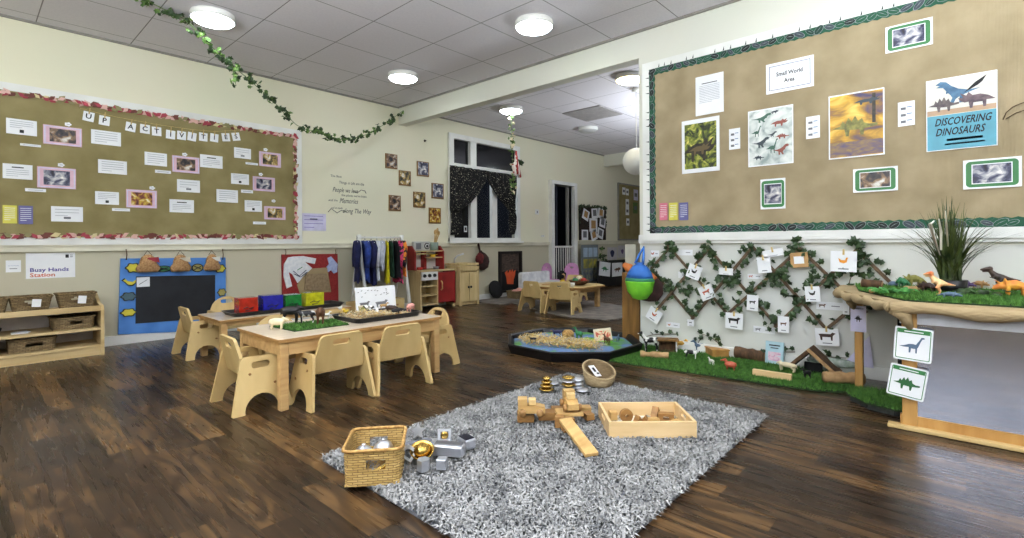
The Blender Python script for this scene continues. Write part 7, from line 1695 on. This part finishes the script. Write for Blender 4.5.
# ------------------------------------------------------------------ window curtains
CURT = mat('speckled_cloth', (204, 200, 176), .85, rgb2=(20, 18, 20), scale=62, contrast=(.66, .69), detail=1, stretch=(1, 1, 1))
def curtain(lb, outline, ties, seed, y=YA - .075):
    """outline: rows of (left px, right px, py) down the cloth; pleated"""
    o = at_y(outline[0][0], outline[0][2], y); t = thing('speckled_curtain', lb, 'curtain', o); b = MB(); n = 34; vs = []; rows = []
    for i in range(len(outline) - 1):
        for j in range(5):
            f = j / 5; rows.append([outline[i][k] + (outline[i + 1][k] - outline[i][k]) * f for k in range(len(outline[0]))])
    rows.append(list(outline[-1]))
    for r_ in rows:
        for k in range(n + 1):
            g = k / n; p = at_y(r_[0] + (r_[1] - r_[0]) * g, r_[2] + (r_[3] - r_[2]) * g if len(r_) > 3 else r_[2], y)
            vs.append((p.x - o.x, .018 * math.sin(g * 30 + seed), p.z - o.z))
    fs = [(i * (n + 1) + k, i * (n + 1) + k + 1, (i + 1) * (n + 1) + k + 1, (i + 1) * (n + 1) + k) for i in range(len(rows) - 1) for k in range(n)]
    b.add(vs, fs, CURT, smooth=True); o2 = b.build('cloth', t)
    md = o2.modifiers.new('thick', 'SOLIDIFY'); md.thickness = .004
    for (px, py) in ties:
        p = at_y(px, py, y); MB().tube([(p.x - o.x - .05, -.03, p.z - o.z + .01), (p.x - o.x + .05, -.03, p.z - o.z - .01)], .015, CURT, seg=8).build('tie_back', t)
    return t
# columns: left px, right px, py at left, py at right
curtain('black speckled curtain swagged to the left side of the window', [(450.5, 487, 165, 171), (450.5, 485.5, 178, 182), (450.5, 478, 190, 194), (450.5, 470, 200, 203), (450.5, 459.5, 209, 210), (451.5, 461, 214, 212), (452, 462, 222, 221), (451, 460, 235, 234)], [(455.5, 210)], 1)
curtain('black speckled curtain swagged to the right side of the window', [(486, 517.5, 171, 176), (487.5, 517.5, 181, 184), (493, 517, 190, 193), (500, 516, 200, 201), (506, 515.5, 207, 208), (509, 514.5, 210.5, 210.5), (508.5, 516.5, 218, 217), (509, 516, 230, 228), (511, 514, 235, 234)], [(512, 210)], 3)
t0 = at_y(449, 165, YA - .06); t1 = at_y(518, 175, YA - .06)
p = at_y(465.5, 229, YA + .02); tag(MB().box((0, 0, 0), (.06, .003, .09), PAPER).rect(0, 0, .035, .05, INK, y=-.003).build('window_notice', None, (p.x, YA + .02, p.z)), 'small white notice stuck in the lower left window pane', 'notice')
# ------------------------------------------------------------------ wooden end panel, hooked bags
t = thing('wooden_end_panel', 'brown wooden plank panel at the end of the dividing wall', 'panel', (XB + .03, YP + .095, 0))
z1 = .60; MB().box((0, 0, z1 / 2), (.05, .16, z1), OAK, bev=.004).build('plank_panel', t)
MB().box((0, 0, z1 + .12), (.04, .10, .24), mat('post_paint', (176, 174, 160), .5)).build('top_post', t)
p = at_x(642, 281, XB - .10); BX = XB - .10
t = thing('net_bag', 'blue and green cloth drawstring bag hanging at the end of the dividing wall', 'bag', (BX, p.y + .02, p.z))
BGB = mat('bag_blue', (70, 130, 206), .6, rgb2=(50, 106, 180), scale=10); BGG = mat('bag_green', (132, 206, 58), .6, rgb2=(100, 176, 44), scale=10); BGT = mat('bag_teal', (62, 140, 112), .6)
MB().lathe([(.001, -.125), (.06, -.115), (.105, -.07), (.122, -.01), (.124, .0)], BGG, tf((0, 0, 0), (0, 0, .0), (.75, 1, 1.25)), 20).build('lower_cloth', t)
MB().lathe([(.124, .0), (.12, .012), (.116, .02)], BGT, tf((0, 0, 0), (0, 0, .0), (.75, 1, 1.25)), 20).lathe([(.116, .02), (.095, .06), (.06, .095), (.03, .11), (.04, .12)], BGB, tf((0, 0, 0), (0, 0, .0), (.75, 1, 1.25)), 20).build('upper_cloth', t)
MB().tube([(0, -.03, .14), (.03, -.02, .21), (.075, 0, .275), (.03, .02, .21), (0, .04, .14)], .011, BGB, seg=7).build('strap', t)
q = at_x(651, 287, XB - .05)
t = thing('brown_bag', 'dark brown cloth bag with orange trim hanging behind the blue bag', 'bag', (XB - .05, q.y + .05, q.z - .02))
MB().lathe([(.001, -.10), (.08, -.09), (.125, -.03), (.12, .05), (.07, .10), (.03, .12)], BB1, tf((0, -.03, 0), (0, 0, 0), (.3, 1, 1)), 18).build('bag_body', t)
MB().tube([(0, .0, .09), (-.01, -.06, .115), (-.02, -.10, .09)], [.02, .026, .018], TOY['orange'], seg=8).build('orange_trim', t)
MB().tube([(0, -.02, .11), (.0, -.01, .19), (0, .02, .12)], .008, BB1, seg=6).build('strap', t)
q = at_x(629, 268, XB + .0); t = thing('orange_cloth', 'orange cloth bundle sticking out left of the blue bag', 'cloth', (XB + .0, q.y, q.z))
MB().tube([(0, -.05, -.04), (0, 0, 0), (0, .05, .03)], [.03, .04, .02], TOY['orange'], seg=9).build('bundle', t)
# ------------------------------------------------------------------ rear room end: lantern, boards, display
LP = ray(636.5, 161.5); tt = 5.2 / LP.x
c_ = LP * tt; LZ = H_EYE + c_.z
t = thing('paper_lantern', 'large round white paper lantern hanging in the rear room', 'lantern', (c_.x, c_.y, LZ)); PL_ = mat('lantern_paper', (236, 236, 232), .7, rgb2=(222, 222, 220), scale=4)
R_ = .155; b = MB(); prof = [(R_ * math.sin(PI * i / 24) * (1 + (.006 if i % 2 else 0)) + 1e-4, -R_ * math.cos(PI * i / 24)) for i in range(1, 24)]; b.lathe(prof, PL_, seg=32).build('shade', t)
MB().tube([(0, 0, R_), (0, 0, CEIL - LZ)], .004, WHITE, seg=6).build('cord', t); MB().lathe([(.001, 0), (.05, 0), (.05, -.03), (.001, -.03)], WHITE, Matrix.Translation((0, 0, CEIL - LZ)), 16).build('ceiling_rose', t)
MB().sheet([(-.02, -.01), (0, .012), (.02, .006), (.012, -.012)], 0, BLACKM, tf((-R_ * .72, -R_ * .62 , -.005), (0, 0, -.9))).build('dark_mark', t)
a = at_y(579.5, 206.5, YA - .02); b_ = at_y(606, 241, YA - .02)
t = thing('leaf_pinboard', 'dark brown pinboard of tilted white cards edged with leaves, rear wall', 'notice board', ((a.x + b_.x) / 2, YA - .001, (a.z + b_.z) / 2 + .02)); w, h = b_.x - a.x, a.z - b_.z
MB().box((0, -.01, 0), (w, .02, h), mat('cork_dark', (58, 42, 34), .8, rgb2=(34, 26, 22), scale=26)).build('board_panel', t)
b = MB(); rr = random.Random(12)
for i in range(70):
    e = rr.choice((0, 1, 2)); x, z = (rr.uniform(-w / 2, w / 2), h / 2) if e < 2 else (rr.choice((-w / 2, w / 2)), rr.uniform(-.1, h / 2)); leaf(b, Vector((x, -.03, z + rr.uniform(-.02, .02))), rr.uniform(.04, .07), IVY, rr, (0, -1, 0), .5)
b.build('leaf_edging', t)
for i, (fx_, fz_, ro) in enumerate(((-.28, .24, .35), (.05, .30, -.1), (.30, .32, .1), (.36, .04, .2), (0, -.05, 0), (-.32, -.35, 0), (.02, -.36, -.3), (.27, -.30, .25))):
    lbs = ('tilted white card at the upper left', 'white card at the top middle', 'white card at the top right', 'tilted white card at the middle right', 'large white card at the centre', 'white card at the lower left', 'tilted white card at the bottom middle', 'tilted white card at the lower right')
    s = .26 if i == 4 else .2; pt = Vector((t.location.x + fx_ * w, YA - .025, t.location.z + fz_ * h)); b = MB(); B = Matrix.Rotation(ro, 4, 'Y')
    b.box((0, 0, 0), (s * 1.1, .002, s), PAPER, B); b.rect(0, .01, s * .6, s * .6, GREYINK if i % 2 else TOY['tan'], B, y=-.002); tag(b.build('display_card', None, pt), lbs[i] + ' of the dark leaf edged pinboard', 'card')
a = at_y(618.7, 184, YA - .02); b_ = at_y(640, 239, YA - .02); w = 1.35; h = a.z - b_.z
t = thing('rear_notice_board', 'olive notice board on the far rear wall partly behind the dividing wall', 'notice board', (a.x + w / 2, YA - .001, (a.z + b_.z) / 2))
MB().box((0, -.012, 0), (w, .024, h), HESS_L).build('board_panel', t); MB().plate([rc(-w / 2 - .03, -h / 2 - .03, w / 2 + .03, h / 2 + .03), rc(-w / 2, -h / 2, w / 2, h / 2)], .03, mat('board_greyframe', (150, 146, 138), .5), Matrix.Translation((0, -.015, 0)) @ RX).build('frame', t)
for i, (px, py, s, m_, lb) in enumerate(((624, 191, .13, PAPER, 'topmost left'), (627.5, 192, .12, PAPER, 'topmost middle'), (636, 195, .2, LAVP, 'large top right'), (627.5, 203, .14, PAPER, 'second row'), (627.5, 211, .15, PAPER, 'third row'), (628, 222, .13, PAPER, 'bottom'), (635.5, 208, .2, IVYL, 'green leafy'))):
    p = at_y(px, py, YA - .03); tag(MB().box((0, 0, 0), (s, .002, s * 1.2), m_).rect(0, 0, s * .6, s * .4, GREYINK, y=-.0018).build('board_paper', None, (p.x, YA - .026, p.z)), lb + ' paper on the far olive notice board', 'paper')
# wallet display and black animal print stand at the rear
def rear_panel(px0, py0, px1, py1, y, name, lb, cat, m, extra):
    a = at_y(px0, py0, y); b2 = at_y(px1, py1, y); w, h = b2.x - a.x, a.z - b2.z; t = thing(name, lb, cat, ((a.x + b2.x) / 2, y, (a.z + b2.z) / 2)); MB().box((0, 0, 0), (w, .02, h), m, bev=.004).build('panel', t); extra(t, w, h); return t
def wallet(t, w, h):
    for r_, m_ in ((0, mat('pocket_blue', (176, 196, 214), .4)), (1, mat('pocket_yellow', (186, 172, 74), .5, rgb2=(110, 120, 90), scale=12)), (2, mat('pocket_mixed', (150, 150, 120), .5, rgb2=(80, 90, 110), scale=12))):
        for c2 in (-1, 0, 1):
            if r_ == 0 and c2 == 0: pass
            MB().box((c2 * w * .3, -.016, h * (.3 - .3 * r_)), (w * .25, .008, h * .25), m_, bev=.002).build('pocket', t)
rear_panel(581.5, 245, 598, 281, YA - .10, 'pocket_display', 'grey hanging pocket display of cards below the leaf pinboard', 'display', mat('display_grey', (120, 128, 132), .6), wallet)
a = at_y(598, 262, 5.0); 
BKS = mat('stand_black', (24, 24, 26), .6)
def stand(t, w, h):
    MB().box((0, .12, -h * .5 - .02), (w, .28, .04), BKS).build('base', t)
rear_panel(597, 261, 630, 290, 5.15, 'black_display_stand', 'low black display stand with two white animal prints at the rear', 'stand', BKS, stand)
for px, py, lb, sh, m_, ro in ((605, 269, 'white print of a green turtle like shape on the black stand', STEG, TOY['green'], .12), (617.5, 269.5, 'white print of a brown hedgehog like shape on the black stand', TRIC, TOY['brown'], 0)):
    p = at_y(px, py, 5.12); B = Matrix.Rotation(ro, 4, 'Y'); b = MB(); b.box((0, 0, 0), (.40, .003, .27), PAPER, B); b.sheet([(x * .14, z * .1) for x, z in sh], -.003, m_, B); tag(b.build('animal_print', None, (p.x, 5.125, p.z)), lb, 'print')
for px, py, m_, lb, r_ in ((612.5, 253.5, TOY['navy'], 'white paper with a dark blue blot on the far rear wall', .075), (622.5, 251.5, TOY['purple'], 'white paper with a purple blot on the far rear wall', .05)):
    p = at_y(px, py, YA - .01); b = MB().box((0, 0, 0), (.38, .002, .26), mat('paper_dull', (196, 192, 196), .6)); b.sheet([(r_ * math.cos(a_) * (1 + .2 * math.sin(3 * a_)), r_ * math.sin(a_)) for a_ in [2 * PI * i / 16 for i in range(16)]], -.003, m_); tag(b.build('blot_painting', None, (p.x, YA - .003, p.z)), lb, 'painting')
q = at_y(600.5, 262, 5.28); strand('rear_ivy', 'leafy green sprig hanging between pocket display and paintings at the rear', [Vector((q.x, 5.28, q.z + .28)), Vector((q.x + .1, 5.28, q.z + .1)), Vector((q.x, 5.28, q.z - .1)), Vector((q.x + .12, 5.28, q.z - .22))], 14, 40, IVY, IVYL, (.04, .07), .06)
